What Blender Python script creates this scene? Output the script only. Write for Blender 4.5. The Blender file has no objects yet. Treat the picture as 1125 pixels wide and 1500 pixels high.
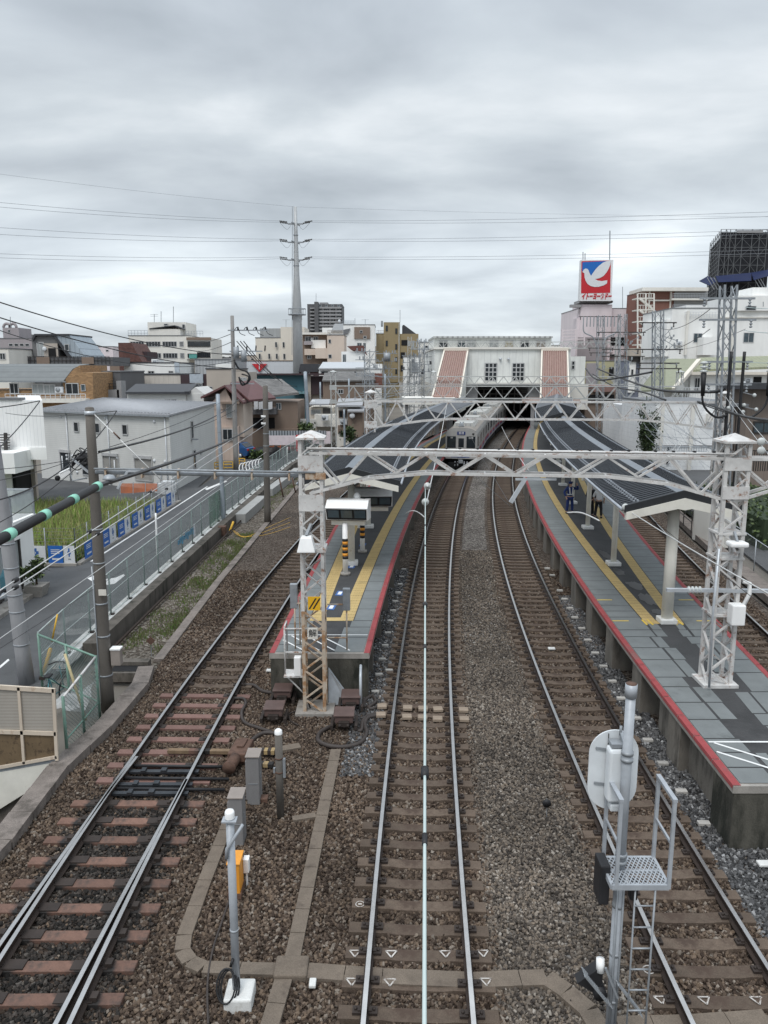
import bpy, bmesh, math, random
import numpy as np
from mathutils import Vector, Matrix, Euler
from mathutils.geometry import tessellate_polygon
random.seed(7); rng = np.random.default_rng(7)
SC = bpy.context.scene
COL = SC.collection
R = math.radians
# ------------------------------------------------------------------ camera (and measuring helpers derived from it)
F = 1140.0; CAMH = 8.72; PITCH = math.atan(210 / F); CP, SP = math.cos(PITCH), math.sin(PITCH)
cam = bpy.data.cameras.new('camera'); camo = bpy.data.objects.new('camera', cam); COL.objects.link(camo)
camo.location = (0, 0, CAMH); camo.rotation_euler = (R(90) - PITCH, 0, 0)
cam.sensor_fit = 'VERTICAL'; cam.sensor_height = 36; cam.lens = F / 1500 * 36; cam.clip_start = .1; cam.clip_end = 6000
SC.camera = camo
def _ray(px, py):
    u = (px - 562.5) / F; v = (py - 750) / F
    return Vector((u, CP - v * SP, -SP - v * CP))
def G(px, py, z=0.0):
    d = _ray(px, py); t = (z - CAMH) / d.z
    return Vector((d.x * t, d.y * t, z))
def D(px, py, Y):
    d = _ray(px, py); t = Y / d.y
    return Vector((d.x * t, Y, CAMH + d.z * t))
# ------------------------------------------------------------------ materials
MATS = {}
def _n(nt, t, **kw):
    n = nt.nodes.new(t)
    for k, v in kw.items(): setattr(n, k, v)
    return n
def mat(name, col, rough=.6, metal=0., var=.15, scale=2.5, bump=0., bscale=25., streak=1., dirt=None, dirt_amt=.5, dirt_scale=1.2, rnd=0., spec=.4, fine=0.):
    """principled surface with broad tone variation, optional patches of a second colour (dirt or rust) and bump"""
    if name in MATS: return MATS[name]
    m = bpy.data.materials.new(name); m.use_nodes = True; nt = m.node_tree; L = nt.links.new
    b = nt.nodes['Principled BSDF']; b.inputs['Roughness'].default_value = rough; b.inputs['Metallic'].default_value = metal
    b.inputs['Specular IOR Level'].default_value = spec
    tc = _n(nt, 'ShaderNodeTexCoord'); mp = _n(nt, 'ShaderNodeMapping'); L(tc.outputs['Object'], mp.inputs[0])
    mp.inputs['Scale'].default_value = (1, 1, streak)
    no = _n(nt, 'ShaderNodeTexNoise'); no.inputs['Scale'].default_value = scale; no.inputs['Detail'].default_value = 5; no.inputs['Roughness'].default_value = .65
    L(mp.outputs[0], no.inputs[0])
    mr = _n(nt, 'ShaderNodeMapRange'); mr.inputs[1].default_value = .3; mr.inputs[2].default_value = .7
    mr.inputs[3].default_value = 1 - var; mr.inputs[4].default_value = 1 + var; L(no.outputs[0], mr.inputs[0])
    val = mr.outputs[0]
    if rnd:
        oi = _n(nt, 'ShaderNodeObjectInfo'); r2 = _n(nt, 'ShaderNodeMapRange'); r2.inputs[3].default_value = 1 - rnd; r2.inputs[4].default_value = 1 + rnd
        L(oi.outputs['Random'], r2.inputs[0]); mu = _n(nt, 'ShaderNodeMath', operation='MULTIPLY'); L(val, mu.inputs[0]); L(r2.outputs[0], mu.inputs[1]); val = mu.outputs[0]
    if fine:
        nf = _n(nt, 'ShaderNodeTexNoise'); nf.inputs['Scale'].default_value = 60; nf.inputs['Detail'].default_value = 3; L(tc.outputs['Object'], nf.inputs[0])
        r3 = _n(nt, 'ShaderNodeMapRange'); r3.inputs[1].default_value = .3; r3.inputs[2].default_value = .7; r3.inputs[3].default_value = 1 - fine; r3.inputs[4].default_value = 1 + fine
        L(nf.outputs[0], r3.inputs[0]); mu = _n(nt, 'ShaderNodeMath', operation='MULTIPLY'); L(val, mu.inputs[0]); L(r3.outputs[0], mu.inputs[1]); val = mu.outputs[0]
    sc = _n(nt, 'ShaderNodeVectorMath', operation='SCALE'); sc.inputs[0].default_value = col[:3]; L(val, sc.inputs['Scale'])
    out = sc.outputs[0]
    if dirt is not None:
        n2 = _n(nt, 'ShaderNodeTexNoise'); n2.inputs['Scale'].default_value = dirt_scale; n2.inputs['Detail'].default_value = 8; n2.inputs['Roughness'].default_value = .7
        L(mp.outputs[0], n2.inputs[0])
        r = _n(nt, 'ShaderNodeMapRange'); c0 = .72 - .35 * dirt_amt; r.inputs[1].default_value = c0; r.inputs[2].default_value = c0 + .12; L(n2.outputs[0], r.inputs[0])
        mx = _n(nt, 'ShaderNodeMix', data_type='RGBA'); L(r.outputs[0], mx.inputs[0]); L(out, mx.inputs[6]); mx.inputs[7].default_value = (*dirt, 1); out = mx.outputs[2]
    L(out, b.inputs['Base Color'])
    if bump:
        nb = _n(nt, 'ShaderNodeTexNoise'); nb.inputs['Scale'].default_value = bscale; nb.inputs['Detail'].default_value = 4; L(tc.outputs['Object'], nb.inputs[0])
        bp = _n(nt, 'ShaderNodeBump'); bp.inputs['Strength'].default_value = bump; bp.inputs['Distance'].default_value = .03; L(nb.outputs[0], bp.inputs['Height']); L(bp.outputs[0], b.inputs['Normal'])
    MATS[name] = m; return m
def lines_mat(name, col, col2, period, width=.1, axis=2, rough=.6, var=.1, bump=.4, rnd=0.):
    """surface of boards, sheets or seams: thin darker joints every `period` metres along one object axis"""
    if name in MATS: return MATS[name]
    m = mat(name, col, rough, var=var, scale=1.2, streak=.4); nt = m.node_tree; L = nt.links.new
    b = nt.nodes['Principled BSDF']; src = b.inputs['Base Color'].links[0].from_socket
    tc = [n for n in nt.nodes if n.type == 'TEX_COORD'][0]; sx = _n(nt, 'ShaderNodeSeparateXYZ'); L(tc.outputs['Object'], sx.inputs[0])
    s = sx.outputs[axis] if axis < 3 else None
    if s is None:
        a = _n(nt, 'ShaderNodeMath', operation='ADD'); L(sx.outputs[0], a.inputs[0]); L(sx.outputs[1], a.inputs[1]); s = a.outputs[0]
    d = _n(nt, 'ShaderNodeMath', operation='DIVIDE'); L(s, d.inputs[0]); d.inputs[1].default_value = period
    fr = _n(nt, 'ShaderNodeMath', operation='FRACT'); L(d.outputs[0], fr.inputs[0])
    lt = _n(nt, 'ShaderNodeMath', operation='LESS_THAN'); L(fr.outputs[0], lt.inputs[0]); lt.inputs[1].default_value = width
    mx = _n(nt, 'ShaderNodeMix', data_type='RGBA'); L(lt.outputs[0], mx.inputs[0]); L(src, mx.inputs[6]); mx.inputs[7].default_value = (*col2, 1)
    L(mx.outputs[2], b.inputs['Base Color'])
    bp = _n(nt, 'ShaderNodeBump', invert=True); bp.inputs['Strength'].default_value = bump; bp.inputs['Distance'].default_value = .02; L(lt.outputs[0], bp.inputs['Height']); L(bp.outputs[0], b.inputs['Normal'])
    return m
def tiles_mat(name, col, col2, w=.25, h=.08, rough=.75, var=.25):
    if name in MATS: return MATS[name]
    m = mat(name, col, rough, var=.12); nt = m.node_tree; L = nt.links.new; b = nt.nodes['Principled BSDF']
    tc = [n for n in nt.nodes if n.type == 'TEX_COORD'][0]
    sx = _n(nt, 'ShaderNodeSeparateXYZ'); L(tc.outputs['Object'], sx.inputs[0]); a = _n(nt, 'ShaderNodeMath', operation='ADD'); L(sx.outputs[0], a.inputs[0]); L(sx.outputs[1], a.inputs[1])
    cx = _n(nt, 'ShaderNodeCombineXYZ'); L(a.outputs[0], cx.inputs[0]); L(sx.outputs[2], cx.inputs[1])
    br = _n(nt, 'ShaderNodeTexBrick'); br.inputs['Scale'].default_value = 1; br.inputs['Brick Width'].default_value = w; br.inputs['Row Height'].default_value = h; br.inputs['Mortar Size'].default_value = .008
    br.inputs['Color1'].default_value = (*[c * (1 + var) for c in col], 1); br.inputs['Color2'].default_value = (*[c * (1 - var) for c in col], 1); br.inputs['Mortar'].default_value = (*col2, 1)
    L(cx.outputs[0], br.inputs[0]); L(br.outputs[0], b.inputs['Base Color']); return m
def glass_mat(name, col=(.02, .025, .03), rough=.08):
    if name in MATS: return MATS[name]
    m = mat(name, col, rough, var=.5, scale=.8, spec=.5); return m
def net_mat(name, col, cover=.35, vary=.15):
    """a thin net: part of the light passes between its threads"""
    if name in MATS: return MATS[name]
    m = mat(name, col, .7, var=.12); nt = m.node_tree; L = nt.links.new; b = nt.nodes['Principled BSDF']; out = nt.nodes['Material Output']
    tr = _n(nt, 'ShaderNodeBsdfTransparent'); mx = _n(nt, 'ShaderNodeMixShader')
    tc = [n for n in nt.nodes if n.type == 'TEX_COORD'][0]; no = _n(nt, 'ShaderNodeTexNoise'); no.inputs['Scale'].default_value = 1.3; no.inputs['Detail'].default_value = 4; L(tc.outputs['Object'], no.inputs[0])
    r = _n(nt, 'ShaderNodeMapRange'); r.inputs[1].default_value = .3; r.inputs[2].default_value = .7; r.inputs[3].default_value = cover - vary; r.inputs[4].default_value = cover + vary; L(no.outputs[0], r.inputs[0])
    L(r.outputs[0], mx.inputs[0]); L(tr.outputs[0], mx.inputs[1]); L(b.outputs[0], mx.inputs[2]); L(mx.outputs[0], out.inputs[0]); return m
# ------------------------------------------------------------------ mesh builder
class MB:
    def __init__(s, m=None):
        s.v = []; s.f = []; s.fm = []; s.ms = []; s.cur = 0; s.sm = []; s.smooth = False
        if m is not None: s.use(m)
    def use(s, m):
        if m not in s.ms: s.ms.append(m)
        s.cur = s.ms.index(m); return s
    def add(s, vs, fs, smooth=None):
        o = len(s.v); s.v += [tuple(v) for v in vs]
        for f in fs: s.f.append(tuple(i + o for i in f)); s.fm.append(s.cur); s.sm.append(s.smooth if smooth is None else smooth)
        return s
    def box(s, c, d, rz=0, rx=0, ry=0):
        x, y, z = d[0] / 2, d[1] / 2, d[2] / 2; M = Matrix.Translation(Vector(c)) @ Euler((rx, ry, rz)).to_matrix().to_4x4()
        vs = [M @ Vector(p) for p in [(-x, -y, -z), (x, -y, -z), (x, y, -z), (-x, y, -z), (-x, -y, z), (x, -y, z), (x, y, z), (-x, y, z)]]
        return s.add(vs, [(0, 3, 2, 1), (4, 5, 6, 7), (0, 1, 5, 4), (1, 2, 6, 5), (2, 3, 7, 6), (3, 0, 4, 7)], False)
    def rbox(s, c, d, r=.02, rz=0, rx=0, ry=0, n=2):
        bm = bmesh.new(); bmesh.ops.create_cube(bm, size=1); bmesh.ops.scale(bm, vec=d, verts=bm.verts)
        bmesh.ops.bevel(bm, geom=bm.edges[:], offset=r, segments=n, profile=.5, affect='EDGES')
        M = Matrix.Translation(Vector(c)) @ Euler((rx, ry, rz)).to_matrix().to_4x4(); bm.verts.index_update()
        vs = [M @ v.co for v in bm.verts]; fs = [[v.index for v in f.verts] for f in bm.faces]; bm.free(); return s.add(vs, fs, False)
    def b2(s, a, b):
        a = Vector(a); b = Vector(b); return s.box((a + b) / 2, [abs(x) for x in (b - a)])
    def bar(s, p, q, w=.05, h=None, up=(0, 0, 1)):
        p = Vector(p); q = Vector(q); d = (q - p)
        if d.length < 1e-6: return s
        d.normalize(); u = Vector(up)
        if abs(d.dot(u)) > .98: u = Vector((0, 1, 0))
        sd = d.cross(u).normalized(); u = sd.cross(d).normalized(); h = w if h is None else h
        vs = [e + sd * a * w / 2 + u * b * h / 2 for e in (p, q) for a, b in ((-1, -1), (1, -1), (1, 1), (-1, 1))]
        return s.add(vs, [(3, 2, 1, 0), (4, 5, 6, 7), (0, 1, 5, 4), (1, 2, 6, 5), (2, 3, 7, 6), (3, 0, 4, 7)], False)
    def tube(s, pts, r=.02, n=6, caps=True, r2=None):
        P = [Vector(p) for p in pts]; k = len(P); vs = []; fs = []
        u = None
        for i, p in enumerate(P):
            d = (P[min(i + 1, k - 1)] - P[max(i - 1, 0)])
            d = d.normalized() if d.length > 1e-9 else Vector((0, 0, 1))
            if u is None:
                u = Vector((0, 0, 1)) if abs(d.z) < .9 else Vector((1, 0, 0))
            u = (u - d * u.dot(d)).normalized(); w = d.cross(u)
            rr = (r[i] if isinstance(r, (list, tuple)) else (r if r2 is None else r + (r2 - r) * i / max(1, k - 1)))
            vs += [p + (u * math.cos(2 * math.pi * j / n) + w * math.sin(2 * math.pi * j / n)) * rr for j in range(n)]
        for i in range(k - 1):
            for j in range(n):
                a = i * n + j; b = i * n + (j + 1) % n; fs.append((a, b, b + n, a + n))
        if caps: fs += [tuple(range(n - 1, -1, -1)), tuple(range((k - 1) * n, k * n))]
        return s.add(vs, fs, n > 5)
    def cyl(s, c, r, h, n=16, r2=None):
        c = Vector(c); return s.tube([c, c + Vector((0, 0, h))], r, n, True, r2)
    def lathe(s, c, prof, n=16):
        vs = []; fs = []; c = Vector(c)
        for r, z in prof: vs += [c + Vector((r * math.cos(2 * math.pi * j / n), r * math.sin(2 * math.pi * j / n), z)) for j in range(n)]
        for i in range(len(prof) - 1):
            for j in range(n): a = i * n + j; b = i * n + (j + 1) % n; fs.append((a, b, b + n, a + n))
        return s.add(vs, fs, True)
    def prism(s, poly, ax, ext):
        """extrude a 3-D polygon by the vector ext"""
        P = [Vector(p) for p in poly]; e = Vector(ext); n = len(P)
        return s.add(P + [p + e for p in P], [tuple(range(n - 1, -1, -1)), tuple(range(n, 2 * n))] + [(i, (i + 1) % n, n + (i + 1) % n, n + i) for i in range(n)], False)
    def quad(s, *p): return s.add(p, [tuple(range(len(p)))], False)
    def sheet(s, A, B, flip=False):
        n = len(A); return s.add(list(A) + list(B), [((i, i + 1, n + i + 1, n + i) if not flip else (n + i, n + i + 1, i + 1, i)) for i in range(n - 1)], False)
    def sphere(s, c, r, n=12, m=8, sz=(1, 1, 1)):
        c = Vector(c); vs = []; fs = []
        for i in range(m + 1):
            t = math.pi * i / m
            vs += [c + Vector((r * sz[0] * math.sin(t) * math.cos(2 * math.pi * j / n), r * sz[1] * math.sin(t) * math.sin(2 * math.pi * j / n), r * sz[2] * math.cos(t))) for j in range(n)]
        for i in range(m):
            for j in range(n): a = i * n + j; b = i * n + (j + 1) % n; fs.append((a, a + n, b + n, b))
        return s.add(vs, fs, True)
WL = {}
def _props(o, label=None, cat=None, group=None, kind=None):
    if label: o['label'] = label
    if cat: o['category'] = cat
    if group: o['group'] = group
    if kind: o['kind'] = kind
    return o
def thing(name, label, cat, loc=(0, 0, 0), group=None, kind=None):
    o = bpy.data.objects.new(name, None); COL.objects.link(o); o.location = loc; o.empty_display_size = .2; WL[o] = Vector(loc)
    return _props(o, label, cat, group, kind)
def obj(name, mb, parent=None, label=None, cat=None, group=None, kind=None, local=False, loc=None, fix=True):
    base = WL[parent] if parent is not None else Vector(loc or (0, 0, 0))
    off = Vector((0, 0, 0)) if local else base
    me = bpy.data.meshes.new(name)
    vs = np.array(mb.v, dtype=float) - np.array(off)[None]
    me.from_pydata(vs.tolist(), [], mb.f)
    for m in mb.ms: me.materials.append(m)
    me.polygons.foreach_set('material_index', mb.fm); me.polygons.foreach_set('use_smooth', mb.sm)
    if fix:
        bm = bmesh.new(); bm.from_mesh(me); bmesh.ops.recalc_face_normals(bm, faces=bm.faces); bm.to_mesh(me); bm.free()
    me.update()
    o = bpy.data.objects.new(name, me); COL.objects.link(o)
    if parent is not None: o.parent = parent; WL[o] = base
    else: o.location = base; WL[o] = base
    return _props(o, label, cat, group, kind)
def dup(root, loc, rotz=0, label=None, group=None):
    r = root.copy(); COL.objects.link(r); r.location = loc; r.rotation_euler = (0, 0, rotz); WL[r] = Vector(loc)
    if label: r['label'] = label
    if group: r['group'] = group
    for ch in list(root.children):
        c = ch.copy(); COL.objects.link(c); c.parent = r
        for g in ch.children:
            d = g.copy(); COL.objects.link(d); d.parent = c
    return r
def wire(p, q, sag=.3, n=14):
    p = Vector(p); q = Vector(q); return [p.lerp(q, i / n) - Vector((0, 0, sag * 4 * (i / n) * (1 - i / n))) for i in range(n + 1)]
def textmesh(body, size, m, depth=.01, shear=0, bold=0.0):
    cu = bpy.data.curves.new('lettering', 'FONT'); cu.body = body; cu.size = size; cu.extrude = depth; cu.shear = shear; cu.offset = bold; cu.align_x = 'CENTER'; cu.align_y = 'CENTER'
    o = bpy.data.objects.new('lettering', cu); COL.objects.link(o); dg = bpy.context.evaluated_depsgraph_get(); dg.update()
    me = bpy.data.meshes.new_from_object(o.evaluated_get(dg)); bpy.data.objects.remove(o)
    mb = MB(m); mb.add([v.co[:] for v in me.vertices], [tuple(p.vertices) for p in me.polygons], False); bpy.data.meshes.remove(me); return mb
def place(mb, origin, ax, ay):
    """move a builder laid out in XY so that X runs along ax and Y along ay from origin"""
    ax = Vector(ax).normalized(); ay = Vector(ay).normalized(); az = ax.cross(ay); o = Vector(origin)
    mb.v = [tuple(o + ax * v[0] + ay * v[1] + az * v[2]) for v in mb.v]; return mb
# ------------------------------------------------------------------ common materials
steel_white = mat('white_paint_steel', (.57, .56, .545), .5, var=.18, scale=3, dirt=(.27, .15, .10), dirt_amt=.5, dirt_scale=5)
steel_rusty = mat('rusted_paint_steel', (.52, .44, .35), .6, var=.25, scale=3, dirt=(.33, .185, .095), dirt_amt=.74, dirt_scale=3)
steel_pink = mat('faded_pinkish_paint', (.55, .49, .48), .55, var=.15, dirt=(.3, .14, .1), dirt_amt=.35, dirt_scale=4)
galv = mat('galvanised_steel', (.50, .53, .56), .42, .35, var=.14, scale=4)
galv_d = mat('dull_galvanised', (.30, .32, .34), .5, .3, var=.2, scale=4)
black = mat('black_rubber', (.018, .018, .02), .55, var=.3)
dark = mat('dark_void', (.008, .008, .009), .8, var=.2)
white = mat('white_paint', (.84, .84, .83), .45, var=.06, dirt=(.5, .46, .4), dirt_amt=.18, dirt_scale=2, streak=.4)
cream = mat('cream_paint', (.72, .70, .63), .5, var=.08, dirt=(.45, .4, .32), dirt_amt=.22)
concrete = mat('concrete', (.30, .28, .255), .85, var=.22, scale=3, bump=.25, bscale=40, dirt=(.16, .14, .12), dirt_amt=.45, dirt_scale=1.5, fine=.12)
concrete_d = mat('weathered_dark_concrete', (.115, .102, .088), .9, var=.3, scale=2.5, bump=.3, bscale=30, streak=.3, dirt=(.045, .042, .034), dirt_amt=.6, dirt_scale=1.4, fine=.15)
concrete_w = mat('pale_concrete', (.62, .62, .60), .8, var=.12, dirt=(.4, .38, .34), dirt_amt=.35, dirt_scale=2, fine=.08)
pole_conc = mat('pole_concrete', (.125, .113, .10), .85, var=.2, scale=2, streak=.25, dirt=(.075, .066, .057), dirt_amt=.45, fine=.12)
rust = mat('rust', (.105, .06, .043), .8, var=.35, scale=6, fine=.2)
rail_top = mat('polished_rail_head', (.56, .545, .53), .25, 1., var=.12, scale=3)
rail_side = mat('rusted_rail_web', (.032, .021, .016), .75, var=.3, scale=5)
yellow = mat('yellow_paint', (.72, .43, .05), .5, var=.1)
orange = mat('orange_paint', (.72, .30, .035), .5, var=.14, dirt=(.3, .15, .05), dirt_amt=.25)
red = mat('red_paint', (.55, .03, .04), .5, var=.08)
glass = glass_mat('window_glass')
glass_b = glass_mat('bluish_window_glass', (.06, .085, .10), .12)
curtain = mat('curtained_window', (.34, .36, .36), .35, var=.25, scale=4, streak=.1)
frame_d = mat('dark_window_frame', (.04, .036, .034), .5)
frame_w = mat('aluminium_window_frame', (.55, .55, .55), .4, .4)
porcelain = mat('insulator_porcelain', (.5, .52, .51), .2, var=.08)
asphalt = mat('asphalt', (.085, .087, .09), .85, var=.16, scale=.6, bump=.2, bscale=80, dirt=(.06, .06, .063), dirt_amt=.4, dirt_scale=.5, fine=.15)
# ------------------------------------------------------------------ alignment of the four tracks (x as a function of distance y)
def fitc(pts, deg):
    p = np.polyfit([a for a, b in pts], [b for a, b in pts], deg); return lambda y: float(np.polyval(p, y))
cM = fitc([(9.1, .44), (13.29, .66), (16, .83), (19.81, 1.075), (22.87, 1.285), (29.54, 1.835), (35.1, 2.355), (41.22, 3.03), (55.5, 4.78), (68, 6.75), (90, 10.9), (120, 17.4), (150, 25)], 4)
cR = fitc([(10, 4.92), (12.3, 4.95), (14.4, 5.0), (18.3, 5.15), (22.7, 5.375), (27.2, 5.66), (32.2, 5.98), (41.2, 6.79), (54, 8.3), (68, 10.5), (90, 14.9), (120, 21.5), (150, 29)], 4)
_rs = [(6, -4.2), (9, -4.25), (12, -4.28), (15, -4.28), (18, -4.2), (23, -4.04), (27, -3.85), (33, -3.42), (37, -3.1), (48, -2.1), (60, -.65), (80, 2.6), (110, 9.5), (150, 20)]
def rsL(y): return float(np.interp(y, *_smooth))
_ys = np.linspace(6, 150, 289); _p = np.polyfit([a for a, b in _rs], [b for a, b in _rs], 5); _smooth = (_ys, np.polyval(_p, _ys))
def cL(y): return rsL(y) - .75
cF = fitc([(14, 10.95), (19, 11.4), (24.6, 12.0), (28, 12.5), (36, 13.75), (46, 15.3), (60, 17.8), (80, 22.2), (110, 29.5), (150, 40)], 4)
def swerve(y): return -float(np.interp(y, [8, 9.1, 11.6, 13.5, 15, 16.6], [.24, .18, .115, .06, .025, 0]))
PROF = [(-.065, -.17), (.065, -.17), (.065, -.155), (.011, -.13), (.011, -.045), (.034, -.032), (.034, 0), (-.034, 0), (-.034, -.032), (-.011, -.045), (-.011, -.13), (-.065, -.155)]
def rail_mb(fx, y0, y1, step=.75, rusty=False):
    ys = np.arange(y0, y1 + step / 2, step); n = len(PROF); mb = MB(rail_side); vs = []
    for y in ys: vs += [(fx(y) + px, y, pz) for px, pz in PROF]
    mb.add(vs, [(i * n + j, i * n + (j + 1) % n, (i + 1) * n + (j + 1) % n, (i + 1) * n + j) for i in range(len(ys) - 1) for j in range(n) if j != 6] + [tuple(range(n - 1, -1, -1))], False)
    mb.use(rail_top); mb.add(vs, [(i * n + 6, i * n + 7, (i + 1) * n + 7, (i + 1) * n + 6) for i in range(len(ys) - 1)], False)
    return mb
slp_conc = mat('sleeper_concrete', (.108, .08, .06), .9, var=.25, scale=3, bump=.3, bscale=50, dirt=(.07, .047, .035), dirt_amt=.6, dirt_scale=2, rnd=.18, fine=.2)
slp_brown = mat('sleeper_red_brown', (.165, .092, .068), .75, var=.35, scale=2.5, dirt=(.05, .04, .035), dirt_amt=.5, dirt_scale=1.1, rnd=.2, fine=.12)
def grease(m):
    """black grease soaked into the timber where the slide plates sit, fading towards its middle and ends"""
    nt = m.node_tree; L = nt.links.new; b = nt.nodes['Principled BSDF']; src = b.inputs['Base Color'].links[0].from_socket; tc = [n for n in nt.nodes if n.type == 'TEX_COORD'][0]
    sx = _n(nt, 'ShaderNodeSeparateXYZ'); L(tc.outputs['Object'], sx.inputs[0]); a = _n(nt, 'ShaderNodeMath', operation='ABSOLUTE'); L(sx.outputs[0], a.inputs[0]); no = _n(nt, 'ShaderNodeTexNoise'); no.inputs['Scale'].default_value = 7; L(tc.outputs['Object'], no.inputs[0])
    d = _n(nt, 'ShaderNodeMath', operation='MULTIPLY_ADD'); L(no.outputs[0], d.inputs[0]); d.inputs[1].default_value = .2; a7 = _n(nt, 'ShaderNodeMath', operation='MULTIPLY'); L(a.outputs[0], a7.inputs[0]); a7.inputs[1].default_value = .7; L(a7.outputs[0], d.inputs[2])
    cr = _n(nt, 'ShaderNodeValToRGB'); e = cr.color_ramp.elements; e[0].position = .34; e[0].color = (0, 0, 0, 1); e[1].position = .45; e[1].color = (1, 1, 1, 1); x = e.new(.9); x.color = (.1, .1, .1, 1); x = e.new(.8); x.color = (1, 1, 1, 1); L(d.outputs[0], cr.inputs[0])
    mx = _n(nt, 'ShaderNodeMix', data_type='RGBA'); L(cr.outputs[0], mx.inputs[0]); L(src, mx.inputs[6]); mx.inputs[7].default_value = (.022, .02, .019, 1); L(mx.outputs[2], b.inputs['Base Color'])
grease(slp_brown)
slp_pink = mat('sleeper_faded_pink', (.17, .098, .082), .8, var=.2, scale=2.5, dirt=(.12, .085, .075), dirt_amt=.3, rnd=.12, fine=.12)
clip = mat('rail_clip_iron', (.035, .026, .022), .7, var=.3)
def sleeper_mesh(kind, length=2.3):
    if kind == 'conc':
        mb = MB(slp_conc)
        hl = length / 2; prof = [(-hl, 0), (-.5, 0), (-.35, -.02), (.35, -.02), (.5, 0), (hl, 0)]
        for (xa, za), (xb, zb) in zip(prof, prof[1:]):
            mb.add([(xa, -.12, za - .17), (xa, -.10, za - .165), (xa, .10, za - .165), (xa, .12, za - .17), (xb, -.12, zb - .17), (xb, -.10, zb - .165), (xb, .10, zb - .165), (xb, .12, zb - .17)], [(0, 1, 5, 4), (1, 2, 6, 5), (2, 3, 7, 6)])
            mb.add([(xa, -.12, za - .17), (xb, -.12, zb - .17), (xb, -.13, -.32), (xa, -.13, -.32)], [(0, 1, 2, 3)])
        mb.add([(-hl, -.12, -.17), (-hl, .12, -.17), (-hl - .02, .12, -.32), (-hl - .02, -.12, -.32)], [(0, 1, 2, 3)]); mb.add([(hl, -.12, -.17), (hl, .12, -.17), (hl + .02, .12, -.32), (hl + .02, -.12, -.32)], [(0, 1, 2, 3)])
        mb.use(clip)
        for sx in (-1, 1):
            for q in (-1, 1): mb.box((sx * .75 + q * .115, 0, -.145), (.12, .13, .045)); mb.box((sx * .75 + q * .075, 0, -.13), (.05, .075, .05)); mb.tube([(sx * .75 + q * .13, 0, -.13), (sx * .75 + q * .13, 0, -.09)], .022, 6)
    else:
        mb = MB(kind); mb.rbox((0, 0, -.23), (length, .22, .14), .008, n=1)
        mb.use(clip)
        for sx in (-1, 1): mb.box((sx * .75 - sx * .06, 0, -.155), (.56 if kind is slp_brown else .36, .19, .022)); [mb.box((sx * .75 + q * .1, 0, -.135), (.06, .1, .05)) for q in (-1, 1)]
    return mb
def lay_sleepers(parent, cf, y0, y1, kind, spacing, length=2.3, first=0, limit=100, xoff=0., jit=.012):
    proto = None; rest = []; k = 0; y = y0
    while y < y1:
        ang = math.atan((cf(y + .3) - cf(y - .3)) / .6)
        p = (cf(y) + xoff, y + random.uniform(-jit, jit), 0)
        if k + first < limit:
            if proto is None:
                proto = obj('sleeper', sleeper_mesh(kind, length), parent, local=True); o = proto
            else:
                o = proto.copy(); COL.objects.link(o); o.parent = parent
            o.location = Vector(p) - WL[parent]; o.rotation_euler = (0, 0, -ang)
        else: rest.append((p, ang))
        k += 1; y += spacing
    if rest:
        src = sleeper_mesh(kind, length); mb = MB()
        for m in src.ms: mb.use(m)
        for p, a in rest:
            M = Matrix.Translation(p) @ Matrix.Rotation(-a, 4, 'Z'); o = len(mb.v)
            mb.v += [tuple(M @ Vector(v)) for v in src.v]; mb.f += [tuple(i + o for i in f) for f in src.f]; mb.fm += src.fm; mb.sm += src.sm
        obj('distant_sleepers', mb, parent, kind='stuff')
    return k
tM = thing('railway_track', 'middle railway track on concrete sleepers with the train standing on it', 'railway track', (cM(9), 9, 0))
for s in (-1, 1): obj('rail', rail_mb(lambda y: cM(y) + s * .75, 6, 150), tM)
lay_sleepers(tM, cM, 6.62, 125, 'conc', .565, 2.25)
tR = thing('railway_track', 'railway track curving along the edge of the wider right platform, behind the signal post', 'railway track', (cR(9), 9, 0))
for s in (-1, 1): obj('rail', rail_mb(lambda y: cR(y) + s * .75, 6, 150), tR)
lay_sleepers(tR, cR, 6.8, 125, 'conc', .575, 2.25)
tL = thing('railway_track', 'left railway track with switch blades and red-brown sleepers near the street fence', 'railway track', (cL(9), 9, 0))
obj('rail', rail_mb(lambda y: rsL(y), 6, 130), tL)
obj('rail', rail_mb(lambda y: rsL(y) - 1.5 + swerve(y), 6, 130), tL)
obj('switch_blade', rail_mb(lambda y: rsL(y) + swerve(y) - (.03 if y > 15.5 else 0), 6, 15.4, .5), tL)
obj('switch_blade', rail_mb(lambda y: rsL(y) - 1.5 + (.085 if y > 15 else .0) * min(1, (y - 15) / 1.5), 6, 16.3, .5), tL)
n1 = lay_sleepers(tL, lambda y: cL(y) - .1, 6.5, 15.2, slp_brown, .64, 2.75)
n2 = lay_sleepers(tL, lambda y: cL(y) - .05, 15.75, 20.6, slp_pink, .64, 2.5, first=n1)
lay_sleepers(tL, cL, 20.95, 120, 'conc', .62, 2.2, first=n1 + n2)
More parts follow.
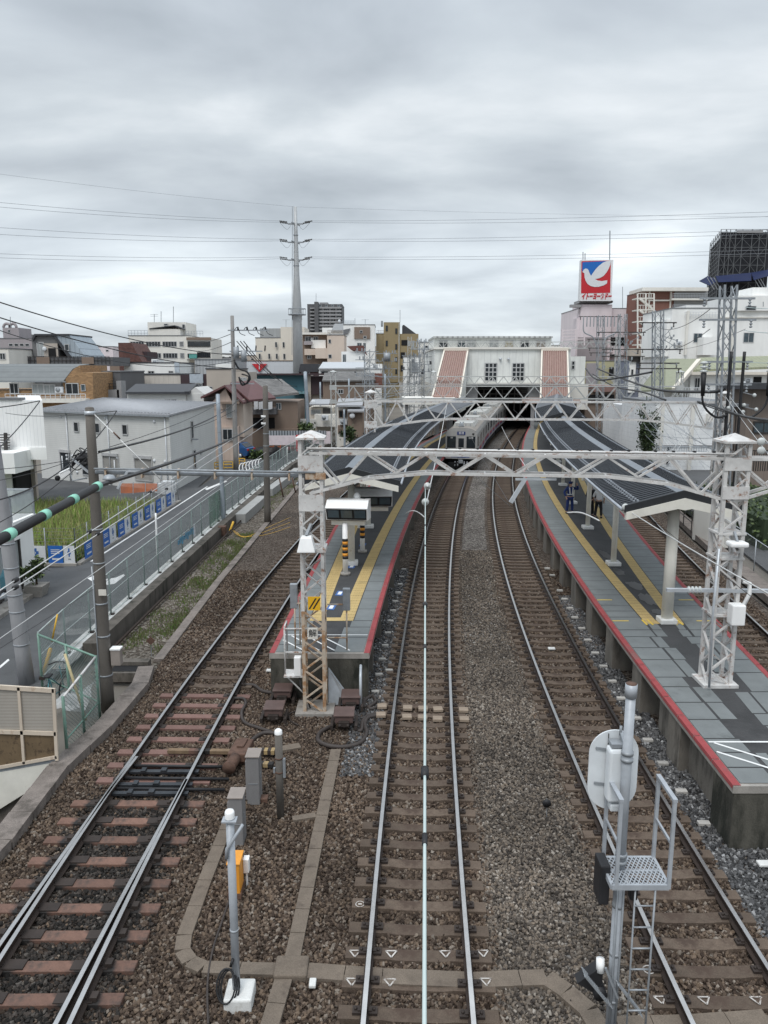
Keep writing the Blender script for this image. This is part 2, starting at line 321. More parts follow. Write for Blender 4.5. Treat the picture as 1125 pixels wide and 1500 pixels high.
# slide plates, stretcher bars and the striped point rod between the blades
for i in range(12):
    y = 7.14 + i * .64
    for nm_, p_, s_ in (('slide_plate', (rsL(y) - .12, y, -.146), (.3, .2, .02)), ('slide_plate', (rsL(y) - 1.32, y, -.146), (.34, .2, .02)), ('rail_brace', (rsL(y) + .13, y, -.12), (.1, .13, .07)), ('rail_brace', (rsL(y) - 1.66 + swerve(y), y, -.12), (.1, .13, .07))): mb = MB(clip); mb.box(p_, s_); obj(nm_, mb, tL)
for y in (15.45, 16.0, 15.1):
    mb = MB(mat('greased_steel', (.05, .055, .062), .35, .5, var=.3)); mb.box((cL(y), y, -.11), (1.75, .12, .05)); mb.box((cL(y) + .1, y, -.075), (.12, .14, .07)); mb.box((cL(y) - .35, y, -.075), (.1, .16, .06))
    obj('stretcher_bar', mb, tL)
mb = MB(black)
for y in (15.28, 15.72, 16.25): mb.tube([(cL(y) - .7, y, -.1), (cL(y) + 1.6, y, -.13)], .035, 8)
obj('lock_rod', mb, tL)
tF = thing('railway_track', 'rightmost railway track between the right platform and the paved lane with the hedge', 'railway track', (cF(19), 19, 0))
for s in (-1, 1): obj('rail', rail_mb(lambda y: cF(y) + s * .75, 14, 150), tF)
lay_sleepers(tF, cF, 15, 110, 'conc', .6, 2.25)
# ------------------------------------------------------------------ platforms: edge lines
def pLl(y): return float(np.interp(y, [18, 20.2, 25.3, 37.3, 45, 55, 65, 80, 110], [-3.2, -3.13, -2.95, -2.44, -1.75, -.55, .95, 3.7, 10.6]))
def pLr(y): return cM(y) - 1.48
def pRl(y): return cR(y) + 1.5
def pRr(y): return cF(y) - 1.6
PT = 1.1; L0 = 20.15; R0 = 13.3; PE = 128.
# ------------------------------------------------------------------ ground
def ballast_mat(name, ca, cb, cc, vor=22., dark=.35):
    m = bpy.data.materials.new(name); m.use_nodes = True; nt = m.node_tree; L = nt.links.new; b = nt.nodes['Principled BSDF']; b.inputs['Roughness'].default_value = .9; b.inputs['Specular IOR Level'].default_value = .2
    tc = _n(nt, 'ShaderNodeTexCoord'); v = _n(nt, 'ShaderNodeTexVoronoi'); v.inputs['Scale'].default_value = vor; L(tc.outputs['Object'], v.inputs[0])
    sp = _n(nt, 'ShaderNodeSeparateColor'); L(v.outputs['Color'], sp.inputs[0])
    cr = _n(nt, 'ShaderNodeValToRGB'); e = cr.color_ramp.elements; e[0].position = .15; e[0].color = (*ca, 1); e[1].position = .6; e[1].color = (*cb, 1); x = cr.color_ramp.elements.new(.97); x.color = (*cc, 1)
    L(sp.outputs[0], cr.inputs[0])
    no = _n(nt, 'ShaderNodeTexNoise'); no.inputs['Scale'].default_value = .35; no.inputs['Detail'].default_value = 6; L(tc.outputs['Object'], no.inputs[0])
    mr = _n(nt, 'ShaderNodeMapRange'); mr.inputs[1].default_value = .3; mr.inputs[2].default_value = .7; mr.inputs[3].default_value = .75; mr.inputs[4].default_value = 1.25; L(no.outputs[0], mr.inputs[0])
    s = _n(nt, 'ShaderNodeVectorMath', operation='SCALE'); L(cr.outputs[0], s.inputs[0]); L(mr.outputs[0], s.inputs['Scale']); L(s.outputs[0], b.inputs['Base Color'])
    bp = _n(nt, 'ShaderNodeBump', invert=True); bp.inputs['Strength'].default_value = .9; bp.inputs['Distance'].default_value = .04; L(v.outputs['Distance'], bp.inputs['Height']); L(bp.outputs[0], b.inputs['Normal'])
    return m
def stone_mat(name, ca, cb, cc, warm):
    m = bpy.data.materials.new(name); m.use_nodes = True; nt = m.node_tree; L = nt.links.new; b = nt.nodes['Principled BSDF']; b.inputs['Roughness'].default_value = .85; b.inputs['Specular IOR Level'].default_value = .25
    oi = _n(nt, 'ShaderNodeObjectInfo'); cr = _n(nt, 'ShaderNodeValToRGB'); e = cr.color_ramp.elements; e[0].position = .1; e[0].color = (*ca, 1); e[1].position = .55; e[1].color = (*cb, 1)
    x = cr.color_ramp.elements.new(.86); x.color = (*warm, 1); x = cr.color_ramp.elements.new(.995); x.color = (*cc, 1); L(oi.outputs['Random'], cr.inputs[0])
    no = _n(nt, 'ShaderNodeTexNoise'); no.inputs['Scale'].default_value = .45; no.inputs['Detail'].default_value = 5; L(oi.outputs['Location'], no.inputs[0])
    mr = _n(nt, 'ShaderNodeMapRange'); mr.inputs[1].default_value = .3; mr.inputs[2].default_value = .7; mr.inputs[3].default_value = .72; mr.inputs[4].default_value = 1.28; L(no.outputs[0], mr.inputs[0])
    s = _n(nt, 'ShaderNodeVectorMath', operation='SCALE'); L(cr.outputs[0], s.inputs[0]); L(mr.outputs[0], s.inputs['Scale']); L(s.outputs[0], b.inputs['Base Color'])
    return m
ground_m = mat('bare_earth', (.16, .145, .125), .95, var=.2, scale=.05, bump=.2)
mb = MB(ground_m); S = 3000
[mb.quad((a, b, -.45), (c, b, -.45), (c, d, -.45), (a, d, -.45)) for a, b, c, d in ((-S, -S, S, 5), (-S, 16.4, S, S), (-S, 5, -11, 16.4), (-7.35, 5, S, 16.4))]; mb.use(concrete_d); [mb.quad(*q) for q in (((-11, 16.4, -.45), (-7.35, 16.4, -.45), (-7.35, 16.4, -3), (-11, 16.4, -3)), ((-7.35, 5, -.45), (-7.35, 16.4, -.45), (-7.35, 16.4, -3), (-7.35, 5, -3)), ((-11, 5, -.45), (-11, 16.4, -.45), (-11, 16.4, -3), (-11, 5, -3)), ((-11, 5, -3), (-7.35, 5, -3), (-7.35, 16.4, -3), (-11, 16.4, -3)))]; obj('ground', mb, kind='structure')
CB = ((.030, .021, .016), (.082, .060, .046), (.19, .165, .14)); CG = ((.042, .036, .031), (.125, .110, .096), (.28, .26, .24))
bal = ballast_mat('ballast_bed', *CB)
balg = ballast_mat('grey_ballast', *CG, vor=17)
bals = ballast_mat('blue_grey_ballast', (.03, .03, .031), (.095, .095, .097), (.3, .3, .3), vor=17)
mb = MB(bal)
ys = list(np.arange(4, 152, 2.0))
def strip(fa, fb, z, m, y0=4, y1=150):
    yy = [y for y in ys if y0 <= y <= y1]; mb.use(m); mb.sheet([(fa(y), y, z) for y in yy], [(fb(y), y, z) for y in yy], True)
def edgeL(y): return float(np.interp(y, [4, 13, 17, 19, 22, 32, 62, 90, 150], [-7.4, -7.2, -7.5, -7.1, -6.9, -6.95, -6.5, -3.5, 12]))
strip(edgeL, lambda y: cM(y) + 1.25, -.25, bal); strip(lambda y: cM(y) + 1.25, lambda y: cR(y) - 1.3, -.248, balg); strip(lambda y: cR(y) - 1.3, lambda y: cF(y) + 2.0, -.25, bal)
weed_ground = ballast_mat('gravel_verge', (.05, .04, .032), (.12, .10, .08), (.24, .22, .19), vor=14)
strip(lambda y: edgeL(y) - 1.9, edgeL, -.27, weed_ground, 22)
obj('ballast_bed', mb, kind='structure')
# loose stones near the camera
def stone(seed):
    r = random.Random(seed); bm = bmesh.new(); [bm.verts.new([r.gauss(0, 1) for _ in range(3)]) for _ in range(13)]
    for v in bm.verts: v.co = v.co.normalized() * r.uniform(.8, 1.1); v.co.x *= 1.25; v.co.z *= .8
    h = bmesh.ops.convex_hull(bm, input=bm.verts); bmesh.ops.delete(bm, geom=[v for v in bm.verts if not v.link_faces], context='VERTS')
    bm.verts.index_update(); mb = MB(); mb.add([v.co[:] for v in bm.verts], [[v.index for v in f.verts] for f in bm.faces], False); bm.free(); return mb
def scatter(name, pts, size, m):
    """one mass of stones: a cloud of points that each carry a stone"""
    me = bpy.data.meshes.new(name); me.vertices.add(len(pts)); me.vertices.foreach_set('co', np.asarray(pts, dtype=np.float32).ravel()); me.update()
    o = bpy.data.objects.new(name, me); COL.objects.link(o); o['kind'] = 'stuff'
    ng = bpy.data.node_groups.new(name, 'GeometryNodeTree'); ng.interface.new_socket('Geometry', in_out='INPUT', socket_type='NodeSocketGeometry'); ng.interface.new_socket('Geometry', in_out='OUTPUT', socket_type='NodeSocketGeometry')
    N = ng.nodes.new; L = ng.links.new; gi = N('NodeGroupInput'); go = N('NodeGroupOutput'); ip = N('GeometryNodeInstanceOnPoints'); L(gi.outputs[0], ip.inputs['Points'])
    join = N('GeometryNodeJoinGeometry')
    hid = bpy.data.collections.new(name + '_source')
    for k in range(5):
        s = stone(k * 13 + 5); s.ms = [m]; s.fm = [0] * len(s.f); me2 = bpy.data.meshes.new('stone'); me2.from_pydata(s.v, [], s.f); me2.materials.append(m); so = bpy.data.objects.new('stone', me2); hid.objects.link(so)
    ci = N('GeometryNodeCollectionInfo'); ci.inputs['Collection'].default_value = hid; ci.inputs['Separate Children'].default_value = True
    L(ci.outputs[0], ip.inputs['Instance']); ip.inputs['Pick Instance'].default_value = True
    rv = N('FunctionNodeRandomValue'); rv.data_type = 'FLOAT_VECTOR'; rv.inputs[0].default_value = (0, 0, 0); rv.inputs[1].default_value = (6.28, 6.28, 6.28); L(rv.outputs[0], ip.inputs['Rotation'])
    rs = N('FunctionNodeRandomValue'); rs.data_type = 'FLOAT'; rs.inputs[2].default_value = size[0]; rs.inputs[3].default_value = size[1]; rs.inputs['Seed'].default_value = 3; L(rs.outputs[1], ip.inputs['Scale'])
    L(ip.outputs[0], go.inputs[0]); md = o.modifiers.new('stones', 'NODES'); md.node_group = ng; return o
def pts_between(fa, fb, y0, y1, dens, z, ok=None):
    A = (y1 - y0) * max(fb(y) - fa(y) for y in np.linspace(y0, y1, 9)); n = int(A * dens * 1.15)
    y = rng.uniform(y0, y1, n); xa = np.interp(y, ys, [fa(t) for t in ys]); xb = np.interp(y, ys, [fb(t) for t in ys]); w = np.max(xb - xa)
    x = xa + rng.uniform(0, w, n); k = x < xb
    if ok is not None: k &= ok(x, y)
    return np.stack([x[k], y[k], z + rng.normal(0, .012, k.sum())], 1)
_arr = lambda f: (lambda y: np.interp(y, ys, [f(t) for t in ys]))
aM, aR, aL, aPl, aPr, aPR, aF = map(_arr, (cM, cR, cL, pLl, pLr, pRl, cF))
def clear(x, y):
    k = np.ones(len(x), bool)
    for a in (aM(y), aR(y), aF(y)): k &= ~((np.abs(np.abs(x - a) - .75) < .075))
    k &= ~((np.abs(x - aL(y) - .75) < .09) | (np.abs(x - aL(y) + .75) < .09))
    k &= ~((y > L0 + .1) & (x > aPl(y) + .25) & (x < aPr(y) - .25)); k &= ~((y > R0) & (x > aPR(y) + .3) & (x < aF(y) - 1.9))
    return k
def sleepers_low(x, y, a, y0, sp, hw=.115, hl=1.12):
    ph = np.mod(y - y0 + sp / 2, sp) - sp / 2; return (np.abs(ph) < hw) & (np.abs(x - a) < hl)
def okA(x, y):
    k0 = clear(x, y); few = rng.random(len(x)) < .07; k = k0.copy(); k &= ~sleepers_low(x, y, aM(y), 6.62, .565); k &= ~sleepers_low(x, y, aR(y), 6.8, .575)
    k &= ~(sleepers_low(x, y, aL(y) - .1, 6.5, .64, .1, 1.3) & (y < 15.4)); k &= ~(sleepers_low(x, y, aL(y) - .05, 15.75, .64, .1, 1.2) & (y > 15.4) & (y < 20.8)); k &= ~(sleepers_low(x, y, aL(y), 20.95, .62) & (y > 20.8)); k &= ~sleepers_low(x, y, aF(y), 15, .6)
    return k | (k0 & few)
st_b = stone_mat('brown_ballast_stone', (.032, .021, .015), (.10, .073, .055), (.22, .19, .16), (.15, .108, .076))
st_g = stone_mat('grey_ballast_stone', (.045, .038, .033), (.142, .119, .098), (.30, .27, .235), (.175, .14, .108))
st_s = stone_mat('slate_ballast_stone', (.034, .034, .035), (.10, .10, .102), (.34, .34, .34), (.135, .132, .13))
st_k = stone_mat('greasy_dark_stone', (.012, .011, .010), (.032, .028, .025), (.10, .09, .08), (.05, .04, .034))
A = pts_between(edgeL, lambda y: cM(y) + 1.25, 8.2, 24, 600, -.235, okA); A2 = pts_between(edgeL, lambda y: cM(y) + 1.25, 24, 34, 280, -.235, okA)
B = pts_between(lambda y: cR(y) - 1.25, lambda y: cF(y) + 1.6, 8.2, 24, 520, -.235, lambda x, y: okA(x, y) & ~((x > aR(y) + 1.15) & (x < aR(y) + 2.2))); B2 = pts_between(lambda y: cR(y) - 1.25, lambda y: cF(y) + 1.6, 24, 34, 260, -.235, okA)
AB = np.concatenate([A, A2, B, B2]); dL = np.minimum(np.abs(AB[:, 0] - aL(AB[:, 1]) - .75), np.abs(AB[:, 0] - aL(AB[:, 1]) + .75)); inn = np.abs(AB[:, 0] - aL(AB[:, 1]) + .1) < .85; pk = (np.where(inn, .93, np.clip(1.1 - dL / .55, 0, 1)) * np.clip((16.6 - AB[:, 1]) / 2.5, 0, 1)) > rng.random(len(AB))
scatter('brown_ballast', AB[~pk], (.024, .048), st_b); scatter('greasy_ballast', AB[pk], (.026, .05), st_k)
C1 = pts_between(lambda y: cM(y) + 1.1, lambda y: cR(y) - 1.1, 8.2, 24, 700, -.228, okA); C2 = pts_between(lambda y: cM(y) + 1.1, lambda y: cR(y) - 1.1, 24, 38, 320, -.23, okA)
scatter('grey_ballast', np.concatenate([C1, C2]), (.02, .043), st_g)
E1 = pts_between(lambda y: cR(y) + 1.1, lambda y: cR(y) + 2.3, 8.2, 30, 600, -.225, okA); E2 = pts_between(lambda y: cM(y) - 1.8, lambda y: cM(y) - 1.05, 16, 34, 500, -.22, okA)
scatter('slate_ballast', np.concatenate([E1, E2]), (.026, .055), st_s)
# ------------------------------------------------------------------ platforms
pl_edge = mat('red_platform_edge', (.29, .055, .058), .75, var=.12, scale=4, dirt=(.20, .085, .08), dirt_amt=.5, fine=.15)
pl_slab = mat('grey_platform_slab', (.165, .178, .178), .75, var=.14, scale=1.2, dirt=(.115, .124, .123), dirt_amt=.4, dirt_scale=.9, fine=.08)
pl_dark = mat('dark_platform_asphalt', (.052, .052, .053), .85, var=.2, scale=.8, bump=.2, dirt=(.035, .035, .036), dirt_amt=.5, dirt_scale=.5, fine=.15)
pl_joint = mat('dark_joint', (.06, .062, .063), .85, var=.2)
tact = mat('yellow_tactile_paving', (.47, .345, .15), .75, var=.12, scale=3, dirt=(.36, .27, .12), dirt_amt=.4, fine=.1)
wl = mat('white_line_paint', (.72, .72, .71), .6, var=.1)
wall_c = mat('stained_platform_wall', (.085, .08, .066), .9, var=.35, scale=1.2, streak=.35, dirt=(.02, .021, .016), dirt_amt=.75, dirt_scale=.8, bump=.3, fine=.15)
pier_c = mat('platform_pier_concrete', (.16, .145, .125), .9, var=.3, scale=2, streak=.3, dirt=(.06, .053, .045), dirt_amt=.5, bump=.2, fine=.1)
def yrange(a, b, st): return list(np.arange(a, b, st)) + [b]
def make_platform(name, label, fl, fr, y0, wall_sides, red_sides, cat='railway platform', paved_to=0, tact_from=(0, 0), t_in=1.1, tw=.38):
    t = thing(name, label, cat, ((fl(y0) + fr(y0)) / 2, y0, 0))
    yy = yrange(y0, PE, 1.0)
    # base slab: overhanging deck 0.3 m thick on piers
    mb = MB(concrete_w if False else concrete)
    n = len(yy); vs = []
    for y in yy: vs += [(fl(y), y, PT - .012), (fr(y), y, PT - .012), (fr(y), y, PT - .16), (fl(y), y, PT - .16)]
    mb.add(vs, [(i * 4 + j, i * 4 + (j + 1) % 4, i * 4 + 4 + (j + 1) % 4, i * 4 + 4 + j) for i in range(n - 1) for j in range(4)] + [(3, 2, 1, 0), tuple(4 * (n - 1) + q for q in (0, 1, 2, 3))])
    obj('deck', mb, t)
    for side in red_sides:
        f = fl if side < 0 else fr
        mb = MB(pl_edge)
        for a, b in zip(yy, yy[1:]):
            g = .012
            mb.add([(f(a + g), a + g, PT), (f(a + g) - side * .15, a + g, PT), (f(b - g) - side * .15, b - g, PT), (f(b - g), b - g, PT), (f(a + g) + side * .012, a + g, PT - .07), (f(b - g) + side * .012, b - g, PT - .07)], [(0, 1, 2, 3), (0, 3, 5, 4)])
        obj('red_edge_strip', mb, t)
    mid = lambda y: (fl(y) + fr(y)) / 2
    for side in (-1, 1):
        f = fl if side < 0 else fr
        def off(y, d): return f(y) - side * d
        hw = lambda y: min(1.02, (fr(y) - fl(y)) / 2 - .3)
        mb = MB(pl_slab); y = y0 + .05; r = random.Random(side + 5)
        while y < PE:
            ln = r.choice((.62, .62, .62, 1.2)) if y > y0 + 9 else r.choice((.6, .9, 1.2)); b = min(y + ln, PE); g = .03 if y > 24 else .045
            o1 = .17; hwid = (fr(y) - fl(y)) / 2; o2 = min(t_in + .0 if y > y0 + (8 if paved_to else 2.6) else (.78 + .22 * r.random()), hwid - .04)
            mb.add([(off(y + g, o1), y + g, PT), (off(y + g, o2), y + g, PT), (off(b, o2), b, PT), (off(b, o1), b, PT)], [(0, 1, 2, 3)])
            if y < y0 + paved_to and abs(fr(y) - fl(y)) > 2.4:
                o3 = o2 + .05 + .05 * r.random(); o4 = min(o3 + .2 + .3 * r.random(), hwid - .22)
                if r.random() < .8 and o4 > o3 + .1: mb.add([(off(y + g, o3), y + g, PT), (off(y + g, o4), y + g, PT), (off(b, o4), b, PT), (off(b, o3), b, PT)], [(0, 1, 2, 3)])
            y = b
        obj('edge_paving', mb, t)
        ty0 = tact_from[0 if side < 0 else 1]
        mb = MB(tact); y = ty0
        while y < PE:
            b = min(y + .3, PE); g = .012
            mb.add([(off(y + g, t_in + .03), y + g, PT + .004), (off(y + g, t_in + .03 + tw), y + g, PT + .004), (off(b, t_in + .03 + tw), b, PT + .004), (off(b, t_in + .03), b, PT + .004)], [(0, 1, 2, 3)])
            if y < 40:
                for q in range(4): a0 = t_in + .06 + q * .085; mb.bar(Vector((off(y + .03, a0 + .015), y + .03, PT + .006)), Vector((off(b - .03, a0 + .015), b - .03, PT + .006)), .03, .008)
            y = b
        obj('tactile_strip', mb, t)
    mb = MB(pl_dark); yy2 = yrange(y0 + .1, PE, 1.0)
    mb.sheet([(fl(y) + .165, y, PT - .006) for y in yy2], [(fr(y) - .165, y, PT - .006) for y in yy2], True); obj('walkway_surface', mb, t)
    return t
ptL = make_platform('railway_platform', 'narrow left island platform tapering to a stained concrete end wall, with red edges and yellow tactile strips', pLl, pLr, L0, (-1, 1), (-1, 1), tact_from=(22.9, 22.9), t_in=.72, tw=.42)
ptL['label'] = 'left island platform tapering to a dark stained end wall behind the rusty lattice mast'
ptR = make_platform('railway_platform', 'right island platform on concrete piers, grey slabs around the white lattice mast', pRl, pRr, R0, (-1,), (-1, 1), paved_to=9.5, tact_from=(22.6, 22.6))
def wallbox(parent, name, x0, x1, y0, y1, m, z0=-.3, z1=PT - .16): mb = MB(m); mb.b2((x0, y0, z0), (x1, y1, z1)); return obj(name, mb, parent)
wallbox(ptL, 'end_wall', pLl(L0) + .03, pLr(L0) - .03, L0 + .015, L0 + .7, wall_c)
mb = MB(pier_c); 
for y in np.arange(L0 + 1.0, 110, 1.0): mb.b2((pLl(y) + .55, y, -.3), (pLr(y) - .5, y + .98, PT - .17))
obj('inner_wall', mb, ptL)
wallbox(ptR, 'end_wall', pRl(R0) + .03, pRr(R0) - .03, R0 + .015, R0 + .9, wall_c)
mb = MB(pier_c)
for y in np.arange(R0 + 1.0, 110, 1.0): mb.b2((pRl(y) + (.3 if y < 18 else .75), y, -.3), (pRr(y) - .6, y + .98, PT - .17))
obj('inner_wall', mb, ptR)
for pt, f, s, ya in ((ptL, pLr, 1, 22.0), (ptR, pRl, -1, 16.2), (ptL, pLl, -1, 22.)):
    for k in range(24):
        y = ya + k * 3.02; 
        if y > 92: break
        mb = MB(pier_c); mb.b2((f(y) - s * .06, y, -.3), (f(y) - s * .75, y + .75, PT - .165)); obj('pier', mb, pt)
# painted hatching at the platform ends and yellow marks
mb = MB(wl); z = PT + .005
def stripe(a, b, wdt=.05, zz=z): 
    a = Vector((*a, zz)); b = Vector((*b, zz)); d = (b - a).normalized(); s = Vector((d.y, -d.x, 0)) * wdt / 2; mb.quad(a - s, a + s, b + s, b - s)
yl = 21.62; stripe((pLl(yl) + .18, yl), (pLr(yl) - .18, yl))
for k in range(9):
    x = pLl(21) + .0 + k * .42; a = (max(x, pLl(21.5) + .2), 21.55 if x > pLl(21.5) + .2 else 21.2); b = (x + .9, 20.35)
    if b[0] < pLr(20.4) - .2: stripe(a, b)
obj('white_hatching', mb, ptL)
mb = MB(wl); yl = 15.02; stripe((pRl(yl) + .2, yl), (pRr(yl) - .2, yl), .06)
for k in range(8):
    x = pRl(15) - .2 + k * .5; a = (max(x, pRl(14.9) + .2), 14.98 - max(0, pRl(14.9) + .2 - x) * .95); b = (x + 1.75, 13.4)
    if b[0] < pRr(13.5) - .2: stripe(a, b, .06)
obj('white_hatching', mb, ptR)
yel_b = mat('bright_yellow_marking', (.70, .50, .06), .6, var=.1)
mb = MB(tact); y = 22.62; mb.quad((pRl(y) + 1.4, y, PT + .003), (pRr(y) - 1.4, y, PT + .003), (pRr(y) - 1.4, y + .3, PT + .003), (pRl(y) + 1.4, y + .3, PT + .003)); y = 22.9; mb.quad((pLl(y) + 1.0, y, PT + .003), (pLr(y) - 1.0, y, PT + .003), (pLr(y) - 1.0, y + .33, PT + .003), (pLl(y) + 1.0, y + .33, PT + .003))
mb.use(yel_b)
for x in (pRl(22.6) + 1.12, pRl(22.6) + 1.3, pRr(22.6) - 1.2, pRr(22.6) - 1.38): mb.box((x, 22.75, PT + .008), (.05, .5, .006))
for y in (22.9, 25.1): mb.box((pRl(y) + .42, y, PT + .004), (.5, .05, .006)); mb.box((pRr(y) - .42, y, PT + .004), (.5, .05, .006))
obj('yellow_marks', mb, ptR)
wet = mat('damp_patch', (.022, .022, .023), .35, var=.2)
mb = MB(wet)
for cx_, cy, rx, ry in ((1.95, 25.2, .32, .7), (1.9, 26.9, .26, .6), (1.75, 28.8, .2, .6), (1.85, 23.8, .2, .35), (1.8, 31.5, .2, .9)):
    vs = [(pRl(cy) + cx_ + rx * math.cos(a) * random.uniform(.7, 1.15), cy + ry * math.sin(a) * random.uniform(.7, 1.15), PT + .0015 + .001 * ry) for a in np.linspace(0, 6.28, 22)[:-1]]; mb.add(vs, [tuple(range(21))])
obj('damp_patches', mb, ptR)
blue_sign = mat('blue_floor_marking', (.05, .13, .34), .6, var=.1)
for x, y in ((pLr(24.4) - 1.62, 24.3), (pLr(25.9) - 1.55, 25.9), (pLr(29.5) - 1.6, 29.6), (pLr(33) - 1.6, 33.4)):
    mb = MB(blue_sign); mb.box((x, y, PT + .001), (.26, .55, .008), rz=-.12); mb.use(wl); mb.box((x, y, PT + .006), (.13, .34, .004), rz=-.12); obj('floor_notice', mb, ptL)
# ------------------------------------------------------------------ canopies
roof_d = mat('charcoal_roof_sheet', (.088, .095, .108), .5, .1, var=.14, scale=.5, streak=1, dirt=(.065, .07, .078), dirt_amt=.4, dirt_scale=.6)
roof_seam = mat('roof_seam', (.05, .055, .063), .45, .2)
ridge_m = mat('grey_ridge_cap', (.20, .22, .245), .45, .25, var=.1)
roof_black = mat('black_fascia', (.022, .024, .027), .5, var=.15)
guard = mat('snow_guard_white', (.36, .385, .42), .45, .3)
def canopy(name, label, fc, hw, zr, ze, y0, y1, seam_to, ends=True, hwl=None):
    t = thing(name, label, 'platform canopy', (fc(y0), y0, PT)); hwl = hwl or hw
    yy = yrange(y0, y1, 1.5)
    for s, h in ((-1, hwl), (1, hw)):
        mb = MB(roof_d); mb.sheet([(fc(y), y, zr) for y in yy], [(fc(y) + s * h, y, ze) for y in yy]); mb.sheet([(fc(y), y, zr - .12) for y in yy], [(fc(y) + s * h, y, ze - .12) for y in yy]); mb.sheet([(fc(y) + s * h, y, ze) for y in yy], [(fc(y) + s * h, y, ze - .12) for y in yy])
        mb.use(roof_seam); y = y0 + .1
        while y < seam_to: mb.bar((fc(y) + s * .22, y, zr - .22 * (zr - ze) / h + .018), (fc(y) + s * h, y, ze + .018), .05, .045); y += .26 if y < 45 else .5
        obj('roof_slope', mb, t)
        mb = MB(cream); mb.sheet([(fc(y) + s * (h - .08), y, ze - .125) for y in yy], [(fc(y) + s * (h - .08), y, ze - .3) for y in yy]); mb.sheet([(fc(y) + s * (h - .2), y, ze - .125) for y in yy], [(fc(y) + s * (h - .2), y, ze - .3) for y in yy]); obj('eave_beam', mb, t)
        mb = MB(guard); mb.tube([(fc(y) + s * (h + .07), y, ze - .08) for y in yy], .045, 8); obj('gutter', mb, t)
        mb = MB(guard); y = y0 + .1; k = 0
        while y < min(y1, 60): mb.box((fc(y) + s * (h - .38), y, ze + (zr - ze) * .38 / h + .06), (.04, .12, .05)); mb.box((fc(y) + s * (h - .30), y + .11, ze + (zr - ze) * .3 / h + .05), (.06, .05, .04)); y += .3
        obj('snow_guards', mb, t, kind='stuff')
    mb = MB(ridge_m); mb.sheet([(fc(y), y, zr + .05) for y in yy], [(fc(y) - .2, y, zr + .02 - .2 * (zr - ze) / hwl) for y in yy]); mb.sheet([(fc(y), y, zr + .05) for y in yy], [(fc(y) + .2, y, zr + .02 - .2 * (zr - ze) / hw) for y in yy]); obj('ridge_cap', mb, t)
    c = fc(y0)
    if ends:
        mb = MB(roof_black)
        for s, h in ((-1, hwl), (1, hw)): mb.prism([(c, y0 - .04, zr + .06), (c + s * (h + .03), y0 - .04, ze + .05), (c + s * (h + .03), y0 - .04, ze - .16), (c, y0 - .04, zr - .17)], 0, (0, -.06, 0))
        obj('gable_fascia', mb, t)
    return t
cenR = lambda y: (pRl(y) + pRr(y)) / 2 + .12
cenL = lambda y: (pLl(y) + pLr(y)) / 2
cr1 = canopy('platform_canopy', 'charcoal gabled canopy with grey ridge cap over the right platform, nearest the white lattice mast', cenR, 1.68, 5.26, 4.82, 22.0, 57.5, 57)
cr2 = canopy('platform_canopy', 'farther charcoal canopy section on the right platform running into the station building', cenR, 1.9, 5.5, 5.0, 57.9, 104, 75, ends=True)
cl1 = canopy('platform_canopy', 'charcoal gabled canopy with grey ridge over the left platform beside the train', cenL, 1.85, 5.12, 4.62, 28.4, 103, 70)
def crossframe(parent, fc, hw, zr, ze, y):
    mb = MB(cream); c = fc(y)
    for s in (-1, 1): mb.prism([(c, y, zr - .17), (c + s * (hw - .02), y, ze - .14), (c + s * (hw - .02), y, ze - .36), (c + s * .2, y, zr - .48), (c, y, zr - .52)], 0, (0, .16, 0))
    obj('roof_truss', mb, parent)
for y in (21.86, 29.8, 36.9, 44, 51): crossframe(cr1, cenR, 1.68, 5.26, 4.82, y)
for y in (28.26, 36, 44): crossframe(cl1, cenL, 1.85, 5.12, 4.62, y)
def column(parent, x, y, r, ztop):
    mb = MB(cream); mb.tube([(x, y, PT + .14), (x, y, ztop)], r, 14); mb.use(concrete_w); mb.rbox((x, y, PT + .08), (.5, .5, .16), .03); obj('column', mb, parent)
column(cr1, 8.62, 22.75, .17, 4.82)
for y in (29.8, 36.9, 44, 51): column(cr1, cenR(y) - .3, y, .11, 4.8)
column(cl1, -1.28, 29.9, .13, 4.6)
for y in (37.2, 44.5, 52): column(cl1, cenL(y) - .35, y, .12, 4.6)
for y in (64, 72, 80): column(cr2, cenR(y), y, .13, 4.9)
